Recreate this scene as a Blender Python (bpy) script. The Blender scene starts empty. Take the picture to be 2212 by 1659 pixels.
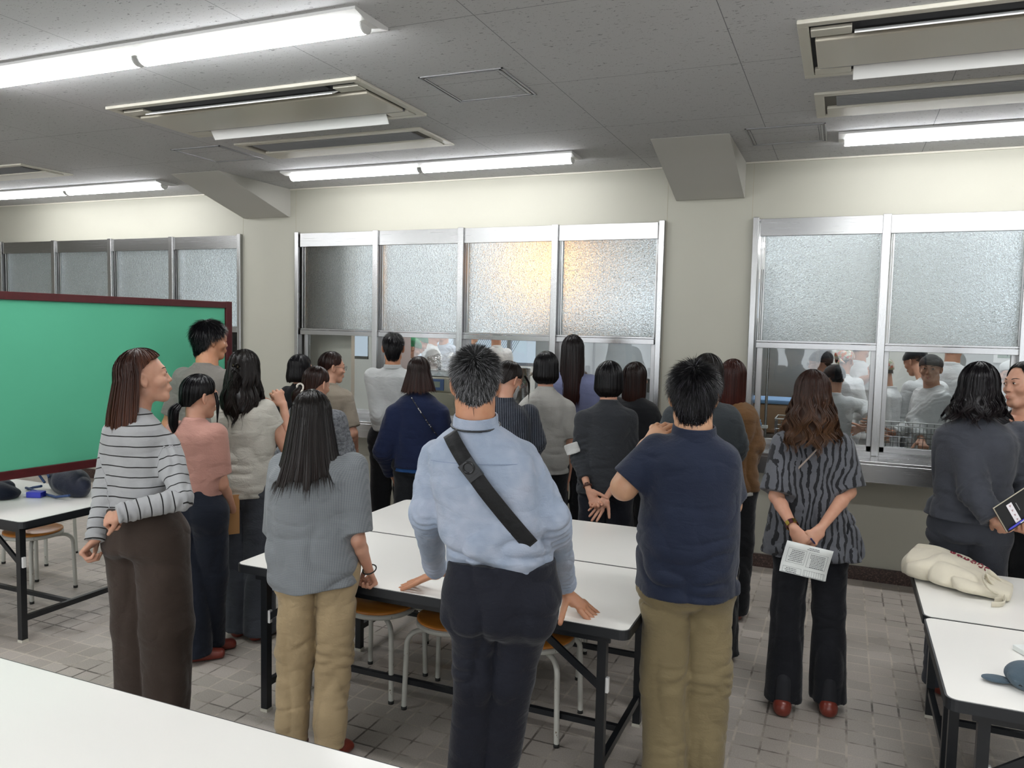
import bpy, bmesh, math, random
import numpy as np
from mathutils import Vector, Matrix

SC = bpy.context.scene
COL = SC.collection
rng = np.random.default_rng(7)
random.seed(7)
PI = math.pi

# ---------------------------------------------------------------- camera
CF = 1698.09                      # focal length in pixels of the 2212 x 1659 frame
YAW, PITCH, ROLL = 0.398672, -0.072626, 0.022044
EYE = np.array([0.0, 0.0, 1.8])
_f0 = np.array([-math.sin(YAW), math.cos(YAW), 0.0]); _r0 = np.array([math.cos(YAW), math.sin(YAW), 0.0]); _u0 = np.array([0, 0, 1.0])
CFW = math.cos(PITCH) * _f0 + math.sin(PITCH) * _u0
_up = -math.sin(PITCH) * _f0 + math.cos(PITCH) * _u0
CR = math.cos(ROLL) * _r0 + math.sin(ROLL) * _up
CU = -math.sin(ROLL) * _r0 + math.cos(ROLL) * _up
cam_data = bpy.data.cameras.new('camera'); cam = bpy.data.objects.new('camera', cam_data); COL.objects.link(cam)
cam_data.sensor_fit = 'HORIZONTAL'; cam_data.sensor_width = 36.0; cam_data.lens = CF / 2212 * 36.0
cam_data.clip_start = 0.05; cam_data.clip_end = 100
cam.matrix_world = Matrix(((CR[0], CU[0], -CFW[0], EYE[0]), (CR[1], CU[1], -CFW[1], EYE[1]), (CR[2], CU[2], -CFW[2], EYE[2]), (0, 0, 0, 1)))
SC.camera = cam

def ray(u, v): return CFW + CR * ((u - 1106.0) / CF) - CU * ((v - 829.5) / CF)
def at_y(u, v, y):
    d = ray(u, v); return EYE + d * (y / d[1])
def at_z(u, v, z):
    d = ray(u, v); return EYE + d * ((z - 1.8) / d[2])
def at_x(u, v, x):
    d = ray(u, v); return EYE + d * (x / d[0])

# ---------------------------------------------------------------- world, exposure
W = bpy.data.worlds.new('world'); SC.world = W; W.use_nodes = True
W.node_tree.nodes['Background'].inputs[0].default_value = (0.55, 0.62, 0.72, 1)
W.node_tree.nodes['Background'].inputs[1].default_value = 0.55
SC.view_settings.view_transform = 'Standard'; SC.view_settings.look = 'None'
SC.view_settings.exposure = 1.12; SC.view_settings.gamma = 1.0
SC.view_settings.use_curve_mapping = False
cy = SC.cycles
cy.use_denoising = True
try: cy.denoiser = 'OPENIMAGEDENOISE'
except Exception: pass
cy.use_adaptive_sampling = True; cy.adaptive_threshold = 0.04
cy.max_bounces = 7; cy.diffuse_bounces = 3; cy.glossy_bounces = 3; cy.transmission_bounces = 5; cy.transparent_max_bounces = 10
cy.caustics_reflective = False; cy.caustics_refractive = False
cy.sample_clamp_indirect = 4.0; cy.blur_glossy = 0.5
def daylight(name, loc, rot, sx, sy, power, col):
    l = bpy.data.lights.new(name, 'AREA'); l.shape = 'RECTANGLE'; l.size = sx; l.size_y = sy; l.energy = power; l.color = col
    o = bpy.data.objects.new(name, l); COL.objects.link(o); o.location = loc; o.rotation_euler = rot; return o
for _i, _x in enumerate((-8.5, -4.5, -0.5, 3.2)):      # fill added at the unseen back wall to lift the ceiling
    daylight('back_wall_fill', (_x, -4.45, 1.55), (math.radians(100), 0, 0), 2.6, 1.7, 24, (0.92, 0.96, 1.0))
for _x in (-9.0, -5.4, -2.1, 2.8):                      # daylight through the kitchen windows
    daylight('daylight_kitchen_window', (_x, 11.5, 1.85), (math.radians(-90), 0, 0), 2.4, 1.3, 9, (0.85, 0.93, 1.0))
LAMP = 23.0         # emission of the room's own ceiling tubes
LAMPK = 22.0         # emission of the kitchen tubes

# ---------------------------------------------------------------- materials
def srgb(h):
    h = h.lstrip('#'); c = [int(h[i:i + 2], 16) / 255 for i in (0, 2, 4)]
    return tuple((x / 12.92 if x <= 0.04045 else ((x + 0.055) / 1.055) ** 2.4) for x in c) + (1.0,)
class NT:
    def __init__(s, name):
        s.m = bpy.data.materials.new(name); s.m.use_nodes = True; s.t = s.m.node_tree
        s.b = s.t.nodes['Principled BSDF']; s.out = s.t.nodes['Material Output']
    def n(s, kind, **kw):
        x = s.t.nodes.new(kind)
        for k, v in kw.items():
            if k.startswith('i_'): x.inputs[k[2:].replace('_', ' ')].default_value = v
            else: setattr(x, k, v)
        return x
    def l(s, a, b): s.t.links.new(a, b)
    def coords(s, scale=(1, 1, 1), kind='Object', rot=(0, 0, 0)):
        tc = s.n('ShaderNodeTexCoord'); mp = s.n('ShaderNodeMapping'); s.l(tc.outputs[kind], mp.inputs[0])
        mp.inputs['Scale'].default_value = scale; mp.inputs['Rotation'].default_value = rot
        return mp.outputs[0]
    def noise(s, vec, scale, detail=3, rough=0.5, dist=0.0):
        x = s.n('ShaderNodeTexNoise'); x.inputs['Scale'].default_value = scale; x.inputs['Detail'].default_value = detail
        x.inputs['Roughness'].default_value = rough; x.inputs['Distortion'].default_value = dist
        if vec is not None: s.l(vec, x.inputs['Vector'])
        return x.outputs['Fac']
    def ramp(s, fac, stops):
        r = s.n('ShaderNodeValToRGB'); s.l(fac, r.inputs[0]); e = r.color_ramp.elements
        while len(e) < len(stops): e.new(0.5)
        for k, (p, c) in enumerate(stops):
            e[k].position = p; e[k].color = c if len(c) == 4 else tuple(c) + (1,)
        return r.outputs[0]
    def math(s, op, a, b=None, c=None):
        x = s.n('ShaderNodeMath', operation=op)
        for k, v in enumerate((a, b, c)):
            if v is None: continue
            if isinstance(v, (int, float)): x.inputs[k].default_value = v
            else: s.l(v, x.inputs[k])
        return x.outputs[0]
    def mix(s, fac, a, b, mode='MIX'):
        x = s.n('ShaderNodeMix', data_type='RGBA', blend_type=mode)
        for idx, v in ((0, fac), (6, a), (7, b)):
            if isinstance(v, (int, float)): x.inputs[idx].default_value = v
            elif isinstance(v, tuple): x.inputs[idx].default_value = v
            else: s.l(v, x.inputs[idx])
        return x.outputs[2]
    def bump(s, h, strength=0.3, dist=0.01):
        x = s.n('ShaderNodeBump'); x.inputs['Strength'].default_value = strength; x.inputs['Distance'].default_value = dist
        s.l(h, x.inputs['Height']); s.l(x.outputs[0], s.b.inputs['Normal']); return x
    def attr(s, name):
        x = s.n('ShaderNodeAttribute'); x.attribute_name = name; return x
def simple(name, col, rough=0.5, metal=0.0, spec=0.5, bump=None, vary=0.0, vs=8.0):
    m = NT(name); c = srgb(col) if isinstance(col, str) else col
    m.b.inputs['Base Color'].default_value = c; m.b.inputs['Roughness'].default_value = rough
    m.b.inputs['Metallic'].default_value = metal; m.b.inputs['Specular IOR Level'].default_value = spec
    co = m.coords()
    if vary:
        f = m.noise(co, vs, 4)
        lo = tuple(x * (1 - vary) for x in c[:3]) + (1,); hi = tuple(min(1, x * (1 + vary)) for x in c[:3]) + (1,)
        m.l(m.ramp(f, [(0.3, lo), (0.7, hi)]), m.b.inputs['Base Color'])
    if bump: m.bump(m.noise(co, bump[0], 3), bump[1], bump[2] if len(bump) > 2 else 0.005)
    return m.m

# ---------------------------------------------------------------- mesh helpers
def tag(o, label=None, cat=None, group=None, kind=None):
    if label: o['label'] = label
    if cat: o['category'] = cat
    if group: o['group'] = group
    if kind: o['kind'] = kind
    return o
def empty(name, loc=(0, 0, 0), rz=0, label=None, cat=None, group=None, kind=None):
    o = bpy.data.objects.new(name, None); COL.objects.link(o); o.location = tuple(loc); o.rotation_euler = (0, 0, rz)
    o.empty_display_size = 0.1
    return tag(o, label, cat, group, kind)
def from_arrays(name, V, F, mat, parent=None, smooth=True, attrs=None, mats=None, fmat=None):
    """V (n,3); F (m,k) array or list of tuples"""
    me = bpy.data.meshes.new(name)
    V = np.asarray(V, dtype=np.float32)
    if isinstance(F, np.ndarray):
        m, k = F.shape
        me.vertices.add(len(V)); me.vertices.foreach_set('co', V.ravel())
        me.loops.add(m * k); me.loops.foreach_set('vertex_index', F.astype(np.int32).ravel())
        me.polygons.add(m); me.polygons.foreach_set('loop_start', np.arange(0, m * k, k, dtype=np.int32))
        me.polygons.foreach_set('loop_total', np.full(m, k, dtype=np.int32))
        me.update(calc_edges=True)
    else:
        me.from_pydata([tuple(map(float, v)) for v in V], [], [tuple(int(i) for i in f) for f in F]); me.update()
    if smooth: me.polygons.foreach_set('use_smooth', np.ones(len(me.polygons), dtype=bool))
    if attrs:
        for a, val in attrs.items():
            at = me.attributes.new(a, 'FLOAT', 'POINT'); at.data.foreach_set('value', np.asarray(val, dtype=np.float32))
    for mm in (mats or [mat]): me.materials.append(mm)
    if fmat is not None: me.polygons.foreach_set('material_index', np.asarray(fmat, dtype=np.int32))
    o = bpy.data.objects.new(name, me); COL.objects.link(o)
    if parent is not None: o.parent = parent
    return o
class MB:
    """collects boxes, bars, tubes, prisms; build() links them as one mesh object"""
    def __init__(s): s.v = []; s.f = []; s.sm = []
    def add(s, V, F, smooth=False):
        n = len(s.v); s.v += [tuple(map(float, p)) for p in V]; s.f += [tuple(int(i) + n for i in f) for f in F]; s.sm += [smooth] * len(F); return s
    def box(s, x0, x1, y0, y1, z0, z1, bev=0.0):
        if bev <= 0:
            V = [(x, y, z) for z in (z0, z1) for (x, y) in ((x0, y0), (x1, y0), (x1, y1), (x0, y1))]
            return s.add(V, [(0, 3, 2, 1), (4, 5, 6, 7), (0, 1, 5, 4), (1, 2, 6, 5), (2, 3, 7, 6), (3, 0, 4, 7)])
        bm = bmesh.new(); bmesh.ops.create_cube(bm, size=1.0)
        for q in bm.verts: q.co = Vector(((x0 + x1) / 2 + q.co.x * (x1 - x0), (y0 + y1) / 2 + q.co.y * (y1 - y0), (z0 + z1) / 2 + q.co.z * (z1 - z0)))
        bmesh.ops.bevel(bm, geom=bm.edges[:], offset=bev, segments=2, profile=0.5, affect='EDGES')
        s.bm(bm); return s
    def bm(s, bm, smooth=False):
        bm.verts.index_update(); s.add([v.co for v in bm.verts], [[v.index for v in f.verts] for f in bm.faces], smooth); bm.free(); return s
    def obox(s, c, ax, ay, az, hx, hy, hz):
        c, ax, ay, az = map(np.asarray, (c, ax, ay, az))
        V = [c + ax * hx * sx + ay * hy * sy + az * hz * sz for sz in (-1, 1) for (sx, sy) in ((-1, -1), (1, -1), (1, 1), (-1, 1))]
        return s.add(V, [(0, 3, 2, 1), (4, 5, 6, 7), (0, 1, 5, 4), (1, 2, 6, 5), (2, 3, 7, 6), (3, 0, 4, 7)])
    def bar(s, a, b, w, h=None, up=(0, 0, 1)):
        a, b = np.asarray(a, float), np.asarray(b, float); h = h or w; d = b - a; L = np.linalg.norm(d); d /= L
        up = np.asarray(up, float)
        if abs(d @ up) > 0.95: up = np.array([1.0, 0, 0])
        x = np.cross(d, up); x /= np.linalg.norm(x); z = np.cross(x, d)
        return s.obox((a + b) / 2, x, d, z, w / 2, L / 2, h / 2)
    def tube(s, pts, r, n=10, caps=True, flat=None):
        pts = [np.asarray(p, float) for p in pts]; rs = r if hasattr(r, '__len__') else [r] * len(pts)
        T = [pts[min(i + 1, len(pts) - 1)] - pts[max(i - 1, 0)] for i in range(len(pts))]; T = [t / (np.linalg.norm(t) + 1e-12) for t in T]
        up = np.array([0, 0, 1.0]) if abs(T[0][2]) < 0.9 else np.array([1.0, 0, 0])
        if flat is not None: up = np.asarray(flat[0], float)
        V = []; prev = np.cross(T[0], up); prev /= np.linalg.norm(prev)
        for p, t, q in zip(pts, T, rs):
            x = prev - t * (prev @ t); x /= np.linalg.norm(x) + 1e-12; y = np.cross(t, x); prev = x
            fl = flat[1] if flat is not None else 1.0
            for k in range(n):
                a = 2 * PI * k / n; V.append(p + x * math.cos(a) * q + y * math.sin(a) * q * fl)
        F = [(i * n + k, i * n + (k + 1) % n, (i + 1) * n + (k + 1) % n, (i + 1) * n + k) for i in range(len(pts) - 1) for k in range(n)]
        s.add(V, F, True)
        if caps: s.add(V[:n], [tuple(range(n))[::-1]]); s.add(V[-n:], [tuple(range(n))])
        return s
    def lathe(s, prof, c=(0, 0, 0), n=24, smooth=True):
        V = [(c[0] + r * math.cos(2 * PI * k / n), c[1] + r * math.sin(2 * PI * k / n), c[2] + z) for r, z in prof for k in range(n)]
        F = [(i * n + k, i * n + (k + 1) % n, (i + 1) * n + (k + 1) % n, (i + 1) * n + k) for i in range(len(prof) - 1) for k in range(n)]
        s.add(V, F, smooth)
        s.add(V[:n], [tuple(range(n))[::-1]]); s.add(V[-n:], [tuple(range(n))]); return s
    def prism(s, pts, z0, z1, axis=2):
        n = len(pts)
        def P(a, b, z): return (a, b, z) if axis == 2 else ((a, z, b) if axis == 1 else (z, a, b))
        V = [P(a, b, z0) for a, b in pts] + [P(a, b, z1) for a, b in pts]
        F = [tuple(range(n))[::-1], tuple(range(n, 2 * n))] + [(k, (k + 1) % n, n + (k + 1) % n, n + k) for k in range(n)]
        return s.add(V, F)
    def build(s, name, mat, parent=None):
        me = bpy.data.meshes.new(name); me.from_pydata(s.v, [], s.f); me.update(); me.materials.append(mat)
        me.polygons.foreach_set('use_smooth', np.array(s.sm, dtype=bool))
        bm = bmesh.new(); bm.from_mesh(me); bmesh.ops.recalc_face_normals(bm, faces=bm.faces); bm.to_mesh(me); bm.free()
        o = bpy.data.objects.new(name, me); COL.objects.link(o)
        if parent is not None: o.parent = parent
        return o
def rrect(x0, x1, y0, y1, r, n=5):
    P = []
    for cx, cy_, a0 in ((x1 - r, y0 + r, -90), (x1 - r, y1 - r, 0), (x0 + r, y1 - r, 90), (x0 + r, y0 + r, 180)):
        for k in range(n + 1):
            a = math.radians(a0 + 90 * k / n); P.append((cx + r * math.cos(a), cy_ + r * math.sin(a)))
    return P
def copy_tree(o, parent=None):
    c = o.copy(); COL.objects.link(c); c.parent = parent
    for ch in list(o.children): copy_tree(ch, c)
    return c
# ================================================================ setting
YW = 6.242      # wall with the serving windows
ZC = 3.075      # ceiling
XL, XR, YB = -12.0, 5.2, -4.6
KY = 11.6       # kitchen back wall
# --- materials of the shell
def mat_floor():
    m = NT('floor_tile'); co = m.coords()
    sx = m.n('ShaderNodeSeparateXYZ'); m.l(co, sx.inputs[0])
    p = 0.1155; g = 0.042
    def edge(out, off, seed):
        wob = m.math('MULTIPLY', m.math('SUBTRACT', m.noise(co, 30.0, 2), 0.5), 0.05)
        f = m.math('FRACT', m.math('ADD', m.math('ADD', m.math('DIVIDE', out, p), off), wob))
        d = m.math('ABSOLUTE', m.math('SUBTRACT', f, 0.5))
        return m.math('GREATER_THAN', d, 0.5 - g)
    e = m.math('MAXIMUM', edge(sx.outputs[0], 0.2, 1), edge(sx.outputs[1], 0.1, 2))
    # per-tile tone
    def cell(out, off): return m.math('FLOOR', m.math('ADD', m.math('ADD', m.math('DIVIDE', out, p), off), 0.0))
    cb = m.n('ShaderNodeCombineXYZ'); m.l(cell(sx.outputs[0], 0.2), cb.inputs[0]); m.l(cell(sx.outputs[1], 0.1), cb.inputs[1])
    wn = m.n('ShaderNodeTexWhiteNoise'); m.l(cb.outputs[0], wn.inputs['Vector'])
    base = m.ramp(wn.outputs['Value'], [(0.0, srgb('#a29b93')), (1.0, srgb('#b5ada5'))])
    grain = m.noise(co, 160.0, 4, 0.7); base = m.mix(0.5, base, m.ramp(grain, [(0.3, (0.35, 0.34, 0.33)), (0.7, (0.7, 0.69, 0.67))]), 'OVERLAY')
    big = m.noise(co, 1.3, 3); base = m.mix(m.math('MULTIPLY', big, 0.35), base, srgb('#8c857e'))
    gro = m.ramp(m.noise(co, 3.0, 4, 0.6), [(0.38, srgb('#5f5852')), (0.54, srgb('#b9b0a3'))])
    m.l(m.mix(e, base, gro), m.b.inputs['Base Color'])
    m.b.inputs['Roughness'].default_value = 0.55
    h = m.math('ADD', m.math('MULTIPLY', e, -1.0), m.math('MULTIPLY', grain, 0.25)); m.bump(h, 0.35, 0.003)
    return m.m
def mat_ceiling():
    m = NT('ceiling_board'); co = m.coords((1, 1, 1))
    sx = m.n('ShaderNodeSeparateXYZ'); m.l(co, sx.inputs[0])
    mp = m.n('ShaderNodeMapping'); m.l(co, mp.inputs[0]); mp.inputs['Scale'].default_value = (28, 75, 1)
    n1 = m.noise(mp.outputs[0], 1.0, 3, 0.65, 0.6)
    n2 = m.noise(co, 130.0, 2)
    mark = m.math('MAXIMUM', m.math('GREATER_THAN', n1, 0.645), m.math('GREATER_THAN', n2, 0.695))
    def seam(out, off):
        f = m.math('FRACT', m.math('DIVIDE', m.math('SUBTRACT', out, off), 0.95))
        d = m.math('ABSOLUTE', m.math('SUBTRACT', f, 0.5)); return m.math('GREATER_THAN', d, 0.4981)
    sm = m.math('MAXIMUM', seam(sx.outputs[0], -0.52), seam(sx.outputs[1], 3.0))
    tone = m.ramp(m.noise(co, 0.6, 2), [(0.3, srgb('#b9b9ba')), (0.7, srgb('#c0c0c1'))])
    c = m.mix(m.math('MULTIPLY', mark, 0.75), tone, srgb('#6b6a6b')); c = m.mix(sm, c, srgb('#77777a'))
    m.l(c, m.b.inputs['Base Color']); m.b.inputs['Roughness'].default_value = 0.9
    m.bump(m.math('MULTIPLY', m.math('MAXIMUM', mark, sm), -1.0), 0.4, 0.003)
    return m.m
def mat_wall(name, col):
    m = NT(name); co = m.coords()
    f = m.noise(co, 1.2, 4); c = srgb(col)
    lo = tuple(x * 0.94 for x in c[:3]) + (1,); base = m.ramp(f, [(0.3, lo), (0.7, c)])
    sc = m.math('GREATER_THAN', m.noise(m.coords((1, 1, 1.6)), 5.5, 6, 0.62, 1.2), 0.735)
    base = m.mix(m.math('MULTIPLY', sc, 0.22), base, srgb('#9a8f78'))
    m.l(base, m.b.inputs['Base Color']); m.b.inputs['Roughness'].default_value = 0.62
    m.bump(m.noise(co, 90.0, 3), 0.08, 0.002); return m.m
def mat_steel(name, base=0.42, rough=0.26, axis=2, tint=(1, 1, 1)):
    m = NT(name); sc = [3, 3, 3]; sc[axis] = 220
    co = m.coords(tuple(sc)); f = m.noise(co, 1.0, 3)
    m.l(m.ramp(f, [(0.2, tuple(base * 0.96 * t for t in tint)), (0.8, tuple(base * 1.04 * t for t in tint))]), m.b.inputs['Base Color'])
    m.b.inputs['Metallic'].default_value = 1.0
    m.l(m.math('ADD', m.math('MULTIPLY', f, 0.05), rough - 0.02), m.b.inputs['Roughness'])
    m.bump(f, 0.01, 0.0003); return m.m
def mat_frost():
    m = NT('patterned_glass'); co = m.coords()
    g = m.n('ShaderNodeBsdfGlass'); g.inputs['Roughness'].default_value = 0.24; g.inputs['IOR'].default_value = 1.33
    g.inputs['Color'].default_value = (0.94, 0.97, 0.97, 1)
    b = m.n('ShaderNodeBump'); b.inputs['Strength'].default_value = 1.0; b.inputs['Distance'].default_value = 0.012
    m.l(m.noise(co, 75.0, 2, 0.5, 0.8), b.inputs['Height']); m.l(b.outputs[0], g.inputs['Normal'])
    tr = m.n('ShaderNodeBsdfTranslucent'); tr.inputs['Color'].default_value = (0.86, 0.9, 0.9, 1); m.l(b.outputs[0], tr.inputs['Normal'])
    mx = m.n('ShaderNodeMixShader'); mx.inputs[0].default_value = 0.22; m.l(g.outputs[0], mx.inputs[1]); m.l(tr.outputs[0], mx.inputs[2])
    m.l(mx.outputs[0], m.out.inputs['Surface']); return m.m
def mat_clear(name='clear_glass', haze=0.0):
    m = NT(name); t = m.n('ShaderNodeBsdfTransparent'); t.inputs[0].default_value = (0.93, 0.95, 0.95, 1)
    g = m.n('ShaderNodeBsdfGlossy'); g.inputs['Roughness'].default_value = 0.02
    fr = m.n('ShaderNodeFresnel'); fr.inputs[0].default_value = 1.5
    mx = m.n('ShaderNodeMixShader'); m.l(fr.outputs[0], mx.inputs[0]); m.l(t.outputs[0], mx.inputs[1]); m.l(g.outputs[0], mx.inputs[2])
    m.l(mx.outputs[0], m.out.inputs['Surface']); return m.m
def mat_emit(name, col, s):
    m = NT(name); e = m.n('ShaderNodeEmission'); e.inputs[0].default_value = col if len(col) == 4 else tuple(col) + (1,); e.inputs[1].default_value = s
    m.l(e.outputs[0], m.out.inputs['Surface']); return m.m
M_FLOOR = mat_floor(); M_CEIL = mat_ceiling(); M_WALL = mat_wall('cream_wall', '#aba99c'); M_DUCT = mat_wall('beam_paint', '#b9b7b0')
M_SIDE = mat_wall('white_wall', '#d8d6cc')
M_STEEL = mat_steel('brushed_steel', 0.36); M_STEELV = mat_steel('brushed_steel_upright', axis=0); M_STEELD = mat_steel('worn_steel', 0.42, 0.32)
M_FROST = mat_frost(); M_CLEAR = mat_clear()
M_LAMP = mat_emit('lamp_diffuser', (0.97, 0.985, 1.0), LAMP); M_LAMPK = mat_emit('kitchen_lamp_diffuser', (0.93, 0.97, 1.0), LAMPK)
M_WHITE = simple('white_enamel', '#e4e4e2', 0.35); M_IVORY = simple('ivory_plastic', '#c4c0b3', 0.45); M_AC = simple('ac_panel_plastic', '#bdb7a8', 0.3)
M_DARK = simple('dark_gap', '#17171a', 0.7); M_GREYP = simple('grey_plastic', '#8f9092', 0.5)
M_BLACK = simple('black_metal', '#15171b', 0.35, 0.0, 0.5); M_RUBBER = simple('rubber', '#20201f', 0.7)
M_SKIRT = NT('granite_skirting'); _c = M_SKIRT.coords()
M_SKIRT.l(M_SKIRT.ramp(M_SKIRT.noise(_c, 90.0, 4, 0.8), [(0.35, srgb('#241c1a')), (0.55, srgb('#4a3833')), (0.72, srgb('#8a766a'))]), M_SKIRT.b.inputs['Base Color'])
M_SKIRT.b.inputs['Roughness'].default_value = 0.35; M_SKIRT = M_SKIRT.m

def struct(o): o['kind'] = 'structure'; return o
struct(MB().box(XL, XR, YB, KY, -0.1, 0).build('floor', M_FLOOR))
struct(MB().box(XL, XR, YB, YW + 0.2, ZC, ZC + 0.1).build('ceiling', M_CEIL))
# front wall with three openings
WIN = [(-9.154, -5.602, 4), (-4.894, -1.368, 4), (-0.655, 2.875, 4)]
ZT, ZS = 2.649, 0.925
w = MB()
xs = [XL] + [q for a, b, n in WIN for q in (a, b)] + [XR]
for i in range(0, len(xs), 2): w.box(xs[i], xs[i + 1], YW, YW + 0.16, 0, ZC)
for a, b, n in WIN: w.box(a, b, YW, YW + 0.16, ZT, ZC); w.box(a, b, YW, YW + 0.16, 0, ZS - 0.03)
struct(w.build('wall_front', M_WALL))
struct(MB().box(XL - 0.1, XL, YB, KY, 0, ZC).build('wall_left', M_SIDE))
struct(MB().box(XR, XR + 0.1, YB, KY, 0, ZC).build('wall_right', M_SIDE))
bw = [(x - 1.3, x + 1.3) for x in (-8.5, -4.5, -0.5, 3.2)]; w = MB(); q = XL
for a, b in bw: w.box(q, a, YB - 0.1, YB, 0, ZC); w.box(a, b, YB - 0.1, YB, 0, 0.7); w.box(a, b, YB - 0.1, YB, 2.4, ZC); q = b
w.box(q, XR, YB - 0.1, YB, 0, ZC); struct(w.build('wall_back', M_SIDE))
for k, (a, b) in enumerate(bw):  # unseen window frames and panes, added around the fill lights
    f = MB()
    for x in (a, (a + b) / 2, b): f.box(x - 0.03, x + 0.03, YB - 0.08, YB - 0.01, 0.7, 2.4)
    f.box(a, b, YB - 0.08, YB - 0.01, 0.7, 0.75); f.box(a, b, YB - 0.08, YB - 0.01, 2.35, 2.4); r = struct(f.build('window_%d' % (8 + k), M_WHITE)); MB().box(a, b, YB - 0.05, YB - 0.045, 0.72, 2.38).build('window_glass', M_CLEAR, r)
struct(MB().box(XL, XR, YW - 0.022, YW, 0, 0.10).build('baseboard_front', M_SKIRT))
# wall control joints beside the pilasters
j = MB()
for x in (-5.57, -4.925, -1.335, -0.69): j.box(x - 0.002, x + 0.002, YW - 0.001, YW + 0.002, ZT if x in (-5.57, -0.69) else 0.95, ZC)
struct(j.build('trim_1', simple('joint_line', '#a39d8c', 0.8)))
struct(MB().box(XL, XR, YW - 0.012, YW, ZC - 0.012, ZC).build('trim_2', M_IVORY))
# haunched beam ends
for k, (x0, x1) in enumerate(((-5.535, -4.99), (-1.265, -0.75))):
    y0 = 5.30; z1 = 2.81
    struct(MB().prism([(y0, ZC + 0.02), (YW + 0.01, ZC + 0.02), (YW + 0.01, z1), (YW - 0.03, z1), (y0, ZC - 0.002)], x0, x1, axis=0).build('trim_%d' % (3 + k), M_DUCT))

# ---------------------------------------------------------------- serving windows
def serving_window(idx, x0, x1, n):
    root = struct(empty('window_%d' % idx, ((x0 + x1) / 2, YW, ZS)))
    root.location = (0, 0, 0)
    pw = (x1 - x0 - 0.03) / n; yf = YW - 0.035
    fr = MB()
    for x in (x0, x1): fr.box(x - 0.022, x + 0.022, yf, YW + 0.14, ZS, ZT + 0.012, 0.004)
    fr.box(x0, x1, YW + 0.0, YW + 0.14, ZT - 0.01, ZT)
    fr.build('outer_frame', M_STEELV, root)
    for k in range(1, n):
        x = x0 + 0.015 + pw * k + (0.002 if idx == 3 else 0)
        MB().box(x - 0.028, x + 0.028, yf - 0.005, YW + 0.12, ZS, ZT + 0.006, 0.004).build('mullion', M_STEELV, root)
    for k in range(n):
        a = x0 + 0.015 + pw * k + 0.030; b = a + pw - 0.06
        MB().box(a - 0.012, b + 0.012, YW - 0.02, YW + 0.02, 2.52, ZT, 0.002).build('header_panel', M_STEEL, root)
        r = MB(); r.box(a - 0.01, b + 0.01, YW - 0.018, YW + 0.05, 1.683, 1.725, 0.002); r.box(a - 0.01, b + 0.01, YW - 0.012, YW + 0.045, 1.727, 1.742, 0.002); r.build('meeting_rail', M_STEEL, root)
        up = MB()
        for xx in (a - 0.006, b + 0.0): up.box(xx, xx + 0.006, YW + 0.005, YW + 0.05, 1.74, 2.52)
        up.box(a + 0.008, a + 0.012, YW + 0.0, YW + 0.05, 1.74, 2.52); up.box(a + 0.02, a + 0.028, YW + 0.01, YW + 0.045, 1.74, 2.52)
        up.build('sash_track', M_STEELD, root)
        MB().box(a + 0.02, b, YW + 0.02, YW + 0.026, 1.735, 2.525).build('frosted_pane', M_FROST, root)
        lo = MB()
        for xa, xb in ((a - 0.008, a + 0.034), (b - 0.026, b + 0.008)): lo.box(xa, xb, YW + 0.045, YW + 0.085, ZS, 1.69, 0.002)
        lo.box(a - 0.029, b + 0.029, YW + 0.045, YW + 0.085, ZS + 0.0, ZS + 0.062, 0.003)
        lo.build('lower_sash', M_STEELD, root)
        MB().box(a + 0.03, b - 0.024, YW + 0.062, YW + 0.066, ZS + 0.055, 1.69).build('clear_pane', M_CLEAR, root)
        ed = MB(); ed.prism([(a - 0.02, YW + 0.045), (b + 0.02, YW + 0.045), (b + 0.045, YW - 0.03), (a - 0.045, YW - 0.03)][::1], ZS, ZS + 0.03); ed.build('window_sill', M_STEEL, root)
    # counter shelf under the window
    c = empty('serving_counter', (0, 0, 0), 0, ['stainless steel serving shelf under the far left window, behind the green board', 'stainless steel serving shelf under the middle windows behind the crowd', 'stainless steel serving shelf under the right-hand windows beside the grey suit'][idx - 1], 'counter', 'steel serving counters')
    MB().box(x0 - 0.05, x1 + 0.05, 5.945, YW + 0.10, ZS - 0.03, ZS, 0.004).build('shelf_top', M_STEEL, c)
    MB().box(x0 - 0.05, x1 + 0.05, 5.942, 5.972, 0.775, ZS - 0.02, 0.004).build('apron', M_STEEL, c)
    return root
for i, (a, b, n) in enumerate(WIN): serving_window(i + 1, a, b, n)

# ---------------------------------------------------------------- ceiling fittings
def ceiling_light(x0, x1, y, z, label, lampmat, units=2, group='ceiling tube lights of the dining room', depth=0.0):
    c = empty('ceiling_light', ((x0 + x1) / 2, y, z), 0, label, 'light', group)
    L = (x1 - x0) / 2; hw = 0.125
    b = MB(); b.prism([(-hw, 0.0), (-hw, -0.012), (-0.05, -0.028), (0.05, -0.028), (hw, -0.012), (hw, 0.0)], -L, L, axis=0); b.build('housing', M_WHITE, c)
    for k in range(units):
        a0 = -L + 0.03 + k * (2 * L - 0.03) / units; a1 = a0 + (2 * L - 0.06) / units - 0.015
        pr = [(0.042 * math.cos(t), -0.024 - 0.04 * math.sin(t)) for t in np.linspace(0, PI, 9)]
        MB().prism(pr, a0 + 0.008, a1 - 0.008, axis=0).build('light_tube', lampmat, c)
        pe = [(p[0] * 1.02, p[1] * 1.01) for p in pr]; MB().prism(pe, a0, a0 + 0.008, axis=0).build('end_cap', M_WHITE, c); MB().prism(pe, a1 - 0.008, a1, axis=0).build('end_cap', M_WHITE, c)
    return c
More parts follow.
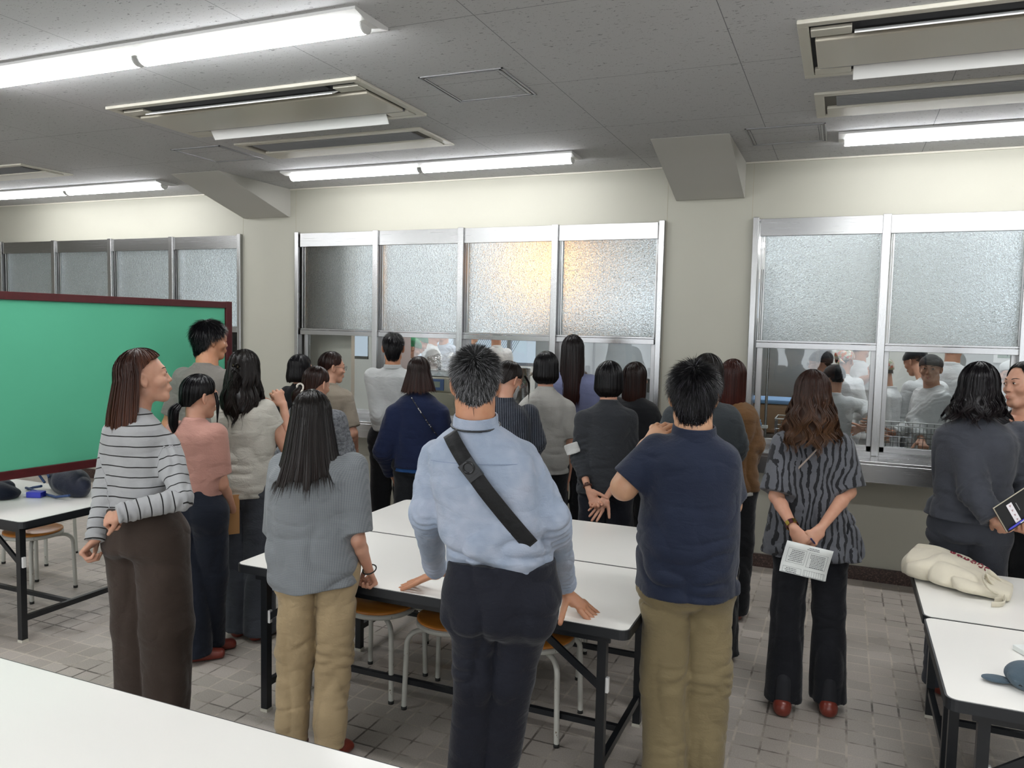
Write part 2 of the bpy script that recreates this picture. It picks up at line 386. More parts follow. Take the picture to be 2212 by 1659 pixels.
lights = [(-4.49, -1.88, 2.875, 'long white tube light in the upper left of the ceiling, nearest of all'),
          (-4.49, -1.88, 5.60, 'thin two-tube light above the middle windows'),
          (-8.53, -5.90, 5.60, 'two-tube light at the far left above the green board'),
          (-0.10, 2.51, 5.60, 'two-tube light at the right edge above the right-hand windows')]
for x0, x1, y, lb in lights: ceiling_light(x0, x1, y, ZC, lb, M_LAMP)
for (x0, x1) in ((-8.53, -5.9), (-4.49, -1.88), (-0.1, 2.51)):
    for y in (2.875, 0.15, -2.6):
        if (x0, y) == (-4.49, 2.875): continue
        ceiling_light(x0, x1, y, ZC, 'two-tube ceiling light out of the picture, %s column, %s row from the windows' % ({-8.53: 'left', -4.49: 'middle', -0.1: 'right'}[x0], {2.875: 'second', 0.15: 'third', -2.6: 'fourth'}[y]), M_LAMP)

def air_con(x0, y0, label):
    w_, d_ = 1.80, 0.75
    c = empty('air_conditioner', (x0, y0, ZC), 0, label, 'air conditioner', 'ceiling air conditioners')
    f = MB(); b = 0.045; z0 = -0.018
    f.box(0, w_, 0, b, z0, 0, 0.004); f.box(0, w_, d_ - b, d_, z0, 0, 0.004); f.box(0, b, b, d_ - b, z0, 0, 0.004); f.box(w_ - b, w_, b, d_ - b, z0, 0, 0.004)
    f.build('frame', M_IVORY, c)
    MB().box(b, w_ - b, b, d_ - b, -0.004, -0.001).build('recess', M_DARK, c)
    MB().box(b + 0.02, w_ - b - 0.02, 0.20, 0.58, -0.028, -0.006, 0.006).build('centre_panel', M_AC, c)
    MB().box(b + 0.03, w_ - b - 0.03, 0.585, 0.615, -0.018, -0.006).build('trim_strip', M_GREYP, c)
    MB().box(0.24, w_ - 0.24, 0.055, 0.125, -0.012, -0.008).build('slot', M_DARK, c)
    for yy, zz, ti in ((0.13, -0.026, 0.45), (0.655, -0.036, -0.95)):
        lv = MB(); lv.obox((w_ / 2, yy, zz), (1, 0, 0), (0, math.cos(ti), math.sin(ti)), (0, -math.sin(ti), math.cos(ti)), w_ / 2 - 0.22, 0.034, 0.003); lv.build('louver', M_WHITE, c)
        for xe in (b + 0.005, w_ - b - 0.165): MB().box(xe, xe + 0.16, yy - 0.04, yy + 0.04, -0.02, -0.004, 0.003).build('louver_end', M_IVORY, c)
air_con(-4.19, 3.51, 'large ceiling cassette air conditioner left of centre')
air_con(-0.245, 3.49, 'large ceiling cassette air conditioner in the upper right corner')
def ac_vent(x0, x1, y0, label):
    c = empty('ceiling_vent', (x0, y0, ZC), 0, label, 'vent', 'intake grilles of the air conditioners'); w_, d_ = x1 - x0, 0.49
    f = MB(); b = 0.05
    f.box(0, w_, 0, b, -0.014, 0, 0.004); f.box(0, w_, d_ - b, d_, -0.014, 0, 0.004); f.box(0, b, b, d_ - b, -0.014, 0, 0.004); f.box(w_ - b, w_, b, d_ - b, -0.014, 0, 0.004)
    f.build('frame', M_IVORY, c)
    MB().box(b + 0.01, w_ - b - 0.01, 0.27, d_ - b - 0.01, -0.02, -0.002, 0.005).build('cover_panel', M_IVORY, c)
    MB().box(b, w_ - b, b, d_ - b, -0.004, -0.001).build('recess', simple('vent_shadow_plastic', '#6a6760', 0.7) if 'vent_shadow_plastic' not in bpy.data.materials else bpy.data.materials['vent_shadow_plastic'], c)
    g = MB()
    for q in range(14): g.box(b + 0.06, w_ - b - 0.06, 0.075 + q * 0.0135, 0.075 + q * 0.0135 + 0.005, -0.012, -0.003)
    g.build('grille', M_GREYP, c)
ac_vent(-4.13, -2.59, 4.53, 'louvred intake grille above the middle windows')
ac_vent(-8.4, -6.42, 4.55, 'louvred intake grille at the far left of the ceiling')
ac_vent(-0.215, 1.4, 4.55, 'louvred intake grille at the right edge of the ceiling')
def hatch(x0, y0, label):
    c = empty('access_hatch', (x0, y0, ZC), 0, label, 'hatch', 'ceiling access hatches'); s = 0.475; f = MB(); b = 0.014
    for q in (0.0, 0.02):
        f.box(q, s - q, q, q + b * .6, -0.005, 0); f.box(q, s - q, s - q - b * .6, s - q, -0.005, 0); f.box(q, q + b * .6, q, s - q, -0.005, 0); f.box(s - q - b * .6, s - q, q, s - q, -0.005, 0)
    f.build('hatch_frame', simple('aluminium_trim', '#9a9a9c', 0.4, 0.6) if 'aluminium_trim' not in bpy.data.materials else bpy.data.materials['aluminium_trim'], c)
    MB().box(0.03, s - 0.03, 0.03, s - 0.03, -0.002, 0).build('hatch_panel', M_CEIL, c)
hatch(-2.095, 3.635, 'square metal-edged ceiling hatch right of the large air conditioner')
hatch(-4.745, 4.54, 'faint square ceiling hatch above the left beam end')
hatch(-0.645, 5.21, 'square ceiling hatch beside the right beam end')
# ================================================================ kitchen behind the serving windows
M_KWALL = mat_wall('kitchen_wall', '#d9d9d4'); M_KCEIL = simple('kitchen_ceiling_paint', '#dcdcd8', 0.8)
KB = KY
struct(MB().box(XL, XR, YW + 0.2, KB, 2.95, 3.05).build('ceiling_kitchen', M_KCEIL))
kw = MB(); kx = [(-10.5, -7.6), (-6.9, -4.0), (-3.3, -0.9), (1.4, 4.2)]
q = XL
for a, b in kx: kw.box(q, a, KB, KB + 0.15, 0, 3.0); q = b
kw.box(q, XR, KB, KB + 0.15, 0, 3.0)
for a, b in kx: kw.box(a, b, KB, KB + 0.15, 0, 1.18); kw.box(a, b, KB, KB + 0.15, 2.55, 3.0)
struct(kw.build('wall_kitchen_back', M_KWALL))
M_LOUV = simple('window_louvre', '#c3cbd2', 0.4, 0.3)
for i, (a, b) in enumerate(kx):
    r = struct(empty('window_%d' % (4 + i), (0, 0, 0))); f = MB()
    for x in np.linspace(a, b, 4): f.box(x - 0.03, x + 0.03, KB + 0.02, KB + 0.08, 1.18, 2.55)
    f.box(a, b, KB + 0.02, KB + 0.08, 1.18, 1.23); f.box(a, b, KB + 0.02, KB + 0.08, 2.5, 2.55); f.build('window_frame', M_STEELV, r)
    MB().box(a, b, KB + 0.045, KB + 0.05, 1.2, 2.52).build('window_glass', M_CLEAR, r)
    if i == 1:
        g = MB()
        for k in range(34):
            x = a + 0.95 + k * 0.036; g.bar((x - 0.3, KB + 0.12, 1.18), (x + 0.3, KB + 0.12, 2.2), 0.006)
        g.build('window_lattice', M_LOUV, r)
for x0, x1, y, lb in ((-0.6, 2.0, 7.4, 'added tube light out of sight behind the right window, brightens the cooks'), (-5.6, -3.0, 7.5, 'added tube light out of sight behind the middle window, brightens the kitchen front'), (-5.6, -3.0, 9.7, 'kitchen ceiling tube light seen blurred through the middle frosted panes'),  # first two tubes are added, hidden above the headers, to brighten the coats
                      (1.2, 3.8, 9.6, 'kitchen ceiling tube light seen blurred through the right frosted pane'),
                      (-9.3, -6.7, 9.0, 'kitchen ceiling tube light behind the far left frosted panes'),
                      (-2.2, 0.4, 10.6, 'kitchen ceiling tube light deep behind the pilaster')):
    ceiling_light(x0, x1, y, 2.95, lb, M_LAMPK, 2, 'tube lights of the kitchen')
M_AMBER = mat_emit('amber_lamp', (1.0, 0.45, 0.10), 5.0)
o = MB().box(-0.28, 0.28, -0.05, 0.05, -0.30, -0.02, 0.02).build('insect_lamp', M_AMBER); o.location = (-2.95, 7.9, 2.60)
tag(o, 'amber lamp glowing through the third frosted pane of the middle window', 'lamp')
MB().bar((0, 0, -0.02), (0, 0, 0.35), 0.02).build('lamp_hanger', M_GREYP, o)

# beige partition and steel equipment close to the middle window
o = MB().box(-5.3, -4.50, 6.56, 6.62, 0, 2.94).build('partition_board', simple('beige_panel', '#e6dfd2', 0.5)); tag(o, 'tall beige partition board behind the leftmost middle pane', 'partition')
def cabinet(name, x0, x1, y0, y1, z1, ndoor, label, mat=None, handles=True, cat='refrigerator'):
    mat = mat or M_STEELD
    c = empty(name, ((x0 + x1) / 2, y0, 0), 0, label, cat); dx = (x0 + x1) / 2
    MB().box(x0 - dx, x1 - dx, 0.03, y1 - y0, 0.08, z1, 0.006).build('body', mat, c)
    wd = (x1 - x0) / ndoor
    for k in range(ndoor):
        a = x0 - dx + k * wd
        for za, zb in ((0.12, z1 * 0.52), (z1 * 0.53, z1 - 0.03)):
            d = MB().box(a + 0.006, a + wd - 0.006, 0.0, 0.035, za, zb, 0.008).build('door', mat, c)
            if handles: MB().box(a + wd - 0.07, a + wd - 0.035, -0.03, 0.0, (za + zb) / 2 - 0.11, (za + zb) / 2 + 0.11, 0.006).build('handle', simple('dark_handle', '#55524e', 0.4) if 'dark_handle' not in bpy.data.materials else bpy.data.materials['dark_handle'], d)
    for x in (x0 - dx + 0.06, x1 - dx - 0.06):
        for y in (0.08, y1 - y0 - 0.08): MB().box(x - 0.02, x + 0.02, y - 0.02, y + 0.02, 0, 0.09).build('leg', M_STEELD, c)
    return c
cabinet('refrigerator', -2.72, -1.55, 7.0, 7.75, 1.78, 2, 'steel refrigerator with long dark handles behind the fourth middle pane')
cabinet('refrigerator', -1.6, -0.12, 8.75, 9.5, 1.95, 2, 'wide dull steel refrigerator behind the left pane of the right window')
fr = cabinet('refrigerator', 1.05, 2.5, 9.0, 9.75, 1.9, 2, 'grey refrigerator with a digital thermometer behind the suited woman', simple('grey_enamel', '#a9aaa8', 0.35))
dsp = MB().box(-0.42, -0.12, -0.02, 0.0, 1.55, 1.7, 0.004).build('display_box', M_WHITE, fr)
MB().box(-0.385, -0.16, -0.024, -0.018, 1.60, 1.67).build('lcd', simple('lcd_green', '#7f9480', 0.3), dsp)
def text(body, size, mat, loc, rot, parent=None, name='lettering', ext=0.0006):
    cu = bpy.data.curves.new(name, 'FONT'); cu.body = body; cu.size = size; cu.extrude = ext; cu.align_x = 'CENTER'; cu.align_y = 'CENTER'
    t = bpy.data.objects.new(name, cu); COL.objects.link(t); dg = bpy.context.evaluated_depsgraph_get()
    me = bpy.data.meshes.new_from_object(t.evaluated_get(dg)); bpy.data.objects.remove(t)
    me.materials.clear(); me.materials.append(mat); o = bpy.data.objects.new(name, me); COL.objects.link(o); o.location = loc; o.rotation_euler = rot
    if parent: o.parent = parent
    return o
M_INK = simple('dark_ink', '#23252a', 0.6)
text('115', 0.06, M_INK, (-0.272, -0.026, 1.635), (PI / 2, 0, 0), dsp)
# slicer / mixer with yellow control strip behind pane one
c = empty('mixer_stand', (-4.42, 6.9, 0), 0, 'tall steel kitchen machine with a yellow control strip behind the first pane', 'machine')
MB().box(-0.13, 0.02, 0.1, 0.4, 0.9, 1.9, 0.01).build('column', M_STEELD, c)
MB().box(0.02, 0.2, 0.05, 0.35, 1.0, 1.95, 0.01).build('side_panel', simple('pinkish_wall_tile', '#b5a5a3', 0.5), c)
p = MB().box(-0.05, 0.0, 0.04, 0.09, 1.48, 1.78, 0.01).build('control_strip', simple('yellow_panel', '#b8923e', 0.4), c)
MB().lathe([(0.001, -0.01), (0.016, -0.01), (0.016, 0.012), (0.001, 0.012)], (-0.025, 0.03, 1.53), 12).build('knob', M_RUBBER, p)
MB().box(-0.035, -0.01, 0.03, 0.042, 1.6, 1.72).build('label_plate', M_GREYP, p)
MB().box(-0.2, 0.3, -0.1, 0.5, 0.80, 0.86, 0.01).build('work_shelf', M_STEEL, c)
MB().tube([(0.06, -0.02, 0.9), (0.05, -0.02, 1.12), (0.09, -0.02, 1.2), (0.16, -0.02, 1.18)], 0.018, 8).build('pipe', M_WHITE, c)
for (x, y) in ((-0.18, -0.08), (0.28, -0.08), (-0.18, 0.48), (0.28, 0.48)): MB().bar((x, y, 0), (x, y, 0.8), 0.03).build('leg', M_STEELD, c)
# long kitchen worktops
def worktop(x0, x1, y0, y1, z, label, shelf=True):
    c = empty('kitchen_worktop', ((x0 + x1) / 2, (y0 + y1) / 2, 0), 0, label, 'worktop', 'stainless kitchen worktops'); a, b = (x1 - x0) / 2, (y1 - y0) / 2
    MB().box(-a, a, -b, b, z - 0.04, z, 0.004).build('top', M_STEEL, c)
    if shelf: MB().box(-a + 0.03, a - 0.03, -b + 0.03, b - 0.03, 0.3, 0.325).build('shelf', M_STEELD, c)
    for x in (-a + 0.04, a - 0.04):
        for y in (-b + 0.04, b - 0.04): MB().bar((x, y, 0), (x, y, z - 0.03), 0.035).build('leg', M_STEELD, c)
    return c
worktop(-4.1, -2.85, 6.55, 7.25, 0.86, 'steel worktop carrying the beige scale behind the second pane')
worktop(-4.1, -2.95, 8.25, 8.9, 0.9, 'steel cooking bench with pots deep in the kitchen')
worktop(-0.52, 1.7, 6.50, 6.86, 0.795, 'steel sink bench directly behind the right window')
worktop(-8.8, -5.9, 6.6, 7.2, 0.84, 'steel worktop behind the far left window')
c = empty('digital_scale', (-3.6, 6.85, 0.86), 0, 'beige digital scale with blue keypad and display behind the second pane', 'scale')
M_BEIGE = simple('beige_plastic', '#c9c1ac', 0.5); M_BLUEP = simple('blue_keypad', '#5c76a4', 0.4)
MB().box(-0.2, 0.2, -0.17, 0.17, 0.0, 0.30, 0.02).build('body', M_BEIGE, c)
b = MB().box(-0.2, 0.2, -0.19, 0.02, 0.30, 0.44, 0.02).build('head', M_BEIGE, c)
k = MB().box(-0.17, 0.09, -0.199, -0.188, 0.315, 0.425, 0.004).build('keypad', M_BLUEP, b)
MB().box(-0.19, 0.19, -0.12, 0.17, 0.44, 0.50, 0.008).build('tray', M_STEEL, c)
MB().box(-0.12, 0.05, -0.202, -0.198, 0.345, 0.40).build('lcd', simple('lcd_grey', '#a7b09f', 0.3), c)
# pots
def pot(x, y, z, r, h, label, lid=False):
    c = empty('cooking_pot', (x, y, z), 0, label, 'pot', 'aluminium pots on the kitchen bench')
    MB().lathe([(0.001, 0), (r * 0.96, 0), (r, 0.02), (r, h), (r + 0.01, h + 0.004), (r - 0.006, h), (r - 0.01, 0.02), (0.001, 0.015)], (0, 0, 0), 24).build('body', M_STEEL, c)
    for s in (-1, 1): MB().tube([(s * r, -0.04, h * .8), (s * (r + 0.04), -0.03, h * .9), (s * (r + 0.04), 0.03, h * .9), (s * r, 0.04, h * .8)], 0.008, 6).build('handle', M_STEELD, c)
pot(-3.49, 8.5, 0.9, 0.13, 0.42, 'tall two-handled aluminium pot behind the third pane')
pot(-3.85, 8.55, 0.9, 0.16, 0.28, 'wide aluminium pot left of the tall pot')
pot(-3.14, 8.62, 0.9, 0.13, 0.22, 'small aluminium pot right of the tall pot')
c = empty('pot_rack', (-2.75, 8.3, 0), 0, 'tall steel frame rack beside the tall pot', 'rack')
for x in (-0.14, 0.14):
    for y in (-0.1, 0.15): MB().bar((x, y, 0), (x, y, 1.55), 0.025).build('upright', M_STEEL, c)
for z in (1.0, 1.3, 1.54): MB().box(-0.15, 0.15, -0.11, 0.16, z, z + 0.02).build('shelf', M_STEEL, c)
# right window: pipe, soap bottle, baskets, blue gloves over a tan tub
c = empty('water_pipe', (-0.63, 6.60, 0), 0, 'slim upright steel pipes at the left edge of the right window', 'pipe')
MB().tube([(0, 0, 0.0), (0, 0, 2.3)], 0.017, 10).build('riser', M_STEEL, c); MB().tube([(0.07, 0.03, 0.0), (0.07, 0.03, 2.3)], 0.011, 10).build('thin_riser', M_STEEL, c)
MB().box(-0.03, 0.09, -0.02, 0.05, 1.03, 1.05).build('clamp', M_WHITE, c)
c = empty('soap_bottle', (-0.585, 6.43, ZS), 0, 'small clear pump bottle with a blue top on the right window ledge', 'bottle')
MB().lathe([(0.001, 0), (0.03, 0), (0.032, 0.02), (0.032, 0.10), (0.012, 0.125), (0.012, 0.14), (0.001, 0.14)]).build('bottle_body', simple('cloudy_pink_plastic', '#b9a49b', 0.3), c)
MB().lathe([(0.001, 0.138), (0.014, 0.138), (0.014, 0.165), (0.006, 0.17), (0.006, 0.19), (0.001, 0.19)]).build('pump', simple('blue_plastic', '#6f9cc4', 0.4), c)
def basket(x0, x1, y0, y1, z0, z1, label):
    c = empty('wire_basket', (x0, y0, z0), 0, label, 'basket', 'wire baskets behind the right window'); b = MB(); w_, d_, h_ = x1 - x0, y1 - y0, z1 - z0
    for z in np.linspace(0, h_, 5): b.tube([(0, 0, z), (w_, 0, z), (w_, d_, z), (0, d_, z), (0, 0, z)], 0.003, 5)
    for x in np.arange(0, w_ + .001, 0.05):
        b.tube([(x, 0, h_), (x, 0, 0), (x, d_, 0), (x, d_, h_)], 0.002, 4)
    for y in np.arange(0.05, d_, 0.05):
        for x in (0, w_): b.tube([(x, y, 0), (x, y, h_)], 0.002, 4)
    b.build('wire', M_STEEL, c); MB().tube([(0, 0, h_), (w_, 0, h_), (w_, d_, h_), (0, d_, h_), (0, 0, h_)], 0.005, 6).build('rim', M_WHITE, c)
basket(0.27, 0.72, 6.53, 6.84, 0.80, 1.12, 'white wire basket at the bottom of the right-hand clear pane')
basket(-0.48, -0.2, 6.53, 6.83, 0.80, 1.12, 'wire basket left of the zebra-print woman behind the glass')
c = empty('plastic_tub', (-0.63, 7.12, 0), 0, 'tan tub with a pale blue cloth over it on a stand behind the glass', 'tub')
MB().box(-0.24, 0.26, -0.2, 0.2, 0.95, 1.2, 0.03).build('tub_body', simple('tan_plastic', '#a98565', 0.5), c)
MB().box(-0.25, 0.27, -0.21, 0.21, 1.2, 1.235, 0.012).build('blue_cloth', simple('pale_blue_cloth', '#7ea4cf', 0.8), c)
MB().box(-0.26, 0.28, -0.22, 0.22, 0.92, 0.95).build('stand_top', M_STEEL, c)
for x in (-0.23, 0.25):
    for y in (-0.18, 0.18): MB().bar((x, y, 0), (x, y, 0.92), 0.025).build('leg', M_STEELD, c)
# clear plastic bag over the scale
# ================================================================ tables, stools, board, things on tables
M_TOP = simple('white_laminate', '#f1efe9', 0.22, 0, 0.45); M_EDGE = simple('black_table_edge', '#1a1d21', 0.4)
M_LEGB = simple('black_table_leg', '#14171b', 0.32)
TZ = 0.70
def table_proto():
    c = empty('folding_table', (0, 0, 0)); W_, D_ = 1.83, 0.755; a, b = W_ / 2, D_ / 2
    e = MB(); e.prism(rrect(-a, a, -b, b, 0.035), TZ - 0.038, TZ - 0.002); e.build('edge_band', M_EDGE, c)
    t = MB(); t.prism(rrect(-a + 0.006, a - 0.006, -b + 0.006, b - 0.006, 0.03), TZ - 0.003, TZ); t.build('tabletop', M_TOP, c)
    u = MB(); u.box(-a + 0.08, a - 0.08, -b + 0.045, -b + 0.06, TZ - 0.075, TZ - 0.036); u.box(-a + 0.08, a - 0.08, b - 0.06, b - 0.045, TZ - 0.075, TZ - 0.036); u.build('apron', M_LEGB, c)
    for s in (-1, 1):
        x = s * (a - 0.115)
        for t_ in (-1, 1):
            y = t_ * (b - 0.075)
            l = MB().box(x - 0.017, x + 0.017, y - 0.017, y + 0.017, 0.012, TZ - 0.036).build('leg', M_LEGB, c)
            MB().box(x - 0.019, x + 0.019, y - 0.019, y + 0.019, 0, 0.014).build('foot_cap', M_IVORY, l)
            if t_ == -1: MB().box(x - 0.008 + 0.02, x + 0.008 + 0.02, y - 0.01, y + 0.01, 0.42, 0.48, 0.003).build('fold_catch', M_WHITE, l)
            MB().bar((x - s * 0.01, y, 0.44), (x - s * 0.30, y, TZ - 0.05), 0.012, 0.028).build('brace', M_LEGB, c)
        MB().box(x - 0.012, x + 0.012, -b + 0.075, b - 0.075, 0.115, 0.145).build('end_rail', M_LEGB, c)
        MB().box(x - 0.012, x + 0.012, -b + 0.075, b - 0.075, TZ - 0.075, TZ - 0.04).build('end_rail', M_LEGB, c)
    MB().box(-a + 0.115, a - 0.115, -0.012 + (0), 0.012, 0.118, 0.142).build('long_rail', M_LEGB, c)
    return c
tproto = table_proto(); used = False
tables = [(-1.590, 3.125, 'white folding table the man in the pale blue shirt leans on'),
          (-1.590, 3.885, 'white folding table behind the one leaned on, nearer the windows'),
          (-1.60, 1.262, 'white folding table in the bottom left foreground, cropped by the frame'),
          (1.252, 3.04, 'white folding table at the lower right holding the grey-blue cap'),
          (1.252, 3.802, 'white folding table at the right edge under the cotton tote bag'),
          (-4.915, 3.17, 'white folding table at the left under the navy jacket'),
          ]
for x, y, lb in tables:
    o = tproto if not used else copy_tree(tproto); used = True
    o.location = (x, y, 0); tag(o, lb, 'table', 'white folding cafeteria tables')
# --- stools
M_SEAT = NT('orange_wood_seat'); _c = M_SEAT.coords((6, 40, 6)); M_SEAT.l(M_SEAT.ramp(M_SEAT.noise(_c, 1.0, 4), [(0.3, srgb('#b5702a')), (0.7, srgb('#cc8537'))]), M_SEAT.b.inputs['Base Color'])
M_SEAT.b.inputs['Roughness'].default_value = 0.35; M_SEAT = M_SEAT.m
M_TUBE = NT('chipped_grey_tube'); _c = M_TUBE.coords((1, 1, 0.35)); M_TUBE.l(M_TUBE.mix(M_TUBE.math('GREATER_THAN', M_TUBE.noise(_c, 55, 5, 0.7), 0.66), srgb('#b9b8b0'), srgb('#5b4a36')), M_TUBE.b.inputs['Base Color'])
M_TUBE.b.inputs['Roughness'].default_value = 0.35; M_TUBE = M_TUBE.m
def stool_proto():
    c = empty('round_stool', (0, 0, 0)); h = 0.425
    MB().lathe([(0.001, 0), (0.165, 0), (0.172, 0.006), (0.172, 0.012), (0.16, 0.018), (0.001, 0.016)], (0, 0, h - 0.018), 32).build('seat', M_SEAT, c)
    MB().lathe([(0.05, 0.0), (0.168, 0.0), (0.174, 0.004), (0.174, 0.022), (0.05, 0.022)], (0, 0, h - 0.042), 32).build('seat_rim', M_TUBE, c)
    for k in range(4):
        a = PI / 4 + k * PI / 2; ca, sa = math.cos(a), math.sin(a)
        P = [(0.06, h - 0.055)] + [(0.165 + 0.06 * math.sin(t), h - 0.055 - 0.06 + 0.06 * math.cos(t)) for t in np.linspace(0, PI / 2, 7)] + [(0.235, 0.015)]
        l = MB().tube([(r * ca, r * sa, z) for r, z in P], 0.0125, 10).build('leg', M_TUBE, c)
        MB().lathe([(0.001, 0), (0.0135, 0), (0.0135, 0.016), (0.001, 0.016)], (0.235 * ca, 0.235 * sa, 0), 10).build('foot_cap', M_RUBBER, l)
    return c
sp = stool_proto(); used = False
for x, y, a, lb in [(-2.07, 3.29, 0, 'round orange-seated stool under the table beside the beige trousers'),
                    (-1.655, 3.27, 0, 'round orange-seated stool half hidden by the leaning man\'s legs'),
                    (-1.225, 3.26, 0, 'round orange-seated stool between the leaning man and the table leg'),
                    (-1.05, 3.95, 0.2, 'round stool under the table behind, right side'),
                    (-1.95, 4.0, 0.1, 'round stool under the table behind, left side'),
                    (-4.80, 3.43, 0.1, 'round stool under the left table with the jacket'),
                    (-5.45, 3.95, 0.3, 'round stool behind the green board at the far left')]:
    o = sp if not used else copy_tree(sp); used = True
    o.location = (x, y, 0); o.rotation_euler = (0, 0, a); tag(o, lb, 'stool', 'round cafeteria stools')
# --- green board on stands
M_GREEN = simple('green_board_cloth', '#58b08d', 0.75, 0, 0.3, (400, 0.1, 0.001), 0.03, 2.0)
M_MAHOG = simple('dark_red_frame', '#4b1b1e', 0.35, 0, 0.5, None, 0.12, 30)
A = np.array([-4.045, 4.37]); d_ = np.array([0.124, 0.992]); L = 2.70
ang = math.atan2(d_[1], d_[0])
c = empty('display_board', (A[0] - d_[0] * L / 2, A[1] - d_[1] * L / 2, 0), ang, 'large green display board in a dark red frame at the left', 'display board')
zb, zt, fw_ = 0.895, 1.932, 0.055
MB().box(-L / 2 + 0.03, L / 2 - 0.03, -0.008, 0.008, zb + 0.02, zt - 0.02).build('board', M_GREEN, c)
MB().box(-L / 2, L / 2, -0.02, 0.02, zt - 0.045, zt, 0.003).build('frame_rail', M_MAHOG, c)
MB().box(-L / 2, L / 2, -0.02, 0.02, zb, zb + 0.05, 0.003).build('frame_rail', M_MAHOG, c)
for s in (-1, 1):
    MB().box(s * L / 2 - 0.025, s * L / 2 + 0.025, -0.022, 0.022, 0.03, zt + 0.003, 0.003).build('post', M_MAHOG, c)
    MB().box(s * L / 2 - 0.025, s * L / 2 + 0.025, -0.25, 0.25, 0.0, 0.04, 0.004).build('foot', M_MAHOG, c)
# ================================================================ organic shapes: distance fields meshed by surface nets
def vnoise(P, f, seed=0.0):
    """smooth value noise, P (n,3), f scalar or 3 -> (-1, 1)"""
    Q = P * np.asarray(f, dtype=np.float32) + np.float32(seed * 17.13 + 100.0)
    I = np.floor(Q).astype(np.int64); T = (Q - I).astype(np.float32); T = T * T * (3 - 2 * T)
    def h(i, j, k):
        n = (i * 73856093) ^ (j * 19349663) ^ (k * 83492791); n = (n ^ (n >> 13)) * 1274126177 & 0x7fffffff
        return ((n >> 8) & 0xffff).astype(np.float32) / 32767.5 - 1.0
    x, y, z = I[:, 0], I[:, 1], I[:, 2]; a, b, c = T[:, 0], T[:, 1], T[:, 2]
    def lx(j, k): return h(x, j, k) * (1 - a) + h(x + 1, j, k) * a
    return (lx(y, z) * (1 - b) + lx(y + 1, z) * b) * (1 - c) + (lx(y, z + 1) * (1 - b) + lx(y + 1, z + 1) * b) * c
def ridge(n, p=1.6): return (1 - np.abs(n)) ** p * 2 - 1
def smin(a, b, k):
    h = np.clip(0.5 + 0.5 * (b - a) / k, 0, 1); return b * (1 - h) + a * h - k * h * (1 - h)
def smax(a, b, k): return -smin(-a, -b, k)
def cap(P, a, b, ra, rb=None):
    """round cone"""
    rb = ra if rb is None else rb; a = np.asarray(a, np.float32); b = np.asarray(b, np.float32); d = b - a; L2 = float(d @ d) + 1e-12
    t = np.clip((P - a) @ d / L2, 0, 1); Q = P - a - t[:, None] * d
    return np.sqrt((Q * Q).sum(1)) - (ra + (rb - ra) * t)
def ecap(P, a, b, ra, rb, u):
    """cone with elliptic section: ra, rb = (radius along u, radius across)"""
    a = np.asarray(a, np.float32); b = np.asarray(b, np.float32); d = b - a; L2 = float(d @ d) + 1e-12
    t = np.clip((P - a) @ d / L2, 0, 1); Q = P - a - t[:, None] * d; u = np.asarray(u, np.float32); u = u / np.linalg.norm(u)
    l = Q @ u; w2 = np.maximum((Q * Q).sum(1) - l * l, 0); r1 = ra[0] + (rb[0] - ra[0]) * t; r2 = ra[1] + (rb[1] - ra[1]) * t
    k = np.sqrt((l / r1) ** 2 + w2 / (r2 * r2)); return (k - 1) * np.minimum(r1, r2)
def ell(P, c, r):
    q = (P - np.asarray(c, np.float32)) / np.asarray(r, np.float32); k = np.sqrt((q * q).sum(1)); g = np.sqrt(((q / np.asarray(r, np.float32)) ** 2).sum(1)) + 1e-9
    return k * (k - 1) / g
def rotm(yaw=0, pitch=0, roll=0):
    """yaw about z (left positive), pitch about x (up positive), roll about y; degrees"""
    a, b, c = map(math.radians, (yaw, pitch, roll))
    Rz = np.array([[math.cos(a), -math.sin(a), 0], [math.sin(a), math.cos(a), 0], [0, 0, 1]])
    Rx = np.array([[1, 0, 0], [0, math.cos(b), -math.sin(b)], [0, math.sin(b), math.cos(b)]])
    Ry = np.array([[math.cos(c), 0, math.sin(c)], [0, 1, 0], [-math.sin(c), 0, math.cos(c)]])
    return (Rz @ Rx @ Ry).astype(np.float32)
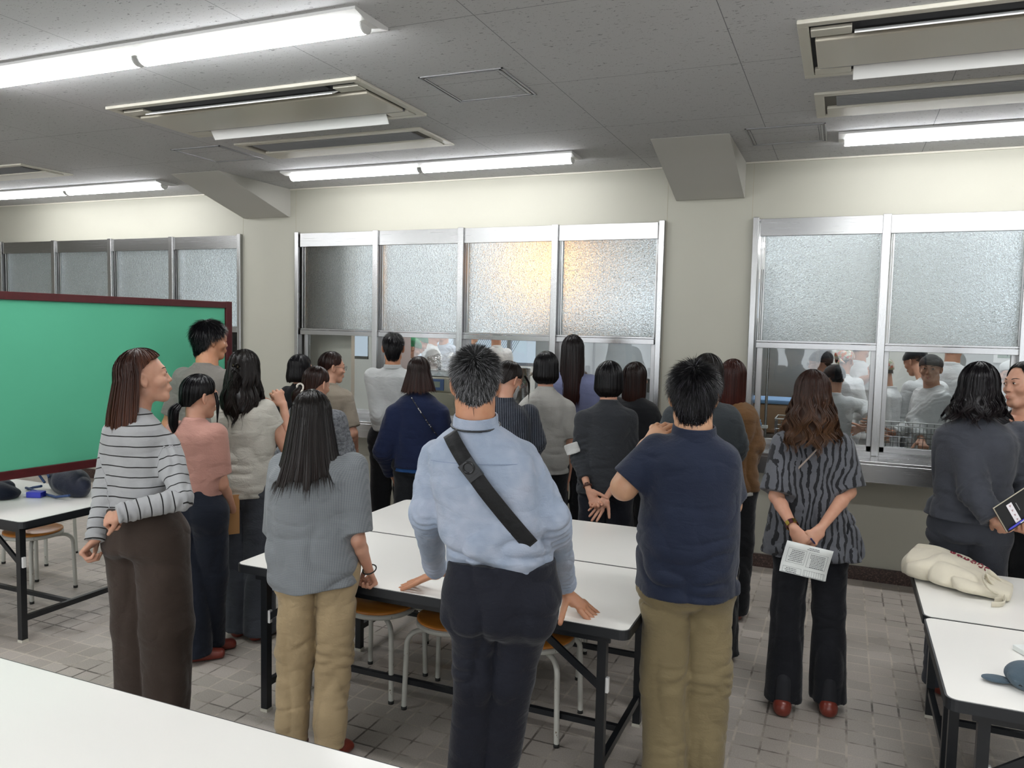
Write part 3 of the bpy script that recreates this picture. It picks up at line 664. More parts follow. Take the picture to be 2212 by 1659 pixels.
def surfnet(fn, lo, hi, h, band=1.9):
    lo = np.asarray(lo, float); hi = np.asarray(hi, float); B = 4
    n = (np.ceil((hi - lo) / h / B).astype(int) + 1); N = n * B
    cc = [lo[i] + (np.arange(n[i]) * B + (B - 1) / 2) * h for i in range(3)]
    G = np.stack(np.meshgrid(*cc, indexing='ij'), -1).reshape(-1, 3).astype(np.float32)
    dc = fn(G).reshape(n); act = np.abs(dc) < band * B * h
    D = np.repeat(np.repeat(np.repeat(dc, B, 0), B, 1), B, 2).astype(np.float32)
    A = np.argwhere(act)
    off = np.stack(np.meshgrid(*[np.arange(B)] * 3, indexing='ij'), -1).reshape(-1, 3)
    idx = (A[:, None, :] * B + off[None]).reshape(-1, 3)
    for s in range(0, len(idx), 400000):
        q = idx[s:s + 400000]; P = (lo + q * h).astype(np.float32); D[q[:, 0], q[:, 1], q[:, 2]] = fn(P)
    D[0], D[-1], D[:, 0], D[:, -1], D[:, :, 0], D[:, :, -1] = [1.0] * 6
    S = D < 0
    c = S[:-1, :-1, :-1].astype(np.int8)
    for dx in (0, 1):
        for dy in (0, 1):
            for dz in (0, 1):
                if dx + dy + dz: c = c + S[dx:N[0] - 1 + dx, dy:N[1] - 1 + dy, dz:N[2] - 1 + dz]
    act = np.argwhere((c > 0) & (c < 8)); ids = -np.ones(tuple(N - 1), dtype=np.int64); ids[act[:, 0], act[:, 1], act[:, 2]] = np.arange(len(act))
    acc = np.zeros((len(act), 3), np.float32); cnt = np.zeros(len(act), np.float32)
    corners = [(i, j, k) for i in (0, 1) for j in (0, 1) for k in (0, 1)]
    for a in corners:
        for ax in range(3):
            if a[ax]: continue
            b = list(a); b[ax] = 1
            da = D[act[:, 0] + a[0], act[:, 1] + a[1], act[:, 2] + a[2]]; db = D[act[:, 0] + b[0], act[:, 1] + b[1], act[:, 2] + b[2]]
            m = (da < 0) != (db < 0); t = np.where(m, da / (da - db + 1e-20), 0)
            p = np.tile(np.array(a, np.float32), (len(act), 1)); p[:, ax] += t
            acc[m] += p[m]; cnt[m] += 1
    V = lo + (act + acc / cnt[:, None]) * h
    F = []
    for ax in range(3):
        sl0 = [slice(1, N[i] - 1) for i in range(3)]; sl1 = list(sl0); sl0[ax] = slice(0, N[ax] - 1); sl1[ax] = slice(1, N[ax])
        s0, s1 = S[tuple(sl0)], S[tuple(sl1)]; E = np.argwhere(s0 != s1); fl = s0[E[:, 0], E[:, 1], E[:, 2]]
        E = E + np.array([0 if i == ax else 1 for i in range(3)]); u, v = (ax + 1) % 3, (ax + 2) % 3
        def g(du, dv):
            q = E.copy(); q[:, u] -= du; q[:, v] -= dv; return ids[q[:, 0], q[:, 1], q[:, 2]]
        f = np.stack([g(1, 1), g(0, 1), g(0, 0), g(1, 0)], 1); f[~fl] = f[~fl][:, ::-1]; F.append(f)
    F = np.concatenate(F); F = F[(F >= 0).all(1)]
    return V.astype(np.float32), F
def join(parts):
    V, F, n = [], [], 0
    for v, f in parts: V.append(v); F.append(f + n); n += len(v)
    return np.concatenate(V), np.concatenate(F)
def plane(P, c, n):
    n = np.asarray(n, np.float32); n = n / np.linalg.norm(n); return (P - np.asarray(c, np.float32)) @ n
def ribbons(paths, width, centre=None):
    """paths (n,k,3) -> quads; flat tapered ribbons facing outward"""
    n, k, _ = paths.shape; T = np.gradient(paths, axis=1); T /= np.linalg.norm(T, axis=2, keepdims=True) + 1e-9
    out = paths - (centre if centre is not None else paths.mean((0, 1)))
    Wd = np.cross(T, out); Wd /= np.linalg.norm(Wd, axis=2, keepdims=True) + 1e-9
    tw = rng.normal(0, 0.35, (n, 1, 1)); Nn = np.cross(Wd, T); Wd = Wd * np.cos(tw) + Nn * np.sin(tw)
    w = (np.linspace(1, 0, k) ** 0.5 * 0.85 + 0.15)[None, :, None] * np.asarray(width).reshape(-1, 1, 1)
    V = np.stack([paths - Wd * w, paths + Wd * w], 2).reshape(-1, 3)
    b = (np.arange(n)[:, None] * k + np.arange(k - 1)[None]) * 2; b = b.reshape(-1)
    return V.astype(np.float32), np.stack([b, b + 1, b + 3, b + 2], 1)

# ---------------------------------------------------------------- fabric, skin and hair materials
_mc = {}
def cached(key, fn):
    if key not in _mc: _mc[key] = fn()
    return _mc[key]
def fabric(name, col, rough=0.85, vary=0.06, bump=0.25, scale=140, pattern=None):
    def mk():
        m = NT(name); c = tuple(x * 0.61 for x in srgb(col)[:3]) + (1,); co = m.coords()
        f = m.noise(co, 9, 4); lo = tuple(x * (1 - vary) for x in c[:3]) + (1,); hi = tuple(min(1, x * (1 + vary)) for x in c[:3]) + (1,)
        base = m.ramp(f, [(0.35, lo), (0.65, hi)])
        st = m.attr('st').outputs['Fac']
        if pattern:
            kind = pattern[0]
            if kind == 'stripe':
                wob = m.math('MULTIPLY', m.math('SUBTRACT', m.noise(co, 7, 2), 0.5), pattern[3] * 0.35)
                fr = m.math('FRACT', m.math('DIVIDE', m.math('ADD', st, wob), pattern[3])); base = m.mix(m.math('LESS_THAN', fr, pattern[2]), base, tuple(x * 0.7 for x in srgb(pattern[1])[:3]) + (1,))
            elif kind == 'pin':
                sx = m.n('ShaderNodeSeparateXYZ'); m.l(co, sx.inputs[0]); q = m.math('ADD', sx.outputs[0], m.math('MULTIPLY', sx.outputs[1], 0.45))
                fr = m.math('FRACT', m.math('DIVIDE', q, pattern[3])); base = m.mix(m.math('LESS_THAN', fr, pattern[2]), base, tuple(x * 0.7 for x in srgb(pattern[1])[:3]) + (1,))
            elif kind == 'heather':
                base = m.mix(m.ramp(m.noise(co, pattern[2], 3, 0.8), [(0.42, (0, 0, 0)), (0.62, (1, 1, 1))]), base, tuple(x * 0.7 for x in srgb(pattern[1])[:3]) + (1,))
            elif kind == 'check':
                sx = m.n('ShaderNodeSeparateXYZ'); m.l(co, sx.inputs[0]); a = m.math('LESS_THAN', m.math('FRACT', m.math('DIVIDE', sx.outputs[0], pattern[3])), 0.5)
                b = m.math('LESS_THAN', m.math('FRACT', m.math('DIVIDE', sx.outputs[2], pattern[3])), 0.5); base = m.mix(m.math('MULTIPLY', m.math('ADD', a, b), 0.5), base, tuple(x * 0.7 for x in srgb(pattern[1])[:3]) + (1,))
            elif kind == 'zebra':
                sx = m.n('ShaderNodeSeparateXYZ'); m.l(co, sx.inputs[0]); q = m.math('ADD', m.math('MULTIPLY', sx.outputs[0], 30.0), m.math('MULTIPLY', sx.outputs[1], 9.0))
                q = m.math('ADD', q, m.math('MULTIPLY', m.noise(m.coords((1, 1, 0.8)), 6.5, 2, 0.5, 0.3), 4.2)); sn = m.math('SINE', m.math('MULTIPLY', q, 6.283))
                brk = m.noise(m.coords((1, 1, 0.42), rot=(0.2, 0.3, 0)), 42, 3, 0.6, 0.4); fac = m.math('GREATER_THAN', m.math('ADD', sn, m.math('MULTIPLY', m.math('SUBTRACT', brk, 0.5), 4.6)), 0.40)
                base = m.mix(fac, base, tuple(x * 0.7 for x in srgb(pattern[1])[:3]) + (1,))
            elif kind == 'floral':
                v = m.n('ShaderNodeTexVoronoi'); v.inputs['Scale'].default_value = pattern[1]; m.l(co, v.inputs['Vector'])
                sp = m.n('ShaderNodeSeparateColor'); m.l(v.outputs['Color'], sp.inputs[0])
                cc = m.ramp(sp.outputs[0], [(0.0, srgb('#d9d3c6')), (0.35, srgb('#b8483c')), (0.6, srgb('#c98a62')), (0.8, srgb('#7d8a5e')), (1.0, srgb('#e0dacd'))]); base = m.mix(m.math('LESS_THAN', v.outputs['Distance'], 0.62), base, cc)
        m.l(base, m.b.inputs['Base Color']); m.b.inputs['Roughness'].default_value = rough; m.b.inputs['Specular IOR Level'].default_value = 0.25
        m.b.inputs['Sheen Weight'].default_value = 0.12; m.b.inputs['Sheen Roughness'].default_value = 0.5
        cr = m.math('ABSOLUTE', m.math('SUBTRACT', m.noise(m.coords((1, 1, 1.9), rot=(0.3, 0.5, 0)), 4.2, 1, 0.4, 0.7), 0.5)); cr = m.math('MULTIPLY', m.math('MINIMUM', cr, 0.14), 20.0)
        h = m.math('ADD', m.math('ADD', m.noise(co, scale, 2, 0.7), m.math('MULTIPLY', m.noise(m.coords((1, 1, 2.2)), 16, 3, 0.55, 0.8), 3.5)), cr); m.bump(h, bump * 1.15, 0.004)
        return m.m
    return cached(name, mk)
def skin(name='light_skin', col='#dba88d'):
    def mk():
        m = NT(name); c = tuple(x * 0.74 for x in srgb(col)[:3]) + (1,); co = m.coords(); f = m.noise(co, 22, 4); hi = tuple(min(1, x * 1.06) for x in c[:3]) + (1,)
        lo = (c[0] * 0.95, c[1] * 0.86, c[2] * 0.84, 1); m.l(m.ramp(f, [(0.3, lo), (0.7, hi)]), m.b.inputs['Base Color'])
        m.b.inputs['Roughness'].default_value = 0.48; m.b.inputs['Subsurface Weight'].default_value = 0.12; m.b.inputs['Subsurface Radius'].default_value = (0.012, 0.005, 0.003); m.b.inputs['Subsurface Scale'].default_value = 0.6
        m.bump(m.noise(co, 260, 3), 0.08, 0.001); return m.m
    return cached(name, mk)
def hairmat(name, col, tip=None, rough=0.34):
    def mk():
        m = NT(name); r = m.attr('rnd').outputs['Fac']; t = m.attr('tip').outputs['Fac']; c = srgb(col); c2 = srgb(tip or col)
        base = m.mix(t, c, c2); v = m.math('ADD', m.math('MULTIPLY', r, 1.3), 0.35)
        x = m.n('ShaderNodeVectorMath', operation='SCALE'); m.l(base, x.inputs[0]); m.l(v, x.inputs['Scale']); m.l(x.outputs[0], m.b.inputs['Base Color'])
        m.b.inputs['Roughness'].default_value = rough; m.b.inputs['Specular IOR Level'].default_value = 0.22
        return m.m
    return cached(name, mk)
M_EYEW = simple('eye_white', '#d9d5d0', 0.25); M_IRIS = simple('dark_iris', '#1d1310', 0.15); M_BROW = simple('brow_hair', '#2a1f1b', 0.8); M_LIP = simple('lips', '#b4605a', 0.4); M_TEETH = simple('teeth', '#dedad2', 0.3)
M_SHOE = simple('red_brown_leather', '#6e2d22', 0.3, 0, 0.5, None, 0.15, 12); M_SOCK = simple('dark_sock', '#17181d', 0.9)
# ================================================================ people
def hand_sdf(wr, d, nrm, thumb, curl, spread=1.0, tpose=None, s=1.0):
    """wr wrist, d finger direction, nrm out of the back of the hand, thumb +1/-1 side along cross(d,nrm); curl: 4 finger curls (0..1)"""
    wr = np.asarray(wr, float); d = np.asarray(d, float); d = d / np.linalg.norm(d); nrm = np.asarray(nrm, float); nrm = nrm - d * (nrm @ d); nrm /= np.linalg.norm(nrm)
    sd = np.cross(d, nrm) * thumb
    palm0 = wr + d * 0.012 * s; palm1 = wr + d * 0.078 * s
    fingers = []
    L = [(0.042, 0.026, 0.021), (0.047, 0.029, 0.022), (0.043, 0.027, 0.021), (0.033, 0.021, 0.018)]
    for i in range(4):
        off = (0.030 - 0.0205 * i) * s; base = wr + d * (0.083 - (0.004 if i in (0, 2) else 0) - (0.012 if i == 3 else 0)) * s + sd * off
        a = (0.13 - 0.09 * i) * spread; dd = d * math.cos(a) + sd * math.sin(a); c = curl[i]; ang = 0.05; p = base; seg = [p]
        for j, l in enumerate(L[i]):
            ang += (0.15 if j == 0 else 0.1) + c * (1.25 if j < 2 else 0.8)
            v = dd * math.cos(ang) - nrm * math.sin(ang); p = p + v * l * s; seg.append(p)
        r = (0.0088, 0.0092, 0.0086, 0.0076)[i] * s; fingers.append((seg, [r * 1.06, r, r * 0.93, r * 0.8]))
    tp = tpose or (0.75, 0.25, 0.3)    # out angle, droop, bend
    b = wr + d * 0.02 * s + sd * 0.024 * s - nrm * 0.006 * s; v = d * math.cos(tp[0]) + sd * math.sin(tp[0]); v = v * math.cos(tp[1]) - nrm * math.sin(tp[1])
    v2 = v * math.cos(tp[2]) + (d * math.cos(0.2) - nrm * 0.3) * math.sin(tp[2]); v2 /= np.linalg.norm(v2); p1 = b + v * 0.042 * s; p2 = p1 + v2 * 0.031 * s; p3 = p2 + v2 * 0.024 * s
    fingers.append(([b, p1, p2, p3], [0.0135 * s, 0.0108 * s, 0.0098 * s, 0.0082 * s]))
    def f(P):
        pm = ecap(P, palm0 + sd * 0.002 * s, palm1, (0.026 * s, 0.0145 * s), (0.036 * s, 0.0125 * s), sd)
        pm = smin(pm, cap(P, wr + d * 0.02 * s + sd * 0.02 * s - nrm * 0.008 * s, wr + d * 0.045 * s + sd * 0.024 * s - nrm * 0.008 * s, 0.014 * s, 0.009 * s), 0.012)
        fd = None
        for seg, r in fingers:
            q = None
            for j in range(3):
                e = cap(P, seg[j], seg[j + 1], r[j], r[j + 1]); q = e if q is None else smin(q, e, 0.003)
            fd = q if fd is None else np.minimum(fd, q)
        return smin(pm, fd, 0.007)
    pts = np.array([p for seg, r in fingers for p in seg] + [wr, palm1])
    return f, pts.min(0) - 0.03, pts.max(0) + 0.03
def head_sdf(Q, fem=True, ears=True, face=True):
    """Q in head space, 0.23 m head"""
    j = 0.92 if fem else 1.0
    d = ell(Q, (0, -0.014, 0.026), (0.076, 0.093, 0.089))
    d = smin(d, ell(Q, (0, 0.020, -0.030), (0.060 * (0.5 + j / 2), 0.068, 0.078)), 0.03)
    d = smin(d, cap(Q, (-0.014, 0.064, -0.094), (0.014, 0.064, -0.094), 0.020), 0.025)
    d = smin(d, cap(Q, (-0.046 * j, 0.0, -0.07), (-0.012, 0.058, -0.098), 0.020, 0.014), 0.022); d = smin(d, cap(Q, (0.046 * j, 0.0, -0.07), (0.012, 0.058, -0.098), 0.020, 0.014), 0.022)
    if face:
        d = smin(d, cap(Q, (-0.028, 0.074, 0.024), (0.028, 0.074, 0.024), 0.012), 0.02)
        X = Q.copy(); X[:, 0] = np.abs(X[:, 0])
        d = smin(d, ell(X, (0.041, 0.056, -0.026), (0.024, 0.024, 0.020)), 0.02)
        d = smax(d, -ell(X, (0.032, 0.102, 0.006), (0.018, 0.015, 0.010)), 0.012)
        d = smin(d, cap(Q, (0, 0.083, 0.008), (0, 0.0975, -0.027), 0.0060, 0.0098), 0.012)
        d = smin(d, ell(X, (0.0120, 0.089, -0.031), (0.0085, 0.009, 0.0075)), 0.007)
        d = smax(d, -cap(X, (0.006, 0.098, -0.0405), (0.008, 0.090, -0.038), 0.003), 0.003)
        d = smin(d, ell(Q, (0, 0.079, -0.060), (0.027, 0.018, 0.020)), 0.012)
        d = smin(d, cap(Q, (-0.016, 0.0925, -0.0585), (0.016, 0.0925, -0.0585), 0.0050), 0.004); d = smin(d, cap(Q, (-0.012, 0.092, -0.067), (0.012, 0.092, -0.067), 0.0056), 0.004)
        d = smin(d, ell(X, (0.031, 0.0770, 0.0065), (0.0165, 0.0105, 0.0115)), 0.005)
    if ears:
        X = Q.copy(); X[:, 0] = np.abs(X[:, 0]); E = X - np.array([0.076, -0.012, -0.006], np.float32); c, s = math.cos(0.4), math.sin(0.4)
        E = np.stack([E[:, 0] * c + E[:, 1] * s, -E[:, 0] * s + E[:, 1] * c, E[:, 2] + E[:, 1] * 0.25], 1)
        e = ell(E, (0.004, 0, 0), (0.008, 0.019, 0.031)); e = smax(e, -ell(E, (0.012, 0.003, 0.003), (0.008, 0.011, 0.020)), 0.004); e = smin(e, ell(E, (0.002, 0.006, -0.024), (0.006, 0.009, 0.010)), 0.004)
        d = smin(d, e, 0.006)
    return d

class Person:
    def __init__(s, label, uv=None, y=None, H=None, base=None, face=0.0, fem=True, head=(0, 0, 0), hoff=(0, 0), hz=0.0, hs=1.0, sc=1.0, group=None, cat='person', skincol=None):
        """uv: picture position of the top of the head at depth y; face: yaw of the body (left positive); head: yaw pitch roll relative to the body"""
        s.face = face; s.fem = fem; s.R = rotm(face).astype(float)
        top = at_y(uv[0], uv[1], y) if uv else None
        s.H = H or float(top[2]); s.k = s.H / 1.62 * sc
        if base is None:
            o = s.R @ np.array([hoff[0], hoff[1], 0]); base = (top[0] - o[0], top[1] - o[1])
        s.base = np.array([base[0], base[1], 0.0])
        s.root = empty('person', tuple(s.base), 0, label, cat, group)
        s.hs = 0.98 * s.k ** 0.5 * hs; s.HR = rotm(*head).astype(float)
        s.hc = np.array([hoff[0], hoff[1], s.H - hz - 0.117 * s.hs]); s.skin = skin(*skincol) if skincol else skin()
        s.z = lambda f: f * s.H
        s.arms = {}; s.lean = lambda z: (0.0, 0.0)
        sh = 0.158 if fem else 0.185
        s.shw = sh * s.k
    def loc(s, P):   # world -> person space
        return s.R.T @ (np.asarray(P, float) - s.base)
    def px(s, u, v, y): return s.loc(at_y(u, v, y))
    def mesh(s, name, VF, mat, parent=None, attrs=None, **kw):
        V, F = VF; V = V @ s.R.T.astype(np.float32)
        return from_arrays(name, V, F, mat, parent or s.root, attrs=attrs, **kw)
    def set_torso(s, prof):
        """prof rows: z fraction, half width, half depth, x offset, y offset (metres at H=1.62)"""
        a = np.array([list(r) + [0] * (5 - len(r)) for r in prof], float); a[:, 1:3] *= s.k; a[:, 0] *= s.H; return a[np.argsort(a[:, 0])]
    def torso(s, P, a, e=2.25, grow=0.0):
        z = P[:, 2]; zz = a[:, 0]
        hw = np.interp(z, zz, a[:, 1]).astype(np.float32) + grow; hd = np.interp(z, zz, a[:, 2]).astype(np.float32) + grow
        cx = np.interp(z, zz, a[:, 3]).astype(np.float32); cyy = np.interp(z, zz, a[:, 4]).astype(np.float32)
        n = (np.abs((P[:, 0] - cx) / hw) ** e + np.abs((P[:, 1] - cyy) / hd) ** e + 1e-9) ** (1 / e)
        return (n - 1) * np.minimum(hw, hd)
    def arm(s, side, el=None, wr=None, hand=None, sh=None):
        """side -1 left, +1 right; joints in person space; hand = dict(d, n, curl, spread, t)"""
        k = s.k; S = np.array(sh if sh is not None else [side * (s.shw - 0.035 * k) + s.shx, s.shy - 0.005, s.z(0.797)], float)
        E = np.array(el if el is not None else [side * (s.shw + 0.045 * k), -0.03 * k, s.z(0.625)], float); Wp = np.array(wr if wr is not None else [side * (s.shw + 0.055 * k), 0.05 * k, s.z(0.487)], float)
        h = dict(d=(Wp - E), n=(side, 0.2, 0.1), curl=(0.35, 0.4, 0.45, 0.5), spread=0.5, t=None, sc=1.0); h.update(hand or {})
        s.arms[side] = (S, E, Wp, h)
    shx = 0.0; shy = 0.0
    def armchain(s, P, side, r, k=0.02):
        S, E, Wp, h = s.arms[side]; d = cap(P, S, E, r[0], r[1]); return smin(d, cap(P, E, Wp, r[1], r[2]), k)
    # ---- body: head, neck, chest; forearms and hands
    def body(s, res=0.0042, neck=None, face=True, hres=0.0034, ears=True, chest=0.05, nr=0.052, lower=True):
        k = s.k; hc, HR, hs = s.hc, s.HR.astype(np.float32), s.hs
        nb = np.array(neck if neck is not None else [s.shx, s.shy - 0.02 * k, s.z(0.835)]); top = hc + s.HR @ np.array([0, -0.022, -0.05]) * hs; nr = nr * k * (1.0 if s.fem else 1.13)
        def f(P):
            Q = (P - hc.astype(np.float32)) @ HR / hs; d = head_sdf(Q, s.fem, ears, face) * hs
            d = smin(d, cap(P, top, nb, nr * 0.98, nr * 1.06), 0.02); d = smin(d, ecap(P, nb + [-0.04 * k, 0, -0.035 * k], nb + [0.04 * k, 0, -0.035 * k], (0.028 * k, 0.040 * k), (0.028 * k, 0.040 * k), (0, 0, 1)), 0.03)
            return smax(d, -(P[:, 2] - (nb[2] - 0.055 * k)), 0.005)
        m0 = np.minimum(hc - 0.135 * hs, nb - [0.12, 0.10, 0.07]); m1 = np.maximum(hc + 0.135 * hs, nb + [0.12, 0.10, 0.02]); m0[2] = nb[2] - 0.07 * k
        parts = [surfnet(f, m0, m1, res)]
        for side, (S, E, Wp, h) in s.arms.items():
            hf, lo, hi = hand_sdf(Wp, h['d'], h['n'], h.get('thumb', side * -1), h['curl'], h['spread'], h['t'], h['sc'] * k * (0.97 if s.fem else 1.06))
            r = np.array([0.043, 0.036, 0.0225]) * k * h.get('ar', 1.0) * (1 if s.fem else 1.12)
            fd = (E + Wp) / 2; ud = np.cross(Wp - E, [0.0, 0.3, 1.0]); 
            def g(P):
                a = cap(P, S, E, r[0], r[1]); a = smin(a, cap(P, E, E + (Wp - E) * 0.3, r[1], r[1] * 0.98), 0.02); a = smin(a, cap(P, E + (Wp - E) * 0.3, Wp, r[1] * 0.98, r[2]), 0.01)
                return smin(a, hf(P), 0.012)
            bare = h.get('bare', 0.6); A0 = E + (S - E) * bare
            m0 = np.minimum(np.minimum(A0, E) - 0.065 * k, lo); m1 = np.maximum(np.maximum(A0, E) + 0.065 * k, hi); m0 = np.minimum(m0, Wp - 0.04); m1 = np.maximum(m1, Wp + 0.04)
            parts.append(surfnet(g, m0, m1, hres))
        if lower and hasattr(s, 'ankles'):
            for hp, kn, an in s.legs:
                parts.append(surfnet(lambda P: smin(cap(P, hp, kn, 0.06 * k, 0.045 * k), cap(P, kn, an, 0.045 * k, 0.030 * k), 0.02), np.minimum(np.minimum(hp, kn), an) - 0.09, np.maximum(np.maximum(hp, kn), an) + 0.09, 0.012))
            hp = (s.legs[0][0] + s.legs[1][0]) / 2
            parts.append(surfnet(lambda P: smin(ecap(P, hp, [s.shx, s.shy, s.z(0.80)], (0.11 * k, 0.07 * k), (0.10 * k, 0.07 * k), (1, 0, 0)), cap(P, s.legs[0][0], s.legs[1][0], 0.07 * k), 0.04), hp - [0.25, 0.2, 0.15], [s.shx + 0.25, s.shy + 0.2, s.z(0.82)], 0.016))
        return s.mesh('body', join(parts), s.skin)
    def facial(s, smile=False, look=(0, 0), brow='#2a1f1b', size=1.0):
        hs = s.hs; HR = s.HR; hc = s.hc
        def T(V): return (np.asarray(V) * hs) @ HR.T + hc
        for sx in (-1, 1):
            f = lambda P, sx=sx: ell(P, (sx * 0.031, 0.0775, 0.0065), (0.0128, 0.0118, 0.0052 if not smile else 0.0042))
            V, F = surfnet(f, (sx * 0.031 - 0.02, 0.06, -0.008), (sx * 0.031 + 0.02, 0.10, 0.022), 0.002)
            e = s.mesh('eye', (T(V).astype(np.float32), F), M_EYEW)
            f = lambda P, sx=sx: ell(P, (sx * 0.031 + look[0], 0.0858, 0.0065 + look[1]), (0.0054, 0.0042, 0.0050))
            V, F = surfnet(f, (sx * 0.031 - 0.02, 0.07, -0.01), (sx * 0.031 + 0.02, 0.10, 0.025), 0.0013); s.mesh('iris', (T(V).astype(np.float32), F), M_IRIS, e)
            arc = [(sx * (0.0165 + 0.029 * t), 0.0890 - 0.010 * abs(t - .35) ** 1.5 * 2.2, 0.0065 + (0.0058 if not smile else 0.0048) * math.sin(PI * (0.08 + 0.84 * t)) ** 0.7) for t in np.linspace(0, 1, 9)]
            m = MB().tube([T(p) for p in arc], [0.0006 + 0.0009 * math.sin(PI * t) for t in np.linspace(0.1, 0.95, 9)], 6)
            s.mesh('eyelashes', (np.array(m.v, np.float32), [tuple(q) for q in m.f]), M_BROW)
            arc = [(sx * (0.013 + 0.036 * t), 0.0875 - 0.017 * t ** 2, 0.027 + 0.005 * math.sin(PI * t * 0.8)) for t in np.linspace(0, 1, 9)]
            m = MB().tube([T(p) for p in arc], [0.0018, 0.0026, 0.0028, 0.0027, 0.0025, 0.0023, 0.002, 0.0015, 0.0008], 8, True, ((0, 1, 0), 1.0))
            s.mesh('eyebrow', (np.array(m.v, np.float32), [tuple(q) for q in m.f]), M_BROW)
        w = 0.023 if smile else 0.019; up = 0.006 if smile else 0.0
        def lips(P):
            d = None
            for (zc, r) in ((-0.0585, 0.0048), (-0.0672, 0.0058)):
                for sx in (-1, 1):
                    e = cap(P, (0, 0.0935, zc + (-0.002 if smile and zc < -0.06 else 0)), (sx * w, 0.0845 - (0.003 if smile else 0), -0.0625 + up), r, 0.0022); d = e if d is None else smin(d, e, 0.003)
            return d
        V, F = surfnet(lips, (-0.035, 0.07, -0.085), (0.035, 0.105, -0.045), 0.0018); s.mesh('lips', (T(V).astype(np.float32), F), M_LIP)
        if smile:
            V, F = surfnet(lambda P: ell(P, (0, 0.0875, -0.0625), (0.016, 0.0085, 0.0042)), (-0.03, 0.07, -0.075), (0.03, 0.105, -0.05), 0.0016); s.mesh('teeth', (T(V).astype(np.float32), F), M_TEETH)
    # ---- hair as a shell of meridians plus ribbons
    def hair(s, mat, style='long', length=0.3, width=0.0, n=1500, face=58, fringe=0.9, wave=0.0, wfreq=18, flare=0.0, curl=0.0, curlend=0.0, back=0.0, part=0.0, sw=0.0016, tipj=0.12, thick=1.0, name='hair', nape=118, sideend=78, front=50, floor=None, asym=0.0, vol=1.0, lock=0.03, tie=None):
        """style short / long; length below the ear line (m)"""
        hs = s.hs; HR = s.HR; hc = s.hc; c0 = np.array([0, -0.014, 0.026]); r0 = np.array([0.083, 0.100, 0.096]) * thick * np.array([1, 1, vol])
        crown = np.array([asym, -0.25, 1.0]); 
        def surf(phi, t, sc, jit):
            """phi (n) azimuth from front, t (n,k) 0..1 along the strand, sc scale"""
            nc = 26; cid = np.floor((phi + PI) / (2 * PI) * nc); cen = (cid + 0.5) / nc * 2 * PI - PI; rc = np.sin(cid * 12.9898 + 4.1) * 43758.5; rc = rc - np.floor(rc)
            ph = phi[:, None] + (cen - phi)[:, None] * lock * 6 * np.clip(t - 0.25, 0, 1); af = np.abs(phi)
            if style == 'short':
                end = np.interp(af, np.radians([0, 35, 55, 75, 100, 135, 180]), [front, front + 6, sideend - 8, sideend, sideend + 12, nape - 4, nape])
                th = np.radians(end)[:, None] * t * (1 + jit[:, None] * 0.05); drop = np.zeros_like(th)
            else:
                fa = face; fend = np.interp(af, np.radians([0, fa * 0.6, fa]), [72 * fringe, 80 * fringe, 88]); w = 1 / (1 + np.exp(-(np.degrees(af) - fa) / 2.2))
                Lh = np.radians(92) * (r0[2] + 0.0) ; drop_t = length * (1 + jit * tipj * 0.6 + (rc - 0.5) * tipj * 1.6) * w
                th_end = np.radians(fend * (1 - w) + 96 * w); arc = th_end * 0.095
                tot = arc + drop_t; sdist = t * tot[:, None]; th = np.minimum(sdist / 0.095, th_end[:, None]); drop = np.maximum(sdist - arc[:, None], 0)
            hr_ = np.sin(th)
            if style == 'short': bk = np.clip(-np.cos(ph) * 1.6 + 0.1, 0, 1); u_ = np.clip((np.degrees(th) - 90) / 68, 0, 1.1); hr_ = np.where(th > PI / 2, hr_ * (1 - bk) + bk * (1 - 0.24 * u_), hr_); zc_ = np.where(th > PI / 2, np.cos(th) * (1 - bk) - bk * 1.35 * u_, np.cos(th))
            else: zc_ = np.cos(th)
            P = np.stack([np.sin(ph) * hr_, np.cos(ph) * hr_, zc_ + 0 * ph], -1)
            if part: P[..., 0] += 0
            q = (P * r0 * sc[:, None, None]) + c0
            if tie is not None and len(phi) != 120:
                wt = np.clip((np.degrees(th) - 62) / 62, 0, 1) ** 1.4 * np.clip(-np.cos(ph) * 0.9 + 0.62, 0, 1) * (jit > -0.1)[:, None]; q = q + (np.asarray(tie) - q) * wt[..., None]
            W3 = (q * hs) @ HR.T + hc
            dn = drop / max(length, 0.01)
            rad = np.stack([np.sin(ph) + 0 * th, np.cos(ph) + 0 * th, 0 * th], -1) @ HR.T; rad[..., 2] = 0
            out = (flare * dn + curl * dn ** 2 - curlend * np.clip(dn - 0.6, 0, 1) ** 1.5 * 3) * hs
            W3 = W3 + rad * out[..., None]; W3[..., 2] -= drop * hs
            W3[..., 1] -= back * dn * np.clip(-np.cos(ph) * 0.5 + 0.5, 0, 1)
            if wave:
                a = wave * np.clip(drop * 8, 0, 1); k1 = rc * 6.28 + jit * 0.35
                W3[..., 0] += a * np.sin(wfreq * drop * 2.6 + k1[:, None]); W3[..., 1] += a * np.cos(wfreq * drop * 2.3 + 1.7 * k1[:, None])
            return W3
        nt, ns = 120, 44
        ph = np.linspace(-PI, PI, nt, endpoint=False); t = np.tile(np.linspace(0.0, 1, ns)[None] ** 0.9, (nt, 1)); z = np.zeros(nt)
        lk = 1 + lock * (np.sin(ph * 13 + 1) * 0.5 + np.sin(ph * 29) * 0.3 + np.sin(ph * 47 + 2) * 0.2) * 0.5
        G = surf(ph, t, 0.985 * lk, z)
        if width: pass
        G = G.reshape(-1, 3); I = (surf(ph, t, 0.90 * lk, z)).reshape(-1, 3)
        def grid(o): 
            a = np.arange(nt)[:, None] * ns + np.arange(ns - 1)[None]; b = ((np.arange(nt) + 1) % nt)[:, None] * ns + np.arange(ns - 1)[None]
            return np.stack([a, a + 1, b + 1, b], -1).reshape(-1, 4) + o
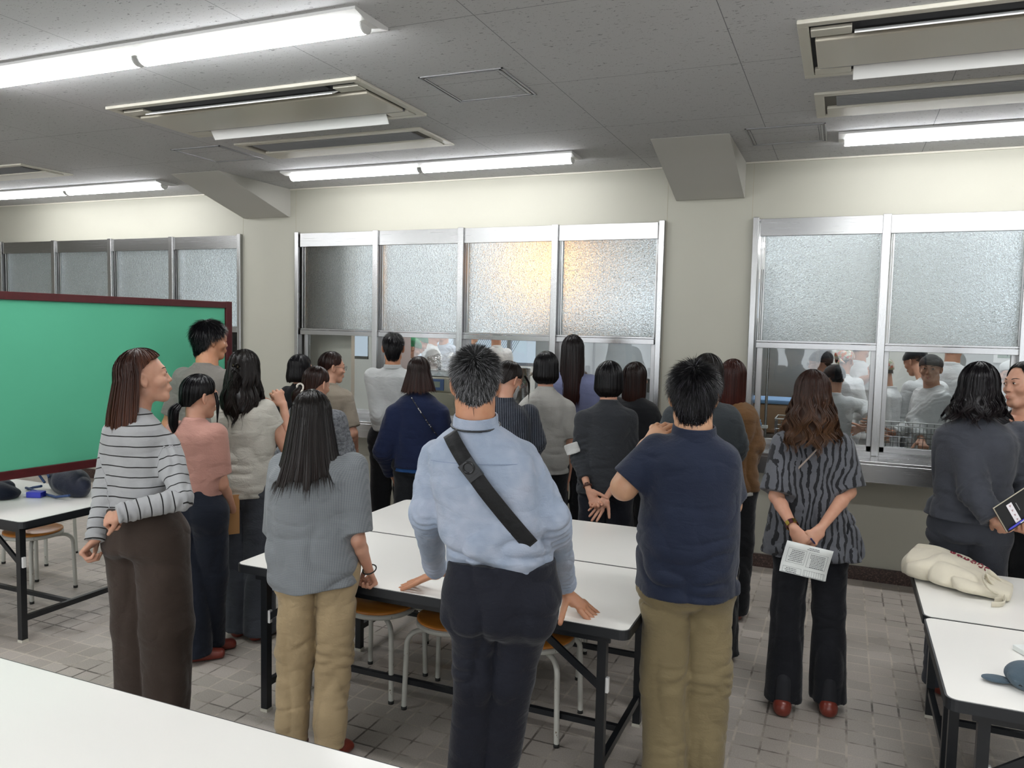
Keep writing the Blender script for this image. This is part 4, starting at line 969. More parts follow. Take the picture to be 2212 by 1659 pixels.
        ends = np.stack([np.arange(nt) * ns + ns - 1, np.arange(nt) * ns + ns - 1 + nt * ns, ((np.arange(nt) + 1) % nt) * ns + ns - 1 + nt * ns, ((np.arange(nt) + 1) % nt) * ns + ns - 1], 1)
        V = [G, I]; F = [grid(0), grid(nt * ns)[:, ::-1], ends]; rn = [np.full(len(G), 0.12), np.full(len(G), 0.05)]; tp = [t.ravel() ** 3 * 0.5, t.ravel() ** 3 * 0.5]
        k_ = 14; phi = rng.uniform(-PI, PI, n); jit = rng.normal(0, 1, n); tt = np.linspace(0, 1, k_)[None] * np.ones((n, 1)); start = rng.uniform(0.0, 0.55, n) ** 1.2; tt = start[:, None] + (1 - start[:, None]) * tt
        scs = rng.uniform(0.985, 1.02, n) * (1 + 0.0 * phi); drift = rng.normal(0, 0.05, n)
        paths = surf(phi, tt, scs * (1 + lock * 0.3 * np.sin(phi * 13 + 1)), jit) ; paths += drift[:, None, None] * 0.02 * np.sin(tt * 3)[..., None]
        if floor is not None: paths[..., 2] = np.maximum(paths[..., 2], floor)
        rv, rf = ribbons(paths, sw * rng.uniform(0.5, 1.3, n), hc - np.array([0, 0, 0.05])); nn = len(G) * 2
        V.append(rv); F.append(rf + nn); rr = np.clip(rng.beta(1.6, 3.0, n), 0, 1); rn.append(np.repeat(rr, k_ * 2)); tp.append(np.repeat(tt.ravel() ** 2.5, 2))
        V = np.concatenate(V).astype(np.float32); F = np.concatenate(F)
        return s.mesh(name, (V, F), mat, attrs={'rnd': np.concatenate(rn), 'tip': np.concatenate(tp)})
    def spiky(s, mat, n=5200, L=0.03, whorl=(0.0, -0.35, 0.95), grey=None, nape=112, side=70, front=55, lift=0.75, wid=0.0009, seed=3, short_sides=0.5, name='hair', thick=1.0):
        g = np.random.default_rng(seed); hs, HR, hc = s.hs, s.HR, s.hc; c0 = np.array([0, -0.014, 0.026]); r0 = np.array([0.078, 0.095, 0.0905]) * thick; wh = np.array(whorl) / np.linalg.norm(whorl)
        D = g.normal(size=(n * 3, 3)); D /= np.linalg.norm(D, axis=1, keepdims=True); m_ = n // 4; ta, pa = np.radians(g.uniform(92, 160, m_)), np.radians(g.uniform(95, 265, m_)); D = np.concatenate([np.stack([np.sin(pa) * np.sin(ta), np.cos(pa) * np.sin(ta), np.cos(ta)], 1), D]); az = np.degrees(np.abs(np.arctan2(D[:, 0], D[:, 1]))); th = np.degrees(np.arccos(D[:, 2]))
        end = np.interp(az, [0, 35, 55, 75, 100, 135, 180], [front, front + 4, side - 8, side, side + 16, nape - 4, nape]) + g.normal(0, 1.5, len(D)); D = D[th < end][:n + m_]; end = end[th < end][:n]; th = th[:0]
        th = np.degrees(np.arccos(D[:, 2])); n = len(D)
        bk = np.clip(-D[:, 1] / (np.hypot(D[:, 0], D[:, 1]) + 1e-6) * 1.6 + 0.1, 0, 1); hz_ = np.hypot(D[:, 0], D[:, 1]); u_ = np.clip((th - 90) / 68, 0, 1.1); nh = np.where(D[:, 2] < 0, hz_ * (1 - bk) + bk * (1 - 0.21 * u_), hz_); D2 = D.copy(); D2[:, :2] *= (nh / (hz_ + 1e-6))[:, None]; D2[:, 2] = np.where(D[:, 2] < 0, D[:, 2] * (1 - bk) - bk * 1.5 * u_, D[:, 2])
        P = D2 * r0 + c0; N = D / r0; N /= np.linalg.norm(N, axis=1, keepdims=True)
        away = D - wh; away -= N * (away * N).sum(1, keepdims=True); away /= np.linalg.norm(away, axis=1, keepdims=True) + 1e-6
        f = np.clip((th - 45) / 60, 0, 1); l = L * (1 - short_sides * f) * g.uniform(0.75, 1.2, n); lf = np.clip(lift * (1 - 0.55 * f) + g.normal(0, 0.12, n), 0.12, 1)
        dirv = N * lf[:, None] + away * (1 - lf * 0.7)[:, None] + g.normal(0, 0.12, (n, 3)); dirv /= np.linalg.norm(dirv, axis=1, keepdims=True)
        tt = np.linspace(0, 1, 4)[None, :, None]; bend = (away * 0.5 + np.array([0, 0, -0.5])) * 0.4
        path = P[:, None] + (dirv[:, None] * tt + bend[:, None] * tt ** 2) * l[:, None, None]
        path = (path * hs) @ HR.T + hc; rv, rf = ribbons(path, wid * g.uniform(0.7, 1.3, n), hc)
        # scalp shell under the spikes
        nt, ns = 90, 26; ph = np.linspace(-PI, PI, nt, endpoint=False); e = np.radians(np.interp(np.degrees(np.abs(ph)), [0, 35, 55, 75, 100, 135, 180], [front, front + 4, side - 8, side, side + 16, nape - 4, nape]))
        T = e[:, None] * np.linspace(0, 1, ns)[None]; bk = np.clip(-np.cos(ph) * 1.6 + 0.1, 0, 1)[:, None]; hT = np.sin(T); u_ = np.clip((np.degrees(T) - 90) / 68, 0, 1.1); hT = np.where(T > PI / 2, hT * (1 - bk) + bk * (1 - 0.21 * u_), hT); zT = np.where(T > PI / 2, np.cos(T) * (1 - bk) - bk * 1.5 * u_, np.cos(T)); q = np.stack([np.sin(ph)[:, None] * hT, np.cos(ph)[:, None] * hT, zT], -1)
        fad = (1.02 - 0.05 * np.linspace(0, 1, ns) ** 3)[None, :, None]; q = (q * r0 * fad + c0).reshape(-1, 3); q = (q * hs) @ HR.T + hc
        a = np.arange(nt)[:, None] * ns + np.arange(ns - 1)[None]; b = ((np.arange(nt) + 1) % nt)[:, None] * ns + np.arange(ns - 1)[None]; sf = np.stack([a, a + 1, b + 1, b], -1).reshape(-1, 4)
        rn = g.beta(1.5, 4.0, n)
        if grey: 
            m = g.random(n) < grey * np.clip(0.25 + f * 1.3, 0, 1); rn = np.where(m, g.uniform(2.5, 9.0, n), rn * 0.5)
        V = np.concatenate([q, rv]).astype(np.float32); F = np.concatenate([sf, rf + len(q)])
        return s.mesh(name, (V, F), mat, attrs={'rnd': np.concatenate([np.full(len(q), 0.1), np.repeat(rn, 8)]), 'tip': np.zeros(len(V))})
    def tail(s, mat, path, r, n=260, name='ponytail', wave=0.0, sw=0.0014, frizz=1.0):
        """hair bundle along a polyline in person space"""
        p = np.array(path, float); m = 16; t0 = np.linspace(0, 1, len(p)); tt = np.linspace(0, 1, m); C = np.stack([np.interp(tt, t0, p[:, i]) for i in range(3)], 1)
        for _ in range(2): C[1:-1] = (C[:-2] + C[1:-1] * 2 + C[2:]) / 4
        rr = np.interp(tt, np.linspace(0, 1, len(r)), r); mb = MB().tube(C, rr * 0.82, 14); V = np.array(mb.v); F0 = [tuple(f) for f in mb.f if len(f) == 4]
        ang = rng.uniform(0, 2 * PI, n); off = rng.uniform(0.6, 1.08, n); T = np.gradient(C, axis=0); T /= np.linalg.norm(T, axis=1, keepdims=True); X = np.cross(T, [0.3, 1, 0.2]); X /= np.linalg.norm(X, axis=1, keepdims=True); Y = np.cross(T, X)
        a = ang[:, None] + rng.normal(0, 0.5, n)[:, None] * tt[None] + (wave * 60 * np.sin(tt * 9)[None] if wave else 0)
        paths = C[None] + (X[None] * np.cos(a)[..., None] + Y[None] * np.sin(a)[..., None]) * (off[:, None] * rr[None])[..., None]
        if wave: paths += wave * np.sin(tt[None] * 22 + ang[:, None] * 3)[..., None] * np.array([1, 0.5, 0])
        ext = rng.normal(0, 0.05, n) * frizz; paths[:, -1] += (T[-1] * ext[:, None] * 0.6); rv, rf = ribbons(paths, sw * rng.uniform(0.6, 1.3, n), C.mean(0))
        V2 = np.concatenate([V, rv]); F = np.concatenate([np.array(F0), rf + len(V)]); rn = np.concatenate([np.full(len(V), 0.1), np.repeat(rng.beta(1.6, 3, n), 2 * m)])
        return s.mesh(name, (V2.astype(np.float32), F), mat, attrs={'rnd': rn, 'tip': np.concatenate([np.zeros(len(V)), np.tile(np.repeat(tt ** 2, 2), n)])})
    # ---- clothes
    def top(s, mat, prof, sleeve=(0.062, 0.052, 0.040), end=1.95, hem=0.58, name='shirt', res=0.0065, folds=(0.006, 0.005), cuff=None, neckcut=None, armk=0.035, e=2.25, hemtilt=(0, 0), collar=None, flare_cut=True, seed=0.0, neckr=0.062, band=None, wr=1.0, sides=(-1, 1)):
        """end: 0..1 on the upper arm, 1..2 on the forearm"""
        k = s.k; a = s.set_torso(prof); r = np.array(sleeve) * k; zh = s.z(hem); zt = a[-1, 0]
        ends = end if hasattr(end, '__len__') else (end, end)
        cut = {}
        for i, side in enumerate((-1, 1)):
            if side not in s.arms: continue
            S, E, Wp, h = s.arms[side]; en = ends[i]
            if en <= 1: q = S + (E - S) * en; dr = (E - S)
            else: q = E + (Wp - E) * (en - 1); dr = (Wp - E)
            cut[side] = (q, dr / np.linalg.norm(dr), en)
        nk = np.array([s.shx + a[-1, 3] * 0, s.shy - 0.02 * k, s.z(0.835)])
        if neckcut is None: neckcut = True
        def armd(P, side):
            S, E, Wp, h = s.arms[side]; q, dr, en = cut[side]
            if en <= 1: d = cap(P, S, q + dr * 0.06, r[0], r[0] + (r[1] - r[0]) * 1.0)
            else:
                d = cap(P, S, E, r[0], r[1]); f = en - 1; rq = r[1] + (r[2] - r[1]) * 1.0; d = smin(d, cap(P, E, q + dr * 0.05, r[1], rq), 0.02)
                tl = np.clip(((P - E) @ (Wp - E).astype(np.float32)) / float((Wp - E) @ (Wp - E)), -0.4, 1.2); along = tl * float(np.linalg.norm(Wp - E))
                d = d + wr * 0.0035 * ridge(vnoise(P + along[:, None] * 0.0, (14, 14, 14), seed + 5)) * 0.8 + wr * 0.0032 * np.sin(along * 190 + 5 * vnoise(P, 14, seed + side)) * np.exp(-(along / 0.09) ** 2) + (wr * 0.003 * np.sin(along * 230 + 4 * vnoise(P, 20, seed + side)) * np.clip((along / float(np.linalg.norm(Wp - E)) - 0.55) * 4, 0, 1))
            if cuff and en > 1:
                dc = cap(P, q - dr * cuff[0], q + dr * 0.05, cuff[1] * k); d = smin(d, dc, 0.004)
            return smax(d, (P - q.astype(np.float32)) @ dr.astype(np.float32), 0.004)
        def f(P):
            d = s.torso(P, a, e)
            z = P[:, 2]; w = np.clip((z - zh) / max(zt - zh, 0.1), 0, 1)
            f1 = ridge(vnoise(P + 0.05 * np.stack([vnoise(P, 6, seed), vnoise(P, 6, seed + 1), vnoise(P, 5, seed + 2)], 1), (11, 9, 4.2), seed + 3), 2.2)
            f2 = ridge(vnoise(P + 0.04 * np.stack([vnoise(P, 7, seed + 7), 0 * z, vnoise(P, 6, seed + 8)], 1), (4.5, 4.5, 17), seed + 4), 2.0)
            d = d + folds[0] * f1 * (1.15 - w) * wr + folds[1] * f2 * (np.clip(1 - w * 2.2, 0, 1) + 0.25) * wr
            d = smax(d, z - zt, 0.012)
            d = smax(d, zh + hemtilt[0] * P[:, 0] + hemtilt[1] * P[:, 1] + 0.004 * vnoise(P, 14, seed) - z, 0.004)
            for side in cut: d = smin(d, armd(P, side), armk)
            if neckcut: d = smax(d, -cap(P, nk + [0, 0.012, -0.002 * k], nk + [0, 0.04, 0.12], neckr * k, neckr * 1.25 * k), 0.008)
            return d
        pts = [q for q, _, _ in cut.values()] + [s.arms[sd][0] for sd in cut] + [s.arms[sd][1] for sd in cut if cut[sd][2] > 1]
        lo = np.array([(a[:, 3] - a[:, 1]).min() - 0.04, (a[:, 4] - a[:, 2]).min() - 0.04, zh - 0.05 - abs(hemtilt[0]) * 0.2 - abs(hemtilt[1]) * 0.2]); hi = np.array([(a[:, 3] + a[:, 1]).max() + 0.04, (a[:, 4] + a[:, 2]).max() + 0.04, zt + 0.04])
        for q in pts: lo = np.minimum(lo, q - 0.095); hi = np.maximum(hi, q + 0.095)
        V, F = surfnet(f, lo, hi, res)
        st = V[:, 2].copy(); dt = s.torso(V, a, e)
        for side in cut:
            S, E, Wp, h = s.arms[side]; d1 = cap(V, S, E, r[0], r[1]); d2 = cap(V, E, Wp, r[1], r[2]); u1 = (V - S.astype(np.float32)) @ ((E - S) / np.linalg.norm(E - S)).astype(np.float32); u2 = np.linalg.norm(E - S) + (V - E.astype(np.float32)) @ ((Wp - E) / np.linalg.norm(Wp - E)).astype(np.float32)
            w = np.where(d2 < d1, u2, u1); m = (np.minimum(d1, d2) < dt - 0.002) & (u1 > 0.03); st = np.where(m, S[2] - w, st)
        o = s.mesh(name, (V, F), mat, attrs={'st': st})
        if collar:
            h_, th, rr, cm = collar; c = nk + [0, 0.004, 0]
            def g(P):
                q = P - c.astype(np.float32); zz = q[:, 2]; yy = q[:, 1] + zz * 0.25; rad = np.sqrt((q[:, 0] / 1.0) ** 2 + (yy / 1.05) ** 2); R_ = (rr - np.clip(zz, 0, 1) * 0.15) * k
                d = np.abs(rad - R_) - th; d = smax(d, zz - (h_ - 0.30 * np.clip(q[:, 1], 0, 1)), 0.003); d = smax(d, -zz - 0.03, 0.003)
                d2 = np.abs(rad - R_ - 0.009 + np.clip(zz, -1, 1) * 0.25) - th * 1.1; d2 = smax(d2, zz - h_ + 0.30 * np.clip(q[:, 1], 0, 1), 0.003); d2 = smax(d2, -zz + 0.004 - 0.02 * np.clip(q[:, 1] * 6, 0, 1), 0.003)
                d = smin(d, d2, 0.003); return smax(d, q[:, 1] - 0.06 * k, 0.01) if s.fem else d
            s.mesh('collar', surfnet(g, c - 0.11, c + 0.11, 0.0035), cm or mat, o)
        return o
    def pants(s, mat, prof, feet, knees=None, r=(0.095, 0.075, 0.07), waist=0.61, crotch=0.475, res=0.0075, folds=(0.005, 0.006), name='trousers', cuffz=0.035, seed=9.0, skirt=False, hem_plane=True, stack=1.0):
        k = s.k; a = s.set_torso(prof); hips = [np.array([a_[0] * k + s.hipx, s.hipy, s.z(0.52)]) for a_ in ((-0.082, 0), (0.082, 0))]
        legs = []
        for i, ft in enumerate(feet):
            an = np.array([ft[0], ft[1], 0.075]); kn = np.array(knees[i]) if knees is not None else (hips[i] + an) / 2 + np.array([0, 0.015, 0.0]); legs.append((hips[i], kn, an))
        s.legs = legs; s.ankles = True; zw = s.z(waist)
        def leg(P, hp, kn, an):
            b = np.array([an[0], an[1], cuffz]); d = cap(P, hp, kn, r[0] * k, r[1] * k); d = smin(d, cap(P, kn, b, r[1] * k, r[2] * k), 0.03)
            z = P[:, 2]; d = d + folds[1] * stack * ridge(vnoise(P + 0.03 * np.stack([vnoise(P, 9, seed + 1), 0 * z, vnoise(P, 8, seed + 2)], 1), (7, 7, 24), seed + an[0] * 5), 1.8) * (np.clip(1 - z / 0.38, 0, 1) + 0.9 * np.exp(-((z - kn[2]) / 0.09) ** 2)) * 0.8
            return smax(d, cuffz - z + 0.0, 0.003)
        def f(P):
            z = P[:, 2]; d = s.torso(P, a, 2.2); d = smax(d, s.z(crotch) - z, 0.05); d = smax(d, z - zw, 0.004)
            L = np.minimum(leg(P, *legs[0]), leg(P, *legs[1])) if not skirt else smin(leg(P, *legs[0]), leg(P, *legs[1]), 0.12)
            d = smin(d, L, 0.045)
            f1 = ridge(vnoise(P + 0.05 * np.stack([vnoise(P, 5, seed + 4), vnoise(P, 5, seed + 5), 0 * z], 1), (10, 9, 3.0), seed + 3), 2.2); f2 = ridge(vnoise(P + 0.05 * np.stack([vnoise(P, 6, seed + 6), 0 * z, vnoise(P, 5, seed + 8)], 1), (5, 5, 13), seed + 6), 2.0)
            d = d + folds[0] * f1 + folds[1] * f2 * np.exp(-((z - s.z(crotch)) / 0.10) ** 2)
            return smax(smax(d, cuffz - z, 0.003), z - zw, 0.004)
        al = np.array([l for L in legs for l in L]); lo = np.minimum(al.min(0) - 0.13, [(a[:, 3] - a[:, 1]).min() - 0.03, (a[:, 4] - a[:, 2]).min() - 0.03, 0]); hi = np.maximum(al.max(0) + 0.13, [(a[:, 3] + a[:, 1]).max() + 0.03, (a[:, 4] + a[:, 2]).max() + 0.03, zw + 0.03]); lo[2] = cuffz - 0.03
        return s.mesh(name, surfnet(f, lo, hi, res), mat)
    hipx = 0.0; hipy = 0.0
    def shoes(s, feet, yaws=(8, -8), mat=None, sock=None, res=0.006, k=None):
        k = k or s.k * (1.0 if s.fem else 1.08)
        for (x, y), yw in zip([(f[0], f[1]) for f in feet], yaws):
            R_ = rotm(yw).astype(float); c = np.array([x, y, 0.0]); fwd = R_ @ [0, 1, 0]
            def g(P):
                h = c - fwd * 0.035 * k; t = c + fwd * 0.125 * k
                d = ecap(P, h + [0, 0, 0.035], t + [0, 0, 0.022], (0.040 * k, 0.040), (0.046 * k, 0.026), R_ @ [1, 0, 0]); d = smin(d, cap(P, h + [0, 0, 0.045], c + fwd * 0.03 + [0, 0, 0.045], 0.034 * k), 0.02)
                return smax(d, 0.003 - P[:, 2], 0.004)
            o = s.mesh('shoe', surfnet(g, c - [0.2, 0.2, 0.01], c + [0.2, 0.22, 0.11], res), mat or M_SHOE)
            s.mesh('sock', surfnet(lambda P: cap(P, c - fwd * 0.02 + [0, 0, 0.05], c + [0, 0, 0.15], 0.036 * k, 0.034 * k), c - [0.08, 0.08, 0.0], c + [0.08, 0.08, 0.2], 0.008), sock or M_SOCK, o)
    def strap(s, pts, w, mat, name, flat=(0, 1, 0), thick=0.003):
        """flat band through points in person space"""
        p = np.array(pts, float); m = 40; t0 = np.concatenate([[0], np.cumsum(np.linalg.norm(np.diff(p, axis=0), axis=1))]); tt = np.linspace(0, t0[-1], m); C = np.stack([np.interp(tt, t0, p[:, i]) for i in range(3)], 1)
        for _ in range(3): C[1:-1] = (C[:-2] + C[1:-1] * 2 + C[2:]) / 4
        T = np.gradient(C, axis=0); T /= np.linalg.norm(T, axis=1, keepdims=True); N = np.asarray(flat, float)[None] - T * (T @ np.asarray(flat, float))[:, None] if np.asarray(flat).ndim == 1 else flat
        N /= np.linalg.norm(N, axis=1, keepdims=True); B = np.cross(T, N); V = np.stack([C + B * w + N * thick, C - B * w + N * thick, C - B * w - N * thick, C + B * w - N * thick], 1).reshape(-1, 3)
        F = [(i * 4 + j, i * 4 + (j + 1) % 4, (i + 1) * 4 + (j + 1) % 4, (i + 1) * 4 + j) for i in range(m - 1) for j in range(4)] + [(3, 2, 1, 0), (m * 4 - 4, m * 4 - 3, m * 4 - 2, m * 4 - 1)]
        return s.mesh(name, (V, np.array(F)), mat, smooth=False)
    def bodystrap(s, a, b, prof, w, mat, name, e=2.25, off=0.006, side=-1, m=40, thick=0.002, arms=True, armr=0.06):
        """band hugging the back (side -1) or front of the torso from point a to point b given as (x, z)"""
        A = s.set_torso(prof); t = np.linspace(0, 1, m); x = a[0] + (b[0] - a[0]) * t; z = a[1] + (b[1] - a[1]) * t
        hw = np.interp(z, A[:, 0], A[:, 1]); hd = np.interp(z, A[:, 0], A[:, 2]); cx = np.interp(z, A[:, 0], A[:, 3]); cyy = np.interp(z, A[:, 0], A[:, 4])
        q = np.clip(np.abs((x - cx) / hw), 0, 0.985); y = cyy + side * hd * (1 - q ** e) ** (1 / e) + side * off
        return s.strap(np.stack([x, y, z], 1), w, mat, name, (0, side, 0.15), thick)
    def cap_hat(s, mat, name='cap', r=(0.091, 0.110, 0.090), end=(62, 96), bag=0.0, knot=False, tilt=0.0, lobes=0.0):
        hs, HR, hc = s.hs, s.HR, s.hc
        def g(P):
            Q = (P - hc.astype(np.float32)) @ HR.astype(np.float32) / hs; d = ell(Q, (0, -0.016, 0.030), r)
            if bag: d = smin(d, ell(Q, (0, -0.035 - bag * 0.5, 0.07), (0.085 + bag, 0.085 + bag, 0.045)), 0.03)
            d = d + 0.003 * ridge(vnoise(Q, (20, 20, 12), 3))
            cutp = Q[:, 2] - (0.012 + 0.30 * Q[:, 1] + tilt); d = smax(d, -cutp, 0.004)
            d = smax(d, -(ell(Q, (0, -0.016, 0.024), np.array(r) - 0.010)), 0.002)
            return d * hs
        o = s.mesh(name, surfnet(g, s.hc - 0.17 * hs, s.hc + 0.19 * hs, 0.0048), mat)
        if knot:
            kc = s.hc + s.HR @ np.array([0.01, -0.115, -0.02]) * hs
            s.mesh('knot', surfnet(lambda P: smin(cap(P, kc, kc + s.HR @ np.array([0.06, -0.03, -0.03]), 0.014, 0.007), cap(P, kc, kc + s.HR @ np.array([-0.03, -0.02, -0.07]), 0.014, 0.008), 0.01), kc - 0.12, kc + 0.12, 0.005), mat, o)
        return o
# ================================================================ the visitors
def PF(sh=0.15, ch=0.15, wa=0.135, hi=0.165, dp=0.105, xo=(0, 0, 0), yo=(0, 0, 0), belly=0.0, low=0.45, neck=0.058):
    """torso rows; xo, yo: offsets at hip, chest, neck"""
    rows = [(low, hi * 1.0, dp * 1.0, 0), (0.53, hi, dp * 1.04, 0), (0.57, (hi + wa) / 2, dp * 0.98, .2), (0.62, wa, dp * 0.92 + belly * .7, .35), (0.68, (wa + ch) / 2, dp * 0.95 + belly * .4, .6), (0.735, ch, dp, .8), (0.775, (ch + sh) / 2, dp * 0.97, .9), (0.80, sh * 0.92, dp * 0.86, 1), (0.818, sh * 0.76, dp * 0.74, 1), (0.832, sh * 0.55, dp * 0.64, 1), (0.846, neck * 1.12, dp * 0.55, 1), (0.858, neck, dp * 0.5, 1)]
    out = []
    for z, a, b, t in rows:
        X = xo[0] + (xo[1] - xo[0]) * t if t < .8 else xo[1] + (xo[2] - xo[1]) * (t - .8) / .2; Y = yo[0] + (yo[1] - yo[0]) * t if t < .8 else yo[1] + (yo[2] - yo[1]) * (t - .8) / .2
        out.append((z, a, b, X, Y - 0.006 * (1 if t < .5 else 0) - (0.018 * max(0, t - .8) * 5)))
    return out
def pd(s, u, v, dd=0.0):
    return s.loc(EYE + ray(u, v) * (s.D0 + dd))
Person.pd = pd
_oi = Person.__init__
def _init(s, label, uv=None, y=None, **kw):
    _oi(s, label, uv, y, **kw)
    s.D0 = float((at_y(uv[0], uv[1], y) - EYE) @ CFW) if uv else 4.0
Person.__init__ = _init
def ft(s, w=0.09, fy=0.0, x=0.0, y=0.0): k = s.k; return [(-w * k + x, fy + y), (w * k + x, -fy * 0.3 + y)]
SKM = ('tan_skin', '#d39a76')
H_BLACK = hairmat('black_hair', '#0d0c10', '#14100f', 0.3); H_SOFT = hairmat('soft_black_hair', '#15110f', '#1f1613', 0.34); H_BROWN = hairmat('brown_hair', '#321c15', '#5b3422', 0.36); H_DKBR = hairmat('dark_brown_hair', '#1e1310', '#3a1f17', 0.34)
H_RED = hairmat('auburn_hair', '#34150f', '#4f2018', 0.36); H_LONG = hairmat('long_red_brown_hair', '#120c0d', '#3d1d17', 0.32); H_WAVE = hairmat('wavy_brown_hair', '#2b1711', '#5e4029', 0.42); H_GREY = hairmat('grizzled_hair', '#2b2b2c', '#2b2b2c', 0.45)

# 1 striped top
s = Person('woman in a black-striped pale grey long-sleeved top, brown trousers, looking up right', (312, 757), 2.51, face=4, head=(-44, 9, 0), hoff=(0.015, 0.03))
R, L = 1, -1
s.shw = 0.165 * s.k
s.arm(R, s.pd(392, 1078, -0.10), s.pd(262, 1108, -0.22), dict(d=s.loc(EYE) * 0 + (s.pd(215, 1128, -0.20) - s.pd(262, 1108, -0.22)), n=(0, -0.6, 0.6), curl=(0.95, 1.0, 1.0, 1.0), bare=0.3, sc=0.9, t=(0.3, 0.5, 0.5)), sh=s.pd(362, 965, 0.0))
s.arm(L, s.pd(226, 1070, -0.02), s.pd(208, 1162, -0.10), dict(n=(-0.8, -0.4, 0.3), curl=(0.85, 0.9, 0.9, 0.9), d=(s.pd(182, 1190, -0.1) - s.pd(208, 1162, -0.1)), bare=0.3), sh=s.pd(248, 958, 0.05))
f_ = ft(s, 0.072, 0.0, 0.085, -0.02)
s.hipx = 0.045
s.pants(fabric('brown_trousers', '#4a3d35'), PF(hi=0.165, wa=0.135, dp=0.125, xo=(0.045, 0, 0), yo=(-0.02, 0, 0)), f_, r=(0.112, 0.104, 0.092), waist=0.60, cuffz=0.03, folds=(0.004, 0.004), stack=0.4)
M1 = fabric('striped_jersey', '#c9cacb', pattern=('stripe', '#1f1c1c', 0.11, 0.0435), bump=0.15)
s.body(neck=[0.005, -0.01, s.z(0.83)], nr=0.050)
s.top(M1, PF(sh=0.140, ch=0.145, wa=0.128, hi=0.150, dp=0.110, xo=(0.03, 0.0, 0)), (0.056, 0.047, 0.039), 2.07, 0.548, 'striped_top', 0.0055, (0.003, 0.005), neckr=0.055)
s.facial(look=(0.002, 0.002), brow='#3b2a22')
s.hair(H_BROWN, 'long', length=0.235, n=3400, face=95, fringe=0.76, flare=0.045, curlend=0.01, tipj=0.12, thick=1.06, lock=0.05)
s.shoes(f_, (-35, -35))

# 2 pink blouse
s = Person('woman in a salmon pink blouse and navy trousers, black hair tied low', (432, 811), 3.18, face=8, head=(-28, -8, 0), hoff=(0.0, 0.03))
s.arm(R, s.pd(478, 1045, 0.0), s.pd(505, 1110, 0.25), dict(curl=(0.5,) * 4))
s.arm(L)
f_ = [tuple(s.pd(425, 1395, 0.0)[:2]), tuple(s.pd(452, 1378, 0.12)[:2])]
s.pants(fabric('navy_trousers', '#1c2332'), PF(hi=0.165, wa=0.125, dp=0.12), f_, r=(0.105, 0.09, 0.085), waist=0.625, folds=(0.004, 0.004), stack=0.5)
s.body(res=0.0045, neck=[0, -0.01, s.z(0.83)])
s.top(fabric('pink_blouse', '#d9a293', 0.7), PF(sh=0.150, ch=0.150, wa=0.150, hi=0.150, dp=0.115), (0.070, 0.062, 0.05), 0.80, 0.58, 'blouse', 0.0065, (0.006, 0.006), neckr=0.05, seed=2.0)
s.hair(H_BLACK, 'short', n=2400, sideend=96, nape=140, front=46, thick=1.01, sw=0.0015, tie=(-0.012, -0.108, -0.055))
tl = s.hc + s.HR @ np.array([-0.012, -0.102, -0.055]); s.tail(H_BLACK, [tl, tl + [-0.012, -0.028, -0.03], tl + [-0.012, -0.030, -0.10], tl + [0.0, -0.02, -0.17]], [0.016, 0.026, 0.022, 0.008])
tl = s.hc + s.HR @ np.array([0.072, 0.045, 0.03]); s.tail(H_BLACK, [tl, tl + [0.012, 0.005, -0.06], tl + [0.006, 0.006, -0.16]], [0.008, 0.009, 0.003], 60, 'side_lock')
s.shoes(f_, (-48, -42))

# 3 grey t-shirt man
s = Person('young man in a taupe grey t-shirt at the corner of the green board', (455, 694), 3.9, face=10, fem=False, head=(-38, -4, 0), skincol=SKM, hoff=(0, 0.04))
s.arm(R, s.pd(520, 930, 0.05), s.pd(500, 1010, 0.2), {}); s.arm(L)
f_ = [tuple(s.pd(470, 1290, 0.0)[:2]), tuple(s.pd(500, 1290, 0.1)[:2])]
s.pants(fabric('black_trousers', '#15171c'), PF(hi=0.17, wa=0.15, dp=0.12), f_, r=(0.09, 0.075, 0.07), res=0.011)
s.body(res=0.005, neck=[0, 0.0, s.z(0.835)], nr=0.053)
T3 = PF(sh=0.185, ch=0.185, wa=0.17, hi=0.175, dp=0.12)
s.top(fabric('taupe_tshirt', '#8d8881'), T3, (0.062, 0.066, 0.05), 0.8, 0.47, 't_shirt', 0.008, (0.006, 0.005), neckr=0.062, seed=4.0)
s.spiky(H_BLACK, 6500, 0.042, (0, -0.3, 1), None, 150, 80, 44, 0.26, 0.0012, 5, 0.15, thick=1.07)
s.shoes(f_, (-30, -50))

# 4 cream vest, half-up hair
s = Person('woman in a cream knit with long black wavy hair held by a gold clip', (528, 759), 3.54, face=26, head=(-6, -6, 0), hoff=(0, 0.02))
s.arm(R, s.pd(628, 985, 0.10), s.pd(612, 875, 0.16), dict(d=(s.pd(592, 835, 0.16) - s.pd(612, 875, 0.16)), n=(0.3, -0.8, 0.2), curl=(0.75, 0.7, 0.65, 0.6), spread=0.6, bare=0.9)); s.arm(L, s.pd(522, 1010, 0.14), s.pd(548, 1090, 0.30), {})
f_ = [tuple(s.pd(520, 1400, 0.05)[:2]), tuple(s.pd(562, 1404, 0.0)[:2])]
s.pants(fabric('slate_trousers', '#4c5058'), PF(hi=0.17, wa=0.135, dp=0.12), f_, r=(0.105, 0.088, 0.09), waist=0.60, folds=(0.004, 0.004), stack=0.4, cuffz=0.03)
s.body(ears=False, res=0.005, neck=[0, -0.01, s.z(0.83)])
s.top(fabric('cream_knit', '#dcd8cc', 0.9, bump=0.35, scale=220), PF(sh=0.160, ch=0.172, wa=0.175, hi=0.172, dp=0.14), (0.062, 0.056, 0.05), 0.36, 0.495, 'knit_vest', 0.0065, (0.007, 0.006), neckr=0.052, seed=5.0)
s.hair(H_SOFT, 'long', length=0.27, n=3600, face=72, fringe=0.8, wave=0.014, wfreq=13, flare=0.035, curlend=0.02, tipj=0.15, lock=0.09, back=0.05, thick=1.05)
